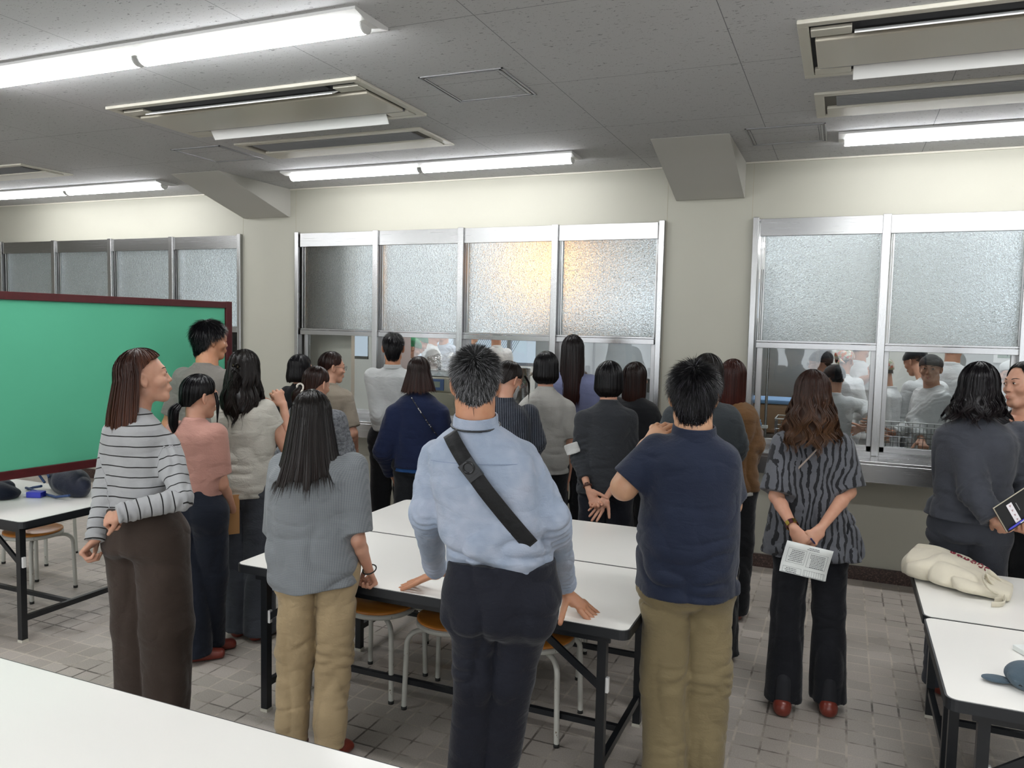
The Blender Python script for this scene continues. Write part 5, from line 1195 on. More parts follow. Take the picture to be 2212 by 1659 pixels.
cc = s.hc + s.HR @ np.array([0, -0.130, 0.028])
clip = MB().tube([cc + [-0.012, 0, 0.006], cc + [0.012, 0, 0.006], cc + [0.012, 0, -0.012], cc + [-0.012, 0, -0.012], cc + [-0.012, 0, 0.006]], 0.0035, 6)
s.mesh('hair_clip', (np.array(clip.v, np.float32), [tuple(q) for q in clip.f]), simple('gold_metal', '#c9b482', 0.25, 1.0))
s.tail(H_SOFT, [cc + [0, 0.004, 0.01], cc + [0, 0.0, -0.02], cc + [0.0, -0.006, -0.09], cc + [0, 0.0, -0.2]], [0.012, 0.014, 0.032, 0.035], 420, 'half_ponytail', 0.008)
s.shoes(f_, (-10, -30))

# 5 grey checked tee
s = Person('woman in a grey checked t-shirt with white neckline and beige trousers, fist on table', (674, 845), 2.63, face=31, head=(-4, -8, 0), hoff=(-0.01, 0.03))
s.shw = 0.17 * s.k
wr5 = s.loc(np.array([*at_z(798, 1243, 0.735)]))
s.arm(R, s.pd(772, 1165, -0.02), s.pd(797, 1232, 0.06), dict(d=(s.pd(812, 1262, 0.14) - s.pd(797, 1232, 0.06)), n=(0.75, 0.1, 0.55), curl=(0.85, 0.9, 0.92, 0.95), spread=0.2, t=(0.4, 0.5, 0.6), bare=0.5, ar=0.86), sh=s.pd(762, 1010, 0.0))
s.arm(L, s.pd(600, 1165, 0.08), s.pd(640, 1200, 0.26), dict(curl=(0.5,) * 4, ar=0.9), sh=s.pd(614, 1010, 0.02))
f_ = [tuple(s.pd(632, 1590, 0.02)[:2]), tuple(s.pd(712, 1608, 0.0)[:2])]
s.hipx = 0.02
s.pants(fabric('beige_trousers', '#c9b189', 0.8), PF(hi=0.170, wa=0.14, dp=0.118, xo=(0.02, 0, 0)), f_, r=(0.096, 0.080, 0.070), waist=0.60, folds=(0.006, 0.009), stack=1.3, cuffz=0.085, res=0.006)
s.body(ears=False, neck=[0.0, -0.01, s.z(0.825)])
T5 = PF(sh=0.168, ch=0.190, wa=0.195, hi=0.195, dp=0.155, xo=(0.008, 0.0, 0))
s.top(fabric('grey_check_cotton', '#a0a4a7', 0.9, pattern=('check', '#7f8589', 0, 0.0065)), T5, (0.068, 0.070, 0.06), 0.90, 0.482, 't_shirt', 0.0055, (0.008, 0.007), neckr=0.066, seed=6.0, hemtilt=(0.06, 0.0))
nk = np.array([0.0, -0.004, s.z(0.847)]); ring = MB().tube([nk + np.array([0.072 * math.sin(a), -0.064 * math.cos(a), 0.012 * (1 - math.cos(a)) * 0 - 0.012 * math.cos(a) * 0.2]) for a in np.linspace(-2.0, 2.0, 21)], 0.0055, 8)
s.mesh('neck_band', (np.array(ring.v, np.float32), [tuple(q) for q in ring.f]), fabric('white_rib', '#deddd8'))
s.hair(H_SOFT, 'long', length=0.27, n=3400, face=60, fringe=0.85, flare=0.05, curlend=-0.018, tipj=0.13, lock=0.05, back=0.06, sw=0.0015)
wb = s.pd(798, 1230, 0.055); dv = s.arms[R][2] - s.arms[R][1]; dv /= np.linalg.norm(dv); ux = np.cross(dv, [0, 0, 1.0]); ux /= np.linalg.norm(ux); uy = np.cross(dv, ux)
ring = MB().tube([wb + (ux * math.cos(a) + uy * math.sin(a)) * 0.029 for a in np.linspace(0, 2 * PI, 25)], 0.003, 6); s.mesh('hair_tie', (np.array(ring.v, np.float32), [tuple(q) for q in ring.f]), M_RUBBER)
s.shoes(f_, (-5, -28))

# 6 black top bob behind
s = Person('woman in a black top with a short black bob by the pilaster', (650, 767), 5.2, face=12, head=(-30, 0, 0), sc=1.0)
s.arm(R); s.arm(L); f_ = ft(s)
s.pants(fabric('black_trousers', '#15171c'), PF(), f_, res=0.012); s.body(ears=False, res=0.006)
s.top(fabric('black_top', '#121318'), PF(sh=0.15, ch=0.15, wa=0.14), (0.06, 0.052, 0.04), 1.9, 0.56, 'blouse', 0.009)
s.hair(H_BLACK, 'long', length=0.125, n=1500, face=55, fringe=0.95, flare=0.02, curlend=0.02, tipj=0.05, thick=1.03); s.shoes(f_)

# 7 pearl clip
s = Person('woman in a heather grey knit with a pearl hair tie on brown hair', (684, 793), 4.2, face=20, head=(-26, -14, 0), hoff=(0, 0.03))
s.arm(R, s.pd(748, 975, 0.02), s.pd(735, 1050, 0.2), {}, sh=s.pd(728, 905, 0.0)); s.arm(L); f_ = ft(s)
s.pants(fabric('black_trousers', '#15171c'), PF(), f_, res=0.012); s.body(res=0.0055)
s.top(fabric('heather_grey_knit', '#8e9196', 0.95, bump=0.5, scale=90, pattern=('heather', '#5a5d62', 60)), PF(sh=0.155, ch=0.16, wa=0.15), (0.066, 0.060, 0.05), 1.9, 0.56, 'sweater', 0.008, (0.006, 0.006))
s.hair(H_DKBR, 'short', n=2200, sideend=94, nape=140, front=46, sw=0.0015, tie=(-0.03, -0.108, -0.045)); tl = s.hc + s.HR @ np.array([-0.03, -0.105, -0.045])
s.tail(H_DKBR, [tl, tl + [-0.03, -0.02, -0.04], tl + [-0.035, -0.01, -0.12]], [0.018, 0.026, 0.012])
g = np.random.default_rng(2); m = MB()
for q in range(16):
    a = q / 16 * 2 * PI; c_ = tl + np.array([0.020 * math.cos(a), -0.012 + 0.006 * math.sin(a * 2), 0.026 * math.sin(a)]); m.lathe([(0.0008, -0.007), (0.005, -0.005), (0.007, 0), (0.005, 0.005), (0.0008, 0.007)], c_, 8)
s.mesh('pearl_hair_tie', (np.array(m.v, np.float32), [tuple(q) for q in m.f]), simple('pearl', '#dcd6cc', 0.15)); s.shoes(f_)

# 8 beige shirt dress, glasses
s = Person('woman in a beige shirt dress and thin glasses, brown hair tied back', (718, 761), 4.95, face=2, head=(-42, -6, 0), hoff=(0, 0.03))
s.arm(R, s.pd(762, 935, -0.02), s.pd(768, 965, 0.1), dict(curl=(0.5,) * 4, bare=0.7), sh=s.pd(742, 862, 0.0)); s.arm(L); f_ = ft(s)
s.pants(fabric('beige_dress', '#a99d8c'), PF(), f_, res=0.011, skirt=True, r=(0.12, 0.14, 0.15), name='dress_skirt', cuffz=0.35); s.body(res=0.005)
s.top(fabric('beige_dress', '#a99d8c'), PF(sh=0.165, ch=0.165, wa=0.16, hi=0.18, dp=0.13), (0.078, 0.07, 0.06), 0.85, 0.50, 'dress', 0.008, (0.008, 0.006), neckr=0.05, collar=(0.03, 0.004, 0.062, None))
s.hair(H_DKBR, 'short', n=2200, sideend=94, nape=140, front=46, sw=0.0015, tie=(0, -0.112, -0.03)); tl = s.hc + s.HR @ np.array([0.0, -0.115, -0.03]); s.tail(H_DKBR, [tl, tl + [-0.01, -0.03, -0.01], tl + [0.0, -0.02, -0.03]], [0.02, 0.03, 0.02], name='bun')
def glasses(s, mat):
    def T(p): return (np.asarray(p) * s.hs) @ s.HR.T + s.hc
    m = MB()
    for sx in (-1, 1):
        m.tube([T((sx * (0.033 + 0.021 * math.cos(a)), 0.104 - 0.004 * abs(math.cos(a)), 0.004 + 0.017 * math.sin(a))) for a in np.linspace(0, 2 * PI, 21)], 0.0012, 5); m.tube([T((sx * 0.054, 0.100, 0.008)), T((sx * 0.075, 0.06, 0.008)), T((sx * 0.08, -0.005, 0.006)), T((sx * 0.08, -0.03, -0.012))], 0.0011, 5)
    m.tube([T((-0.012, 0.104, 0.006)), T((0.012, 0.104, 0.006))], 0.0012, 5); s.mesh('glasses', (np.array(m.v, np.float32), [tuple(q) for q in m.f]), mat)
glasses(s, M_BLACK); s.facial(); s.shoes(f_)

# 9 white shirt man
s = Person('man in a white shirt with short black hair facing the middle windows', (850, 719), 5.4, face=22, fem=False, head=(6, -4, 0), skincol=SKM)
s.arm(R, None, None, {}); s.arm(L, s.pd(818, 900, -0.04), s.pd(838, 985, 0.12), {}); f_ = ft(s)
s.pants(fabric('black_trousers', '#15171c'), PF(), f_, res=0.012); s.body(res=0.005, nr=0.048)
s.top(fabric('white_shirt', '#dcdfde', 0.8), PF(sh=0.175, ch=0.165, wa=0.15, hi=0.155, dp=0.11), (0.066, 0.060, 0.045), 1.9, 0.56, 'shirt', 0.008, (0.008, 0.006), collar=(0.036, 0.004, 0.062, None), neckr=0.055, seed=11.0)
s.spiky(H_BLACK, 3800, 0.028, (0, -0.2, 1), None, 152, 74, 50, 0.18, 0.0011, 6, 0.3, thick=1.03); s.shoes(f_)

# 10 navy sweatshirt with cord
s = Person('woman in a navy sweatshirt with a speckled cord strap and brown bob', (905, 771), 4.9, face=28, head=(0, 0, 0))
s.arm(R, s.pd(968, 965, 0.05), s.pd(940, 1010, 0.25), {}, sh=s.pd(948, 895, 0)); s.arm(L, s.pd(828, 975, 0.0), s.pd(850, 1030, 0.2), {}, sh=s.pd(855, 895, 0)); f_ = ft(s)
s.pants(fabric('charcoal_trousers', '#23262b'), PF(hi=0.178, wa=0.16, dp=0.12), f_, r=(0.092, 0.085, 0.08), waist=0.58, res=0.010); s.body(ears=False, res=0.0055)
T10 = PF(sh=0.165, ch=0.175, wa=0.172, hi=0.185, dp=0.145)
o = s.top(fabric('navy_sweatshirt', '#1f2b4f', 0.9), T10, (0.080, 0.072, 0.055), 1.8, 0.50, 'sweatshirt', 0.0075, (0.006, 0.005), seed=12.0)
s.top(fabric('blue_undershirt', '#2b5c9e', 0.8), [(a, b * 0.95, c_ * 0.93, d, e) for a, b, c_, d, e in T10 if a < 0.54], (0.02, 0.02, 0.02), 0.0, 0.482, 'undershirt_hem', 0.007, (0, 0), neckcut=False, sides=())
s.hair(H_DKBR, 'long', length=0.15, n=2600, face=66, fringe=0.9, flare=0.045, curlend=0.0, tipj=0.08, lock=0.05)
cord = NT('speckled_cord'); cord.l(cord.mix(cord.math('GREATER_THAN', cord.noise(cord.coords((40, 40, 60)), 1.0, 1), 0.6), srgb('#15161c'), srgb('#c9c6c0')), cord.b.inputs['Base Color'])
s.bodystrap((-0.045, s.z(0.822)), (0.19, s.z(0.60)), T10, 0.0035, cord.m, 'cord_strap', off=0.008, thick=0.0035); s.shoes(f_)
# 11 pale blue shirt, grizzled hair, leaning on the table
s = Person('man with short grizzled hair in a pale blue shirt leaning on the table', (1028, 757), 2.42, face=17, fem=False, head=(9, -7, 0), skincol=('tan_skin', '#d39a76'), hoff=(-0.035, 0.14), hs=0.96)
R, L = 1, -1
s.shx, s.shy = -0.005, 0.06
tR = at_z(1258, 1322, 0.712); tL = at_z(905, 1268, 0.712)
wR = s.loc(at_z(1222, 1276, 0.785)); wL = s.loc(at_z(942, 1238, 0.785))
S_R = s.pd(1126, 990, 0.0); S_L = s.pd(943, 988, 0.05)
s.arm(R, s.pd(1195, 1120, -0.06), wR, dict(d=s.loc(at_z(1264, 1316, 0.722)) - wR, n=(0.1, -0.15, 1), curl=(-0.14, -0.15, -0.15, -0.14), spread=0.9, t=(1.2, 0.36, 0.05), bare=0.05, thumb=1), sh=S_R)
s.arm(L, s.pd(922, 1110, 0.0), wL, dict(d=s.loc(at_z(891, 1260, 0.722)) - wL, n=(-0.1, -0.1, 1), curl=(-0.14, -0.15, -0.15, -0.14), spread=0.9, t=(2.5, 0.50, 0.0), bare=0.05, thumb=1), sh=S_L)
hip = s.pd(1085, 1262, -0.04); s.hipx, s.hipy = float(hip[0]), float(hip[1])
f_ = [tuple(s.pd(1000, 1750, 0.0)[:2]), tuple(s.pd(1052, 1760, 0.02)[:2])]
kn = [s.pd(1032, 1465, -0.02), s.pd(1098, 1470, -0.02)]
x_ = s.hipx / s.k; y_ = s.hipy / s.k
s.pants(fabric('dark_navy_trousers', '#1a1d2b', 0.75), PF(hi=0.185, wa=0.168, dp=0.128, xo=(x_, x_, 0), yo=(y_, y_, 0)), f_, knees=kn, r=(0.100, 0.074, 0.064), waist=0.602, crotch=0.46, res=0.006, folds=(0.006, 0.008), stack=1.0, cuffz=0.03)
s.body(res=0.0038, neck=[-0.025, 0.10, s.z(0.835)], hres=0.003, nr=0.055)
M11 = fabric('pale_blue_shirt', '#b4c3d9', 0.8, 0.05, 0.3, 160, ('heather', '#bfc8da', 5))
T11 = [(0.50, 0.140, 0.100, x_, y_), (0.594, 0.150, 0.106, x_, y_ + 0.0), (0.612, 0.168, 0.128, x_ * 0.97, y_ + 0.0), (0.65, 0.164, 0.125, x_ * 0.72, y_ * 0.8 + 0.01), (0.70, 0.164, 0.122, x_ * 0.42, y_ * 0.4 + 0.03), (0.75, 0.168, 0.118, x_ * 0.18, 0.05), (0.785, 0.168, 0.108, 0, 0.062), (0.805, 0.168, 0.098, -0.006, 0.07), (0.822, 0.146, 0.086, -0.012, 0.078), (0.838, 0.112, 0.076, -0.018, 0.088), (0.852, 0.078, 0.066, -0.022, 0.094), (0.866, 0.060, 0.058, -0.022, 0.096)]
sh11 = s.top(M11, T11, (0.058, 0.054, 0.040), 1.90, 0.560, 'shirt', 0.0048, (0.010, 0.013), cuff=(0.055, 0.036), neckr=0.050, seed=13.0, armk=0.03, neckcut=False)
# collar and lanyard
nk = np.array([-0.024, 0.094, s.z(0.858)])
def ringc(c, rx, ry, z0, z1, th, mat, name, tiltx=0.0, slope=0.18, par=None, front=0.0):
    def g(P):
        q = P - c.astype(np.float32); rad = np.sqrt((q[:, 0] / rx) ** 2 + (q[:, 1] / ry) ** 2); zz = q[:, 2] + q[:, 1] * slope + q[:, 0] * tiltx
        d = (np.abs(rad - 1 + zz * 1.6) * min(rx, ry)) - th; d = smax(d, zz - z1, 0.003); d = smax(d, z0 - zz, 0.003); return d
    return s.mesh(name, surfnet(g, c - 0.13, c + 0.13, 0.003), mat, par)
ringc(nk, 0.074, 0.078, -0.016, 0.030, 0.0035, M11, 'collar', slope=-0.15, par=sh11)
ringc(nk + [0, 0, -0.004], 0.082, 0.087, -0.004, 0.003, 0.003, M_BLACK, 'lanyard', slope=-0.15)
s.bodystrap((-0.098, s.z(0.842)), (0.185, s.z(0.645)), T11, 0.025, fabric('black_webbing', '#141517', 0.6), 'sling_strap', off=0.012, thick=0.0025)
A11 = s.set_torso(T11); bx, bz = -0.012, s.z(0.782); yb = np.interp(bz, A11[:, 0], A11[:, 4]) - np.interp(bz, A11[:, 0], A11[:, 2]) - 0.016
m = MB(); dv = np.array([0.283, 0, -0.34]); dv /= np.linalg.norm(dv); nv = np.array([dv[2], 0, -dv[0]]) * -1
m.obox((bx, yb, bz), dv, nv, (0, 1, 0), 0.034, 0.026, 0.006); m.tube([np.array([bx, yb - 0.008, bz]) - dv * 0.012 + (dv * math.cos(a) * 0.018 + nv * math.sin(a) * 0.017) for a in np.linspace(0, 2 * PI, 17)], 0.004, 6); m.obox(np.array([bx, yb - 0.006, bz]) + dv * 0.024, dv, nv, (0, 1, 0), 0.006, 0.024, 0.005)
s.mesh('buckle', (np.array(m.v, np.float32), [tuple(q) for q in m.f]), M_BLACK, smooth=False)
s.bodystrap((-0.155, s.z(0.792)), (0.155, s.z(0.792)), T11, 0.0009, simple('pale_blue_seam', '#7f8da5', 0.8), 'yoke_seam', off=0.006, thick=0.0012)
for side in (R, L):
    S_, E_, W_, h_ = s.arms[side]; q = E_ + (W_ - E_) * 0.80; vdir = s.loc(EYE) - q; vdir /= np.linalg.norm(vdir); dr = (W_ - E_) / np.linalg.norm(W_ - E_); vdir -= dr * (vdir @ dr); vdir /= np.linalg.norm(vdir)
    ux = np.cross(dr, vdir); m = MB().tube([q + vdir * 0.0385 + (ux * math.cos(a) + dr * math.sin(a)) * 0.0035 for a in np.linspace(0, 2 * PI, 11)], 0.0022, 6); s.mesh('cuff_button', (np.array(m.v, np.float32), [tuple(z) for z in m.f]), M_INK, sh11)
s.spiky(H_GREY, 9500, 0.036, (-0.05, -0.62, 0.62), 0.36, 158, 84, 58, 0.62, 0.00085, 8, 0.45, thick=0.98)
s.shoes(f_, (15, 15))

# 12 pinstripe, mask, glasses, looking down
s = Person('woman in a navy pinstripe shirt with mask and glasses looking down', (1100, 782), 4.66, face=8, head=(-30, -26, 0), hoff=(0.0, 0.07))
s.arm(R, s.pd(1158, 955, 0.0), s.pd(1140, 1010, 0.25), {}, sh=s.pd(1142, 895, 0)); s.arm(L); f_ = ft(s)
s.pants(fabric('black_trousers', '#15171c'), PF(), f_, res=0.012); s.body(res=0.005, neck=[0, 0.0, s.z(0.83)])
s.top(fabric('navy_pinstripe', '#1b202d', 0.85, pattern=('pin', '#848a96', 0.2, 0.0125)), PF(sh=0.165, ch=0.170, wa=0.165, hi=0.17, dp=0.125), (0.072, 0.064, 0.05), 1.8, 0.56, 'shirt', 0.0075, (0.006, 0.005), collar=(0.04, 0.004, 0.060, None), neckr=0.052, seed=14.0)
s.hair(H_SOFT, 'short', n=2200, sideend=94, nape=140, front=46, sw=0.0015, tie=(0, -0.112, -0.035)); tl = s.hc + s.HR @ np.array([0.0, -0.11, -0.03]); s.tail(H_SOFT, [tl, tl + [-0.01, -0.02, -0.02], tl + [0.0, -0.01, -0.09]], [0.02, 0.028, 0.01])
tl = s.hc + s.HR @ np.array([0.070, 0.055, 0.055]); s.tail(H_SOFT, [tl, tl + [0.03, 0.01, -0.05], tl + [0.025, 0.02, -0.15]], [0.006, 0.006, 0.002], 50, 'side_lock')
glasses(s, simple('clear_rose_frame', '#8a5a62', 0.3))
def mk(P):
    Q = (P - s.hc.astype(np.float32)) @ s.HR.astype(np.float32) / s.hs; d = np.abs(head_sdf(Q, True, False, False) - 0.010) - 0.002; d = smax(d, Q[:, 2] + 0.022 - 0.0, 0.003); d = smax(d, 0.028 - Q[:, 1], 0.003); return smax(d, -0.115 - Q[:, 2], 0.003) * s.hs
s.mesh('face_mask', surfnet(mk, s.hc - 0.15, s.hc + 0.15, 0.0038), fabric('white_mask', '#dcdcda')); s.shoes(f_)

# 13 white tee bob
s = Person('woman in a plain off-white t-shirt with a black chin-length bob', (1180, 761), 5.12, face=21, head=(0, 0, 0))
s.arm(R, s.pd(1231, 965, 0.02), s.pd(1225, 1035, 0.1), dict(bare=0.95, curl=(0.5,) * 4), sh=s.pd(1222, 885, 0)); s.arm(L, s.pd(1130, 965, 0.05), s.pd(1150, 1030, 0.2), {}, sh=s.pd(1140, 885, 0)); f_ = ft(s)
s.pants(fabric('black_trousers', '#15171c'), PF(hi=0.165, wa=0.14, dp=0.12), f_, r=(0.095, 0.085, 0.085), res=0.010); s.body(ears=False, res=0.005)
s.top(fabric('off_white_tee', '#cfcdc6', 0.9), PF(sh=0.158, ch=0.162, wa=0.162, hi=0.178, dp=0.14), (0.070, 0.064, 0.05), 0.75, 0.488, 't_shirt', 0.0065, (0.007, 0.006), neckr=0.060, seed=15.0)
s.hair(H_BLACK, 'long', length=0.115, n=2200, face=70, fringe=0.9, flare=0.012, curlend=0.045, tipj=0.03, thick=1.03, lock=0.03); s.shoes(f_)

# 14 long hair lavender
s = Person('tall woman in lavender with very long red-brown hair at the glass', (1238, 724), 5.62, face=18, head=(0, 3, 0))
s.arm(R, s.pd(1285, 905, 0.02), s.pd(1275, 985, 0.2), {}, sh=s.pd(1275, 830, 0)); s.arm(L, None, None, {}); f_ = ft(s)
s.pants(fabric('charcoal_trousers', '#23262b'), PF(), f_, res=0.012); s.body(ears=False, res=0.006)
s.top(fabric('lavender_top', '#8f96bd', 0.85), PF(sh=0.165, ch=0.170, wa=0.165, hi=0.17), (0.072, 0.066, 0.05), 1.85, 0.55, 'blouse', 0.009, (0.006, 0.005))
s.hair(H_LONG, 'long', length=0.40, n=2600, face=70, fringe=0.9, flare=0.012, curlend=0.02, tipj=0.12, lock=0.05, back=0.03); s.shoes(f_)

# 15 dark grey sweater hands behind
s = Person('woman in a dark grey sweater, hands crossed behind her back, wristwatch', (1318, 782), 4.72, face=14, head=(-16, -2, 0))
s.arm(L, s.pd(1251, 990, 0.04), s.pd(1272, 1060, -0.10), dict(d=(s.pd(1291, 1095, -0.13) - s.pd(1272, 1060, -0.10)), n=(-0.2, 0.8, 0.2), thumb=1, curl=(0.35, 0.4, 0.45, 0.45), spread=0.6, t=(0.7, 0.1, 0.2), bare=0.2, ar=0.8), sh=s.pd(1262, 905, 0.0))
s.arm(R, s.pd(1362, 1000, 0.04), s.pd(1309, 1075, -0.13), dict(d=(s.pd(1284, 1110, -0.15) - s.pd(1309, 1075, -0.13)), n=(0.2, 0.9, 0.1), thumb=1, curl=(0.08, 0.05, 0.08, 0.1), spread=0.9, t=(0.8, 0.0, 0.2), bare=0.2, ar=0.8), sh=s.pd(1358, 905, 0.0)); f_ = ft(s)
s.pants(fabric('ink_navy_trousers', '#20242f'), PF(hi=0.170, wa=0.14, dp=0.115), f_, r=(0.092, 0.09, 0.085), waist=0.60, res=0.009); s.body(ears=False, res=0.0048, hres=0.0032)
s.top(fabric('dark_grey_sweater', '#3a3d42', 0.95, bump=0.4, scale=160), PF(sh=0.163, ch=0.158, wa=0.145, hi=0.175, dp=0.135), (0.060, 0.054, 0.040), (1.62, 1.5), 0.49, 'sweater', 0.0062, (0.005, 0.005), seed=16.0, neckr=0.055, wr=1.2)
s.hair(H_BLACK, 'long', length=0.12, n=2200, face=62, fringe=0.9, flare=0.008, curlend=0.05, tipj=0.03, thick=1.03); s.shoes(f_)
S_, E_, W_, h_ = s.arms[L]; q = E_ + (W_ - E_) * 0.86; dr = (W_ - E_) / np.linalg.norm(W_ - E_); ux = np.cross(dr, [0, 0, 1.0]); ux /= np.linalg.norm(ux); uy = np.cross(dr, ux)
m = MB().tube([q + (ux * math.cos(a) + uy * math.sin(a)) * 0.0235 for a in np.linspace(0, 2 * PI, 25)], 0.0062, 8); vd = s.loc(EYE) - q; vd -= dr * (vd @ dr); vd /= np.linalg.norm(vd); m.obox(q + vd * 0.027, dr, np.cross(dr, vd), vd, 0.010, 0.012, 0.004)
s.mesh('wristwatch', (np.array(m.v, np.float32), [tuple(z) for z in m.f]), simple('brown_leather_strap', '#4a2a20', 0.5))
c15 = s.pd(1236, 969, -0.02); m = np.array(s.base) + s.R @ c15

# white folded mask hooked at that elbow
g = surfnet(lambda P: smax(np.abs(P[:, 1] + 0.008 * np.sin(P[:, 0] * 60)) - 0.004, smax(np.abs(P[:, 0] * 0.92 + P[:, 2] * 0.38) - 0.045, np.abs(P[:, 2] * 0.92 - P[:, 0] * 0.38) - 0.034, 0.01), 0.003), (-0.08, -0.03, -0.08), (0.08, 0.03, 0.08), 0.004)
o = from_arrays('face_mask', g[0], g[1], fabric('white_mask', '#dcdcda')); o.location = tuple(m); o.rotation_euler = (0, 0, math.radians(18)); tag(o, 'folded white face mask hanging at the dark grey sweater elbow', 'mask')

# 16 black jacket
s = Person('woman in a black jacket with dark brown hair beside the pilaster', (1374, 783), 5.5, face=6, head=(-24, 0, 0))
s.arm(R, s.pd(1420, 925, 0.02), None, {}, sh=s.pd(1402, 890, 0)); s.arm(L); f_ = ft(s)
s.pants(fabric('black_trousers', '#15171c'), PF(), f_, res=0.012); s.body(ears=False, res=0.0055)
s.top(fabric('black_jacket', '#12141a', 0.8), PF(sh=0.165, ch=0.170, wa=0.16, hi=0.175, dp=0.125), (0.070, 0.064, 0.05), 1.9, 0.53, 'jacket', 0.009, (0.005, 0.005), collar=(0.03, 0.005, 0.062, None))
s.hair(H_DKBR, 'long', length=0.22, n=1900, face=58, fringe=0.9, flare=0.0, curlend=0.02, tipj=0.1); s.shoes(f_)

# 17 navy polo man
s = Person('heavy-set man in a navy polo shirt and khaki trousers, hand at his chin', (1500, 787), 3.05, face=20, fem=False, head=(-8, -8, 0), skincol=('fair_skin', '#e0b08c'), hoff=(0.0, 0.04), hs=1.06, hz=0.0)
s.shw = 0.195 * s.k
s.arm(L, s.pd(1348, 1052, 0.0), s.pd(1394, 965, 0.09), dict(d=(s.pd(1440, 912, 0.10) - s.pd(1394, 965, 0.09)), n=(-0.6, -0.75, 0.1), thumb=1, curl=(0.25, 0.3, 0.35, 0.4), spread=0.5, t=(0.7, -0.2, 0.1), bare=0.7, ar=1.18), sh=s.pd(1420, 975, 0.0))
s.arm(R, s.pd(1575, 1090, 0.08), s.pd(1470, 1085, 0.30), dict(d=(s.pd(1385, 1078, 0.18) - s.pd(1470, 1085, 0.30)), n=(0.0, 0.6, -0.6), curl=(0.5, 0.5, 0.5, 0.5), bare=0.3, ar=1.1), sh=s.pd(1556, 992, 0.03))
hip = s.pd(1487, 1290, 0.0); s.hipx = float(hip[0]); x_ = s.hipx / s.k
f_ = [tuple(s.pd(1440, 1690, 0.0)[:2]), tuple(s.pd(1515, 1692, 0.04)[:2])]
s.pants(fabric('khaki_trousers', '#9c8c68', 0.8), PF(hi=0.168, wa=0.16, dp=0.14, xo=(x_, x_, 0)), f_, r=(0.090, 0.094, 0.082), waist=0.60, crotch=0.455, res=0.006, folds=(0.006, 0.010), stack=1.0, cuffz=0.03)
s.body(res=0.004, neck=[0.0, 0.0, s.z(0.835)], hres=0.0032, nr=0.060)
T17 = [(0.46, 0.184, 0.175, x_, 0.0), (0.50, 0.185, 0.178, x_, 0.0), (0.56, 0.186, 0.182, x_, 0.01), (0.61, 0.188, 0.185, x_ - 0.004, 0.02), (0.66, 0.180, 0.172, x_ * .8, 0.02), (0.71, 0.176, 0.155, x_ * .5, 0.01), (0.75, 0.180, 0.14, x_ * .3, 0.0), (0.785, 0.176, 0.125, 0, -0.005), (0.805, 0.165, 0.105, 0, -0.01), (0.822, 0.130, 0.088, 0, -0.012), (0.838, 0.092, 0.078, 0, -0.012), (0.852, 0.068, 0.065, 0, -0.01)]
M17 = fabric('navy_pique', '#262f46', 0.85, bump=0.3, scale=260)
sh17 = s.top(M17, T17, (0.068, 0.076, 0.05), (0.86, 0.86), 0.482, 'polo_shirt', 0.0055, (0.006, 0.009), neckcut=False, seed=17.0, armk=0.03)
ringc(np.array([0.0, -0.008, s.z(0.845)]), 0.080, 0.084, -0.016, 0.030, 0.004, M17, 'collar', slope=-0.12, par=sh17)
s.spiky(hairmat('short_black_hair', '#121114', '#121114', 0.4), 9000, 0.040, (-0.02, -0.52, 0.85), 0.10, 155, 84, 52, 0.42, 0.0009, 9, 0.35, thick=1.04)
s.shoes(f_, (15, -10))

# 18 grey tee behind the polo
s = Person('person with a black bob in a slate grey top behind the polo shirt', (1530, 766), 4.42, face=10, head=(-4, 0, 0))
s.arm(R, s.pd(1585, 960, 0.0), s.pd(1580, 1040, 0.1), {}, sh=s.pd(1568, 905, 0)); s.arm(L, s.pd(1440, 960, 0.05), None, {}, sh=s.pd(1462, 905, 0)); f_ = [tuple(s.pd(1500, 1380, 0)[:2]), tuple(s.pd(1562, 1384, 0)[:2])]
s.pants(fabric('black_trousers', '#15171c'), PF(), f_, r=(0.1, 0.09, 0.085), res=0.009, cuffz=0.03); s.body(ears=False, res=0.006)
s.top(fabric('slate_grey_top', '#3c4246', 0.9), PF(sh=0.185, ch=0.19, wa=0.185, hi=0.18, dp=0.13), (0.080, 0.074, 0.06), 1.3, 0.53, 't_shirt', 0.008, (0.007, 0.005), seed=18.0)
s.hair(H_SOFT, 'long', length=0.11, n=1900, face=62, fringe=0.9, flare=0.01, curlend=0.02, tipj=0.06, thick=1.03); s.shoes(f_, (5, -15))

# 19 brown jacket
s = Person('woman in a tan corduroy jacket with auburn hair beside the right window', (1585, 777), 5.1, face=4, head=(-6, -2, 0))
s.arm(R, s.pd(1628, 960, 0.03), s.pd(1618, 1005, 0.18), {}, sh=s.pd(1610, 895, 0)); s.arm(L); f_ = [tuple(s.pd(1560, 1292, 0)[:2]), tuple(s.pd(1592, 1296, 0)[:2])]
s.pants(fabric('black_trousers', '#15171c'), PF(hi=0.165, wa=0.14), f_, r=(0.1, 0.085, 0.075), waist=0.60, res=0.009); s.body(ears=False, res=0.0055)
s.top(fabric('white_rib', '#deddd8'), [(a, b * .96, c_ * .96, d, e) for a, b, c_, d, e in PF(hi=0.178, wa=0.16, dp=0.135) if a < 0.62], (0.02,) * 3, 0.0, 0.478, 'shirt_hem', 0.01, (0, 0), neckcut=False)
s.top(fabric('tan_corduroy', '#7f5c38', 0.9), PF(sh=0.158, ch=0.165, wa=0.162, hi=0.178, dp=0.14), (0.066, 0.066, 0.052), 1.9, 0.495, 'jacket', 0.0075, (0.008, 0.006), seed=19.0, collar=(0.03, 0.005, 0.062, None))
s.hair(H_RED, 'long', length=0.235, n=2300, face=66, fringe=0.9, flare=0.0, curlend=0.01, tipj=0.1); s.shoes(f_, (0, -10))

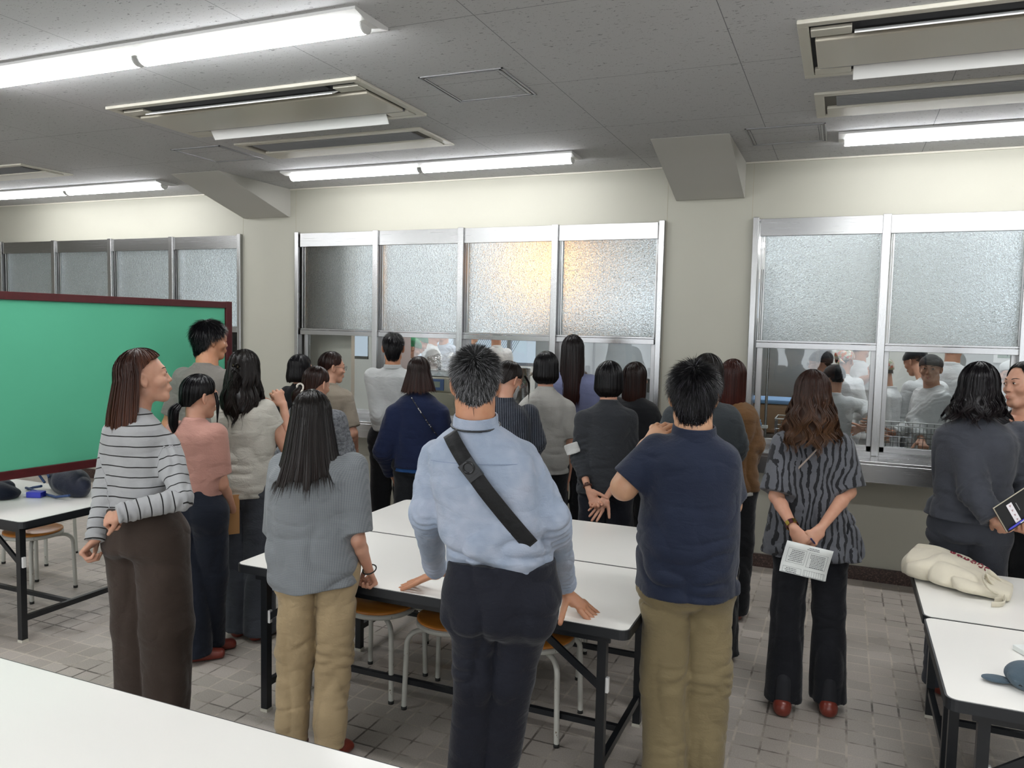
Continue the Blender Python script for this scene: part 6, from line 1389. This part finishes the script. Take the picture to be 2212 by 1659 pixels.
# 20 zebra print
s = Person('woman in a zebra-print flared top holding folded papers behind her back', (1757, 801), 4.05, face=3, head=(2, -4, 0))
s.shw = 0.17 * s.k
s.arm(L, s.pd(1677, 1072, -0.04), s.pd(1714, 1140, -0.21), dict(d=(s.pd(1738, 1168, -0.24) - s.pd(1714, 1140, -0.21)), n=(-0.3, -0.9, 0.1), thumb=1, curl=(0.4, 0.45, 0.5, 0.5), spread=0.4, t=(0.5, 0.2, 0.3), bare=0.95, ar=0.88), sh=s.pd(1700, 965, 0.0))
s.arm(R, s.pd(1833, 1062, -0.04), s.pd(1774, 1140, -0.22), dict(d=(s.pd(1746, 1170, -0.26) - s.pd(1774, 1140, -0.22)), n=(0.3, -0.9, 0.1), thumb=-1, curl=(0.55, 0.6, 0.65, 0.65), spread=0.3, t=(0.35, 0.5, 0.5), bare=0.95, ar=0.88), sh=s.pd(1812, 965, 0.0))
f_ = [tuple(s.pd(1691, 1492, 0.0)[:2]), tuple(s.pd(1789, 1498, 0.0)[:2])]
s.hipx = float(s.pd(1748, 1250, 0)[0]); x_ = s.hipx / s.k
s.pants(fabric('black_wide_trousers', '#14161d', 0.85), PF(hi=0.178, wa=0.15, dp=0.12, xo=(x_, x_, 0)), f_, r=(0.100, 0.074, 0.086), waist=0.60, crotch=0.46, res=0.0065, folds=(0.005, 0.004), stack=0.35, cuffz=0.045)
s.body(ears=False, res=0.0045, neck=[0.0, -0.01, s.z(0.83)])
T20 = [(0.42, 0.235, 0.16, x_, 0), (0.50, 0.225, 0.155, x_, 0), (0.56, 0.195, 0.14, x_ * .7, 0), (0.615, 0.170, 0.135, 0, 0), (0.68, 0.180, 0.13, 0, 0), (0.74, 0.185, 0.125, 0, 0), (0.78, 0.178, 0.115, 0, 0), (0.80, 0.165, 0.10, 0, -0.004), (0.818, 0.135, 0.088, 0, -0.01), (0.832, 0.10, 0.075, 0, -0.014), (0.845, 0.075, 0.062, 0, -0.016), (0.855, 0.065, 0.055, 0, -0.016)]
M20 = fabric('zebra_print', '#6e7077', 0.85, pattern=('zebra', '#26262a', 15.0), bump=0.2)
s.top(M20, T20, (0.066, 0.088, 0.09), 0.93, 0.448, 'blouse', 0.0055, (0.010, 0.008), neckr=0.066, seed=20.0, hemtilt=(0.03, 0), armk=0.045)
s.hair(H_WAVE, 'long', length=0.235, n=3200, face=68, fringe=0.9, wave=0.017, wfreq=20, flare=0.05, curlend=-0.01, tipj=0.16, lock=0.08, back=0.03, sw=0.0017)
s.bodystrap((0.06, s.z(0.80)), (-0.13, s.z(0.655)), T20, 0.004, simple('tan_strap', '#9b8d83', 0.6), 'bag_strap', off=0.012)
S_, E_, W_, h_ = s.arms[L]; q = E_ + (W_ - E_) * 0.90; dr = (W_ - E_) / np.linalg.norm(W_ - E_); ux = np.cross(dr, [0, 1.0, 0]); ux /= np.linalg.norm(ux); uy = np.cross(dr, ux); m = MB(); m2 = MB()
for kk in range(10):
    a = kk / 10 * 2 * PI; (m if kk % 2 else m2).obox(q + (ux * math.cos(a) + uy * math.sin(a)) * 0.0265, dr, -ux * math.sin(a) + uy * math.cos(a), ux * math.cos(a) + uy * math.sin(a), 0.0115, 0.0085, 0.0022)
br = s.mesh('bracelet', (np.array(m.v, np.float32), [tuple(z) for z in m.f]), simple('gold_metal2', '#b09a4e', 0.25, 1.0), smooth=False); s.mesh('bracelet_links', (np.array(m2.v, np.float32), [tuple(z) for z in m2.f]), simple('tortoise_links', '#45202a', 0.3), br, smooth=False)
s.shoes([(a + 0.0, b - 0.05) for a, b in f_], (0, 0)); Z20 = s

# 21 grey suit
s = Person('woman in a dark grey trouser suit with shoulder-length curly black hair', (2118, 786), 4.42, face=-12, head=(0, 2, 0))
s.shw = 0.175 * s.k
s.arm(L, s.pd(2106, 1065, -0.12), s.pd(2150, 1125, -0.20), dict(d=(s.pd(2178, 1150, -0.18) - s.pd(2150, 1125, -0.20)), n=(-0.3, -0.8, -0.2), curl=(0.5, 0.6, 0.6, 0.6), bare=0.2, ar=0.85), sh=s.pd(2085, 945, -0.02))
s.arm(R, s.pd(2222, 1060, 0.02), s.pd(2222, 1150, -0.12), dict(d=(s.pd(2188, 1140, -0.24) - s.pd(2222, 1150, -0.12)), n=(0.2, 0.4, -0.9), curl=(0.6, 0.65, 0.7, 0.7), bare=0.2, thumb=1, ar=0.85), sh=s.pd(2198, 945, 0.0)); f_ = ft(s, 0.08)
s.pants(fabric('suit_grey', '#4a4d56', 0.8, 0.08), PF(hi=0.168, wa=0.145, dp=0.12), f_, r=(0.090, 0.082, 0.08), waist=0.60, res=0.0075, folds=(0.005, 0.007)); s.body(ears=False, res=0.005)
T21 = PF(sh=0.178, ch=0.178, wa=0.165, hi=0.20, dp=0.15)
s.top(fabric('suit_grey', '#4a4d56', 0.8, 0.08), T21, (0.078, 0.066, 0.056), 1.92, 0.545, 'suit_jacket', 0.0065, (0.008, 0.007), seed=21.0, collar=(0.028, 0.006, 0.064, None))
s.hair(hairmat('curly_black_hair', '#100e11', '#1a1315', 0.3), 'long', length=0.155, n=3000, face=66, fringe=0.9, wave=0.016, wfreq=26, flare=0.015, curl=0.035, thick=1.06, tipj=0.16, lock=0.08, sw=0.0016)
s.shoes(f_); S21 = s

# 22 smiling woman at the right edge
s = Person('smiling woman with black hair in a black jacket at the right edge', (2216, 783), 4.78, face=150, head=(-28, 0, 4), sc=1.0)
s.arm(R); s.arm(L); f_ = ft(s, 0.08)
s.pants(fabric('black_trousers', '#15171c'), PF(), f_, res=0.012); s.body(res=0.0034)
s.facial(smile=True, look=(0.003, 0))
s.top(fabric('black_jacket', '#12141a', 0.8), PF(sh=0.160, ch=0.165, wa=0.15), (0.066, 0.058, 0.05), 1.9, 0.55, 'jacket', 0.009, (0.004, 0.004), neckr=0.06)
s.hair(H_BLACK, 'short', n=2400, sideend=92, nape=140, front=42, sw=0.0014, thick=1.0, tie=(0, -0.112, -0.03)); tl = s.hc + s.HR @ np.array([0.0, -0.11, -0.03]); s.tail(H_BLACK, [tl, tl + s.HR @ np.array([0, -0.03, -0.02]), tl + s.HR @ np.array([0.0, -0.02, -0.09])], [0.02, 0.03, 0.012], name='bun'); s.shoes(f_)
# ================================================================ kitchen staff seen through the glass
M_COAT = fabric('white_coat', '#ffffff', 0.8); M_CAPB = fabric('black_cap_cloth', '#2a2a2e'); M_CAPG = fabric('green_cap_cloth', '#1c8a55'); M_CAPW = fabric('white_cap_cloth', '#e2e2e0')
M_FLOR = fabric('floral_bandana', '#d9d3c6', pattern=('floral', 38))
def staff(label, uv, y, face, head=(0, 0, 0), hat=None, hoff=(0, 0.02), armR=None, armL=None, facial=False, bag=0.0, knot=False, coat=None, res=0.008, end=1.9, hair=True, hz=0.0, H=None, glass=False, size=1.0, mask=False):
    s = Person(label, uv, y, face=face, head=head, hoff=hoff, fem=False, group='kitchen staff in white coats', sc=0.96 * size, H=H, skincol=('staff_skin', '#d6a184'))
    s.shw = 0.172 * s.k
    for side, a in ((1, armR), (-1, armL)):
        if a: s.arm(side, s.pd(*a[0]), s.pd(*a[1]), dict(curl=(0.5,) * 4, bare=0.3))
        else: s.arm(side, [side * (s.shw + 0.03), 0.02, s.z(0.635)], [side * 0.16, 0.22, s.z(0.60)], dict(curl=(0.5,) * 4, bare=0.2))
    s.shx = 0; s.shy = 0.0; f_ = ft(s)
    s.pants(fabric('white_work_trousers', '#c9cbd0'), PF(), f_, res=0.014); s.body(res=0.0048 if facial else 0.006, hres=0.0045, face=True, lower=True, neck=[0, 0, s.z(0.835)])
    s.top(coat or M_COAT, PF(sh=0.168, ch=0.172, wa=0.165, hi=0.185, dp=0.125), (0.068, 0.060, 0.048), end, 0.42, 'coat', res, (0.008, 0.007), collar=(0.03, 0.004, 0.062, None), seed=uv[0] * 0.1)
    if hair: s.hair(H_BLACK, 'short', n=300, sideend=84, nape=132, front=44, thick=0.93 if hat else 1.0)
    if hat: s.cap_hat(hat, bag=bag, knot=knot, name='bandana' if hat is M_FLOR else 'cap')
    if facial: s.facial(look=(-0.001, 0))
    if glass: glasses(s, M_BLACK)
    s.shoes(f_, mat=M_WHITE, res=0.012); return s
staff('young cook in a black bandana cap looking out at the visitors', (2012, 766), 7.12, 118, (48, -4, 0), M_CAPB, armL=((1975, 905, 0.05), (1990, 950, -0.15)), facial=True, knot=True, res=0.0065)
staff('bent cook in a white coat and black cap, back turned, behind the looking cook', (1978, 752), 7.75, 30, (20, -25, 0), M_CAPB, hoff=(0, 0.16), knot=True)
staff('tall cook in a white coat with head above the rail, right of the looking cook', (2062, 720), 8.35, -20)
staff('cook in a floral bandana and white coat just right of the mullion', (1904, 774), 7.46, 70, (0, -20, 0), M_FLOR, hoff=(0, 0.05), armL=((1900, 900, 0.1), (1915, 940, 0.1)))
staff('cook with glasses and a black cap facing left behind the glass', (1772, 757), 7.6, 60, (20, -10, 0), M_CAPB, glass=True)
staff('cook in a grey-black cap and white coat directly behind the zebra-print woman', (1802, 788), 7.0, 10, (20, -10, 0), M_CAPB, armR=((1868, 880, 0.05), (1878, 905, -0.2)), knot=False)
staff('cook in a floral bandana left of the tall cook', (1826, 752), 8.2, -25, (0, -10, 0), M_FLOR, knot=True)
staff('tall cook in a white coat with rolled sleeves near the mullion', (1862, 722), 8.75, -40, armR=((1852, 828, -0.1), (1885, 812, -0.25)), end=1.25)
staff('cook in a white cap at the far right beyond the suited woman', (2186, 780), 7.7, 160, (0, 0, 0), M_CAPW, bag=0.01)
staff('cook in a green cap bending forward, nearest of the green caps', (893, 731), 8.0, -50, (0, -30, 0), M_CAPG, hoff=(0, 0.12), bag=0.008)
staff('cook in a green cap bending forward, half hidden by the nearest green cap', (908, 720), 8.55, -50, (0, -30, 0), M_CAPG, hoff=(0, 0.12), bag=0.008)
staff('cook in a white coat whose green cap is cut off by the rail', (938, 698), 9.1, -60, (0, -10, 0), M_CAPG, bag=0.008)
staff('cook in an open-collared white shirt facing the window at the back', (957, 698), 9.7, 170, (0, -10, 0), None, coat=fabric('bluish_white_shirt', '#ccd4e2'))
staff('cook in a white coat seen from behind beside the far lattice window', (1072, 703), 9.6, 35, (0, -10, 0), M_CAPG)
staff('cook at the far window in a pale blue shirt, left of the back-turned cook', (1022, 703), 10.5, -60, (0, -10, 0), None, coat=fabric('bluish_white_shirt', '#ccd4e2'))

# ================================================================ things held and things on the tables
def quad_prism(c, ax, ay, hx, hy, th): 
    ax = np.asarray(ax, float); ax /= np.linalg.norm(ax); ay = np.asarray(ay, float); ay -= ax * (ay @ ax); ay /= np.linalg.norm(ay); n = np.cross(ax, ay)
    return np.asarray(c, float), ax, ay, n
def wpt(s, p): return np.array(s.base) + s.R @ np.asarray(p, float)
# folded papers behind the zebra-print woman
Dz = Z20.D0 - 0.285
P = [EYE + ray(u, v) * (Dz + dd) for u, v, dd in ((1697, 1166, 0.0), (1797, 1190, 0.0), (1787, 1256, 0.02), (1684, 1230, 0.02))]
c = (P[0] + P[1] + P[2] + P[3]) / 4; ax = P[1] - P[0]; hx = np.linalg.norm(ax) / 2; ay = P[3] - P[0]; hy = np.linalg.norm(ay) / 2; _, ax, ay, nn = quad_prism(c, ax, ay, hx, hy, 0); nn = nn if nn @ (EYE - c) > 0 else -nn
pp = empty('papers', tuple(c), 0, 'folded printed sheets held behind the back of the zebra-print woman', 'papers')
M_PAPER = simple('printed_paper', '#dfe2df', 0.7); M_PRINT = simple('print_ink', '#4a4d50', 0.7)
m = MB(); V = []
for j in range(7):
    t = -1 + j / 3; y_ = t * hy; z_ = 0.012 * (max(0, t) ** 2)
    V.append((y_, z_))
for k, off in enumerate((0.0, -0.003, -0.006)):
    rows = [[ax * sx * (hx - 0.001 * k) + ay * (y_ + 0.002 * k) + nn * (z_ + off) for sx in (-1, -0.33, 0.33, 1)] for y_, z_ in V]
    Vv = [q for r_ in rows for q in r_] + [q - nn * 0.0012 for r_ in rows for q in r_]; n0 = 28
    F = []
    for i in range(6):
        for j in range(3): a = i * 4 + j; F += [(a, a + 1, a + 5, a + 4), (a + n0, a + 4 + n0, a + 5 + n0, a + 1 + n0)]
        F += [(i * 4, i * 4 + 4, i * 4 + 4 + n0, i * 4 + n0), (i * 4 + 3, i * 4 + 3 + n0, i * 4 + 7 + n0, i * 4 + 7)]
    F += [(0, n0, n0 + 1, 1), (1, n0 + 1, n0 + 2, 2), (2, n0 + 2, n0 + 3, 3)]
    m.add(Vv, F, True)
m.build('sheets', M_PAPER, pp)
pr = MB(); g = np.random.default_rng(4)
def frame_(x0, x1, y0, y1):
    for (a, b, c_, d_) in ((x0, x1, y0, y0 + .012), (x0, x1, y1 - .012, y1), (x0, x0 + .008, y0, y1), (x1 - .008, x1, y0, y1)): strip(a, b, c_, d_)
def strip(a, b, c_, d_):
    z_ = 0.012 * max(0, (c_ + d_) / 2) ** 2 + 0.0009; q = lambda u, v: ax * u * hx + ay * v * hy + nn * (0.012 * max(0, v) ** 2 + 0.0009)
    pr.add([q(a, c_), q(b, c_), q(b, d_), q(a, d_)], [(0, 1, 2, 3)])
frame_(-0.85, -0.06, -0.6, 0.35); frame_(0.04, 0.86, -0.55, 0.42); frame_(-0.9, -0.1, 0.62, 0.98); frame_(0.0, 0.9, 0.62, 0.98)
for x0, x1, y0, y1, st_ in ((-0.78, -0.14, -0.5, 0.3, 0.115), (0.12, 0.78, -0.45, 0.36, 0.1), (-0.8, -0.3, 0.7, 0.92, 0.1), (-0.1, 0.45, -0.85, -0.7, 0.1)):
    y = y0
    while y < y1:
        x = x0 + g.uniform(0, .1)
        while x < x1 - 0.02: w_ = g.uniform(0.02, 0.06); strip(x, min(x + w_, x1), y, y + 0.045); x += w_ + 0.018
        y += st_
for x in np.arange(0.05, 0.9, 0.1): strip(x, x + 0.008, 0.62, 0.98)
pr.build('printed_text', M_PRINT, pp)
# pen in her hand
a = EYE + ray(1752, 1164) * (Dz - 0.03); b = EYE + ray(1763, 1178) * (Dz + 0.05); o = MB().tube([a, (a + b) / 2, b], [0.004, 0.0045, 0.003], 8).build('pen', simple('navy_plastic', '#20265a', 0.3)); tag(o, 'dark blue pen tucked in the fingers holding the printed sheets', 'pen')
# black notebook with sticker
Dn = S21.D0 - 0.30
P = [EYE + ray(u, v) * (Dn + dd) for u, v, dd in ((2147, 1097, 0.0), (2216, 1052, 0.02), (2243, 1105, 0.02), (2174, 1151, 0.0))]
c = sum(P) / 4; ax = P[1] - P[0]; hx = np.linalg.norm(ax) / 2; ay = P[3] - P[0]; hy = np.linalg.norm(ay) / 2; _, ax, ay, nn = quad_prism(c, ax, ay, hx, hy, 0); nn = nn if nn @ (EYE - c) > 0 else -nn
nb = empty('notebook', tuple(c), 0, 'black notebook with a red and white sticker held behind the grey suit', 'notebook')
for z_ in (0.007, -0.007): MB().obox(nn * z_, ax, ay, nn, hx, hy, 0.0012).build('cover', simple('black_cover', '#1b1c1e', 0.45) if 'black_cover' not in bpy.data.materials else bpy.data.materials['black_cover'], nb)
MB().obox(nn * 0, ax, ay, nn, hx - 0.001, hy - 0.001, 0.0057).build('pages', simple('cream_pages', '#cfc6b2', 0.8), nb)
st_ = MB().obox(-ax * hx * 0.25 + nn * 0.0086 - ay * 0.0, ay, ax, nn, hy * 0.72, hx * 0.16, 0.0004).build('sticker', simple('white_sticker', '#e6e2e6', 0.5), nb)
mk_ = MB()
for k in range(4):
    cc_ = -ax * hx * 0.25 + ay * (k - 1.5) * hy * 0.36 + nn * 0.0093
    for q in range(3): an = q * 2.1; mk_.tube([cc_ + (ax * math.cos(an + t) + ay * math.sin(an + t)) * (0.0012 + t * 0.0016) for t in np.linspace(0, 2.2, 6)], 0.0008, 4)
mk_.build('sticker_mark', simple('dark_red_ink', '#8a2336', 0.5), st_)
MB().obox(ax * hx * 0.1 - ay * hy * 0.2 + nn * 0.0086, ay, ax, nn, hy * 0.3, 0.0016, 0.0003).build('cover_lettering', simple('grey_print', '#9a9a9a', 0.5), nb)
a = c + ay * (hy - 0.012) - ax * hx * 0.95 + nn * 0.013; b = a + ax * hx * 1.5
o = MB().tube([a, a + (b - a) * 0.1, a + (b - a) * 0.9, b], [0.002, 0.005, 0.005, 0.004], 10).build('pen', simple('bright_blue_plastic', '#3a3ab0', 0.3)); tag(o, 'blue ballpoint pen clipped along the black notebook', 'pen')
MB().bar(a + (b - a) * 0.45 + nn * 0.006, b + nn * 0.006, 0.003, 0.002).build('pen_clip', M_WHITE, o)
# tan folder under the pink-bloused woman's arm
a = EYE + ray(497, 1112) * 4.36; o = MB().obox((0, 0, 0), (0.55, 0.83, 0), (0, 0, 1), (0.83, -0.55, 0), 0.05, 0.11, 0.006).build('folder', simple('tan_card', '#9a7042', 0.6)); o.location = tuple(a); tag(o, 'tan folder between the navy trousers and the slate trousers', 'folder')
# cotton tote bag on the right table
tb = empty('tote_bag', (0.475, 3.93, TZ), -0.30, 'cream cotton tote bag with dark red lettering lying on the right table', 'bag')
M_CANV = fabric('cream_canvas', '#fff6df', 0.9, 0.03, 0.10, 180)
def tote(P):
    x, y, z = P[:, 0], P[:, 1], P[:, 2]; t = np.clip((x + 0.36) / 0.80, 0, 1)
    cy_ = 0.115 - 0.14 * t; wy = np.interp(t, [0, 0.12, 0.55, 0.85, 1], [0.15, 0.19, 0.21, 0.15, 0.10]); hz_ = np.interp(t, [0, 0.08, 0.35, 0.7, 1], [0.035, 0.055, 0.060, 0.040, 0.018])
    q = ((np.abs(y - cy_) / wy) ** 3 + (np.abs(z - hz_) / hz_) ** 2.4) ** (1 / 2.6); d = (q - 1) * np.minimum(wy, hz_); d = smax(d, np.abs(x - 0.04 + 0.10 * (y - cy_)) - 0.40, 0.02)
    d = d + 0.008 * ridge(vnoise(P + 0.06 * np.stack([vnoise(P, 5, 1), vnoise(P, 5, 2), 0 * x], 1), (5, 11, 6), 31), 2.0) * np.clip(z * 30, 0, 1); return smax(d, 0.001 - z, 0.004)
V, F = surfnet(tote, (-0.45, -0.28, -0.01), (0.50, 0.40, 0.16), 0.0065); tbody = from_arrays('bag_body', V, F, M_CANV, tb)
def topz(x, y):
    m_ = (np.abs(V[:, 0] - x) < 0.012) & (np.abs(V[:, 1] - y) < 0.012); return float(V[m_, 2].max()) if m_.any() else 0.1
for k, (w0, w1) in enumerate(((0.30, -0.02), (0.34, -0.10))):
    pts = [(0.40, w1, 0.02), (0.33, w1 - 0.08, 0.05), (0.27, w1 - 0.05, 0.085), (0.25, w1 + 0.04, 0.09), (0.30, w1 + 0.09, 0.06), (0.38, w1 + 0.02, 0.035), (0.43 + .03 * k, w1 - 0.10, 0.012), (0.36, w1 - 0.14, 0.012)]
    m = MB().tube(pts, 0.014, 8, True, ((0, 0, 1), 0.45)); 
    for it in range(1): pass
    h = m.build('bag_handle', M_CANV, tb); md = h.modifiers.new('smooth', 'SUBSURF'); md.levels = 2; md.render_levels = 2
M_RED = simple('dark_red_print', '#7c1f33', 0.7)
tb.scale = (0.56, 0.90, 1.0)
for k, ch in enumerate('COTTON'):
    x = -0.02 + k * 0.052; y = 0.235 - 0.14 * (x + .36) / .8 - 0.02
    q = MB()
    for (a0, a1) in ((0.3, 2.0), (2.4, 4.0), (4.3, 5.8)): q.tube([(x + 0.018 * math.cos(t), y + 0.022 * math.sin(t), topz(x + 0.018 * math.cos(t), y + 0.022 * math.sin(t)) + 0.0012) for t in np.linspace(a0 + k, a1 + k, 6)], 0.0032, 5)
    q.build('printed_letter', M_RED, tbody)
# grey-blue cap on the lower right table
cp = empty('cap', (0.585, 2.86, TZ), 0, 'grey-blue cloth cap lying on the lower right table', 'cap')
M_CAPC = fabric('grey_blue_cloth', '#5d6f7c', 0.9)
V, F = surfnet(lambda P: smax(smin(ell(P, (0.02, 0, 0.035), (0.085, 0.075, 0.045)), ell(P, (0.07, 0.0, 0.03), (0.07, 0.07, 0.035)), 0.02) + 0.004 * ridge(vnoise(P, (16, 16, 16), 4)), 0.001 - P[:, 2], 0.004), (-0.12, -0.12, -0.01), (0.18, 0.12, 0.11), 0.005); from_arrays('crown', V, F, M_CAPC, cp)
V, F = surfnet(lambda P: smax(ell(P, (-0.085, 0.0, 0.012), (0.045, 0.028, 0.008)), 0.001 - P[:, 2], 0.003), (-0.16, -0.06, -0.01), (0.0, 0.06, 0.04), 0.004); from_arrays('visor', V, F, M_CAPC, cp)
MB().lathe([(0.001, -0.003), (0.006, 0), (0.001, 0.003)], (-0.03, -0.052, 0.022), 10).build('button', M_BLACK, cp)
pk = MB().box(-0.05, 0.05, -0.04, 0.04, 0, 0.02, 0.004).build('paper_packet', M_PAPER); pk.location = (0.66, 3.18, TZ); pk.rotation_euler = (0, 0, 0.5); tag(pk, 'small pale packet at the right edge of the lower right table', 'packet')
# navy jacket, blue box and bag on the left table
M_NAVY = fabric('navy_jacket_cloth', '#151b30', 0.8)
V, F = surfnet(lambda P: smax(smin(ell(P, (-0.08, 0, 0.05), (0.24, 0.13, 0.075)), ell(P, (0.10, 0.0, 0.035), (0.13, 0.09, 0.06)), 0.05) + 0.016 * ridge(vnoise(P + 0.05 * np.stack([vnoise(P, 7, 1), vnoise(P, 7, 2), vnoise(P, 7, 3)], 1), (8, 8, 13), 4), 1.6), 0.001 - P[:, 2], 0.004), (-0.38, -0.2, -0.01), (0.3, 0.2, 0.18), 0.007)
o = from_arrays('jacket', V, F, M_NAVY); o.location = (-4.78, 3.14, TZ); tag(o, 'crumpled navy jacket on the left table', 'jacket')
o = MB().box(-0.045, 0.045, -0.03, 0.03, 0, 0.035, 0.004).build('tissue_packet', simple('royal_blue_film', '#2b36b8', 0.3)); o.location = (-4.50, 3.24, TZ); o.rotation_euler = (0, 0, 0.4); tag(o, 'small royal blue packet beside the navy jacket', 'packet'); MB().box(-0.07, -0.045, -0.02, 0.02, 0.004, 0.026, 0.004).build('wrapper_end', M_WHITE, o)
bg = empty('handbag', (-4.42, 3.40, TZ), -0.25, 'dark navy bag with blue cord handles on the left table under the green board', 'bag')
V, F = surfnet(lambda P: smax(ell(P, (0, 0, 0.07), (0.24, 0.085, 0.10)) + 0.008 * ridge(vnoise(P, (9, 9, 9), 8)), 0.001 - P[:, 2], 0.005), (-0.3, -0.14, -0.01), (0.3, 0.14, 0.2), 0.008); from_arrays('bag_body', V, F, fabric('navy_leather', '#20273d', 0.5), bg)
MB().tube([(-0.2, -0.08, 0.03), (-0.28, -0.1, 0.012), (-0.3, -0.13, 0.012), (-0.1, -0.13, 0.012), (0.1, -0.12, 0.012), (0.2, -0.085, 0.03)], 0.008, 8).build('bag_handle', simple('blue_cord', '#27416e', 0.6), bg)
MB().tube([(-0.2, -0.06, 0.05), (-0.27, -0.07, 0.1), (-0.25, -0.07, 0.15), (-0.15, -0.07, 0.14), (-0.1, -0.075, 0.1)], 0.008, 8).build('bag_handle', bpy.data.materials['blue_cord'], bg)
# clear plastic bag on the scale
m = NT('clear_plastic'); t = m.n('ShaderNodeBsdfTransparent'); t.inputs[0].default_value = (0.9, 0.9, 0.9, 1); gl = m.n('ShaderNodeBsdfGlossy'); gl.inputs['Roughness'].default_value = 0.12; mx = m.n('ShaderNodeMixShader'); mx.inputs[0].default_value = 0.3; m.l(t.outputs[0], mx.inputs[1]); m.l(gl.outputs[0], mx.inputs[2]); m.l(mx.outputs[0], m.out.inputs['Surface'])
V, F = surfnet(lambda P: np.abs(ell(P, (0, 0, 0.07), (0.22, 0.14, 0.085)) + 0.022 * ridge(vnoise(P, (11, 11, 14), 3), 1.4)) - 0.003, (-0.28, -0.2, -0.03), (0.28, 0.2, 0.19), 0.008)
o = from_arrays('plastic_bag', V, F, m.m); o.location = (-3.6, 6.88, 1.372); tag(o, 'crumpled clear plastic bag lying over the beige scale', 'bag')
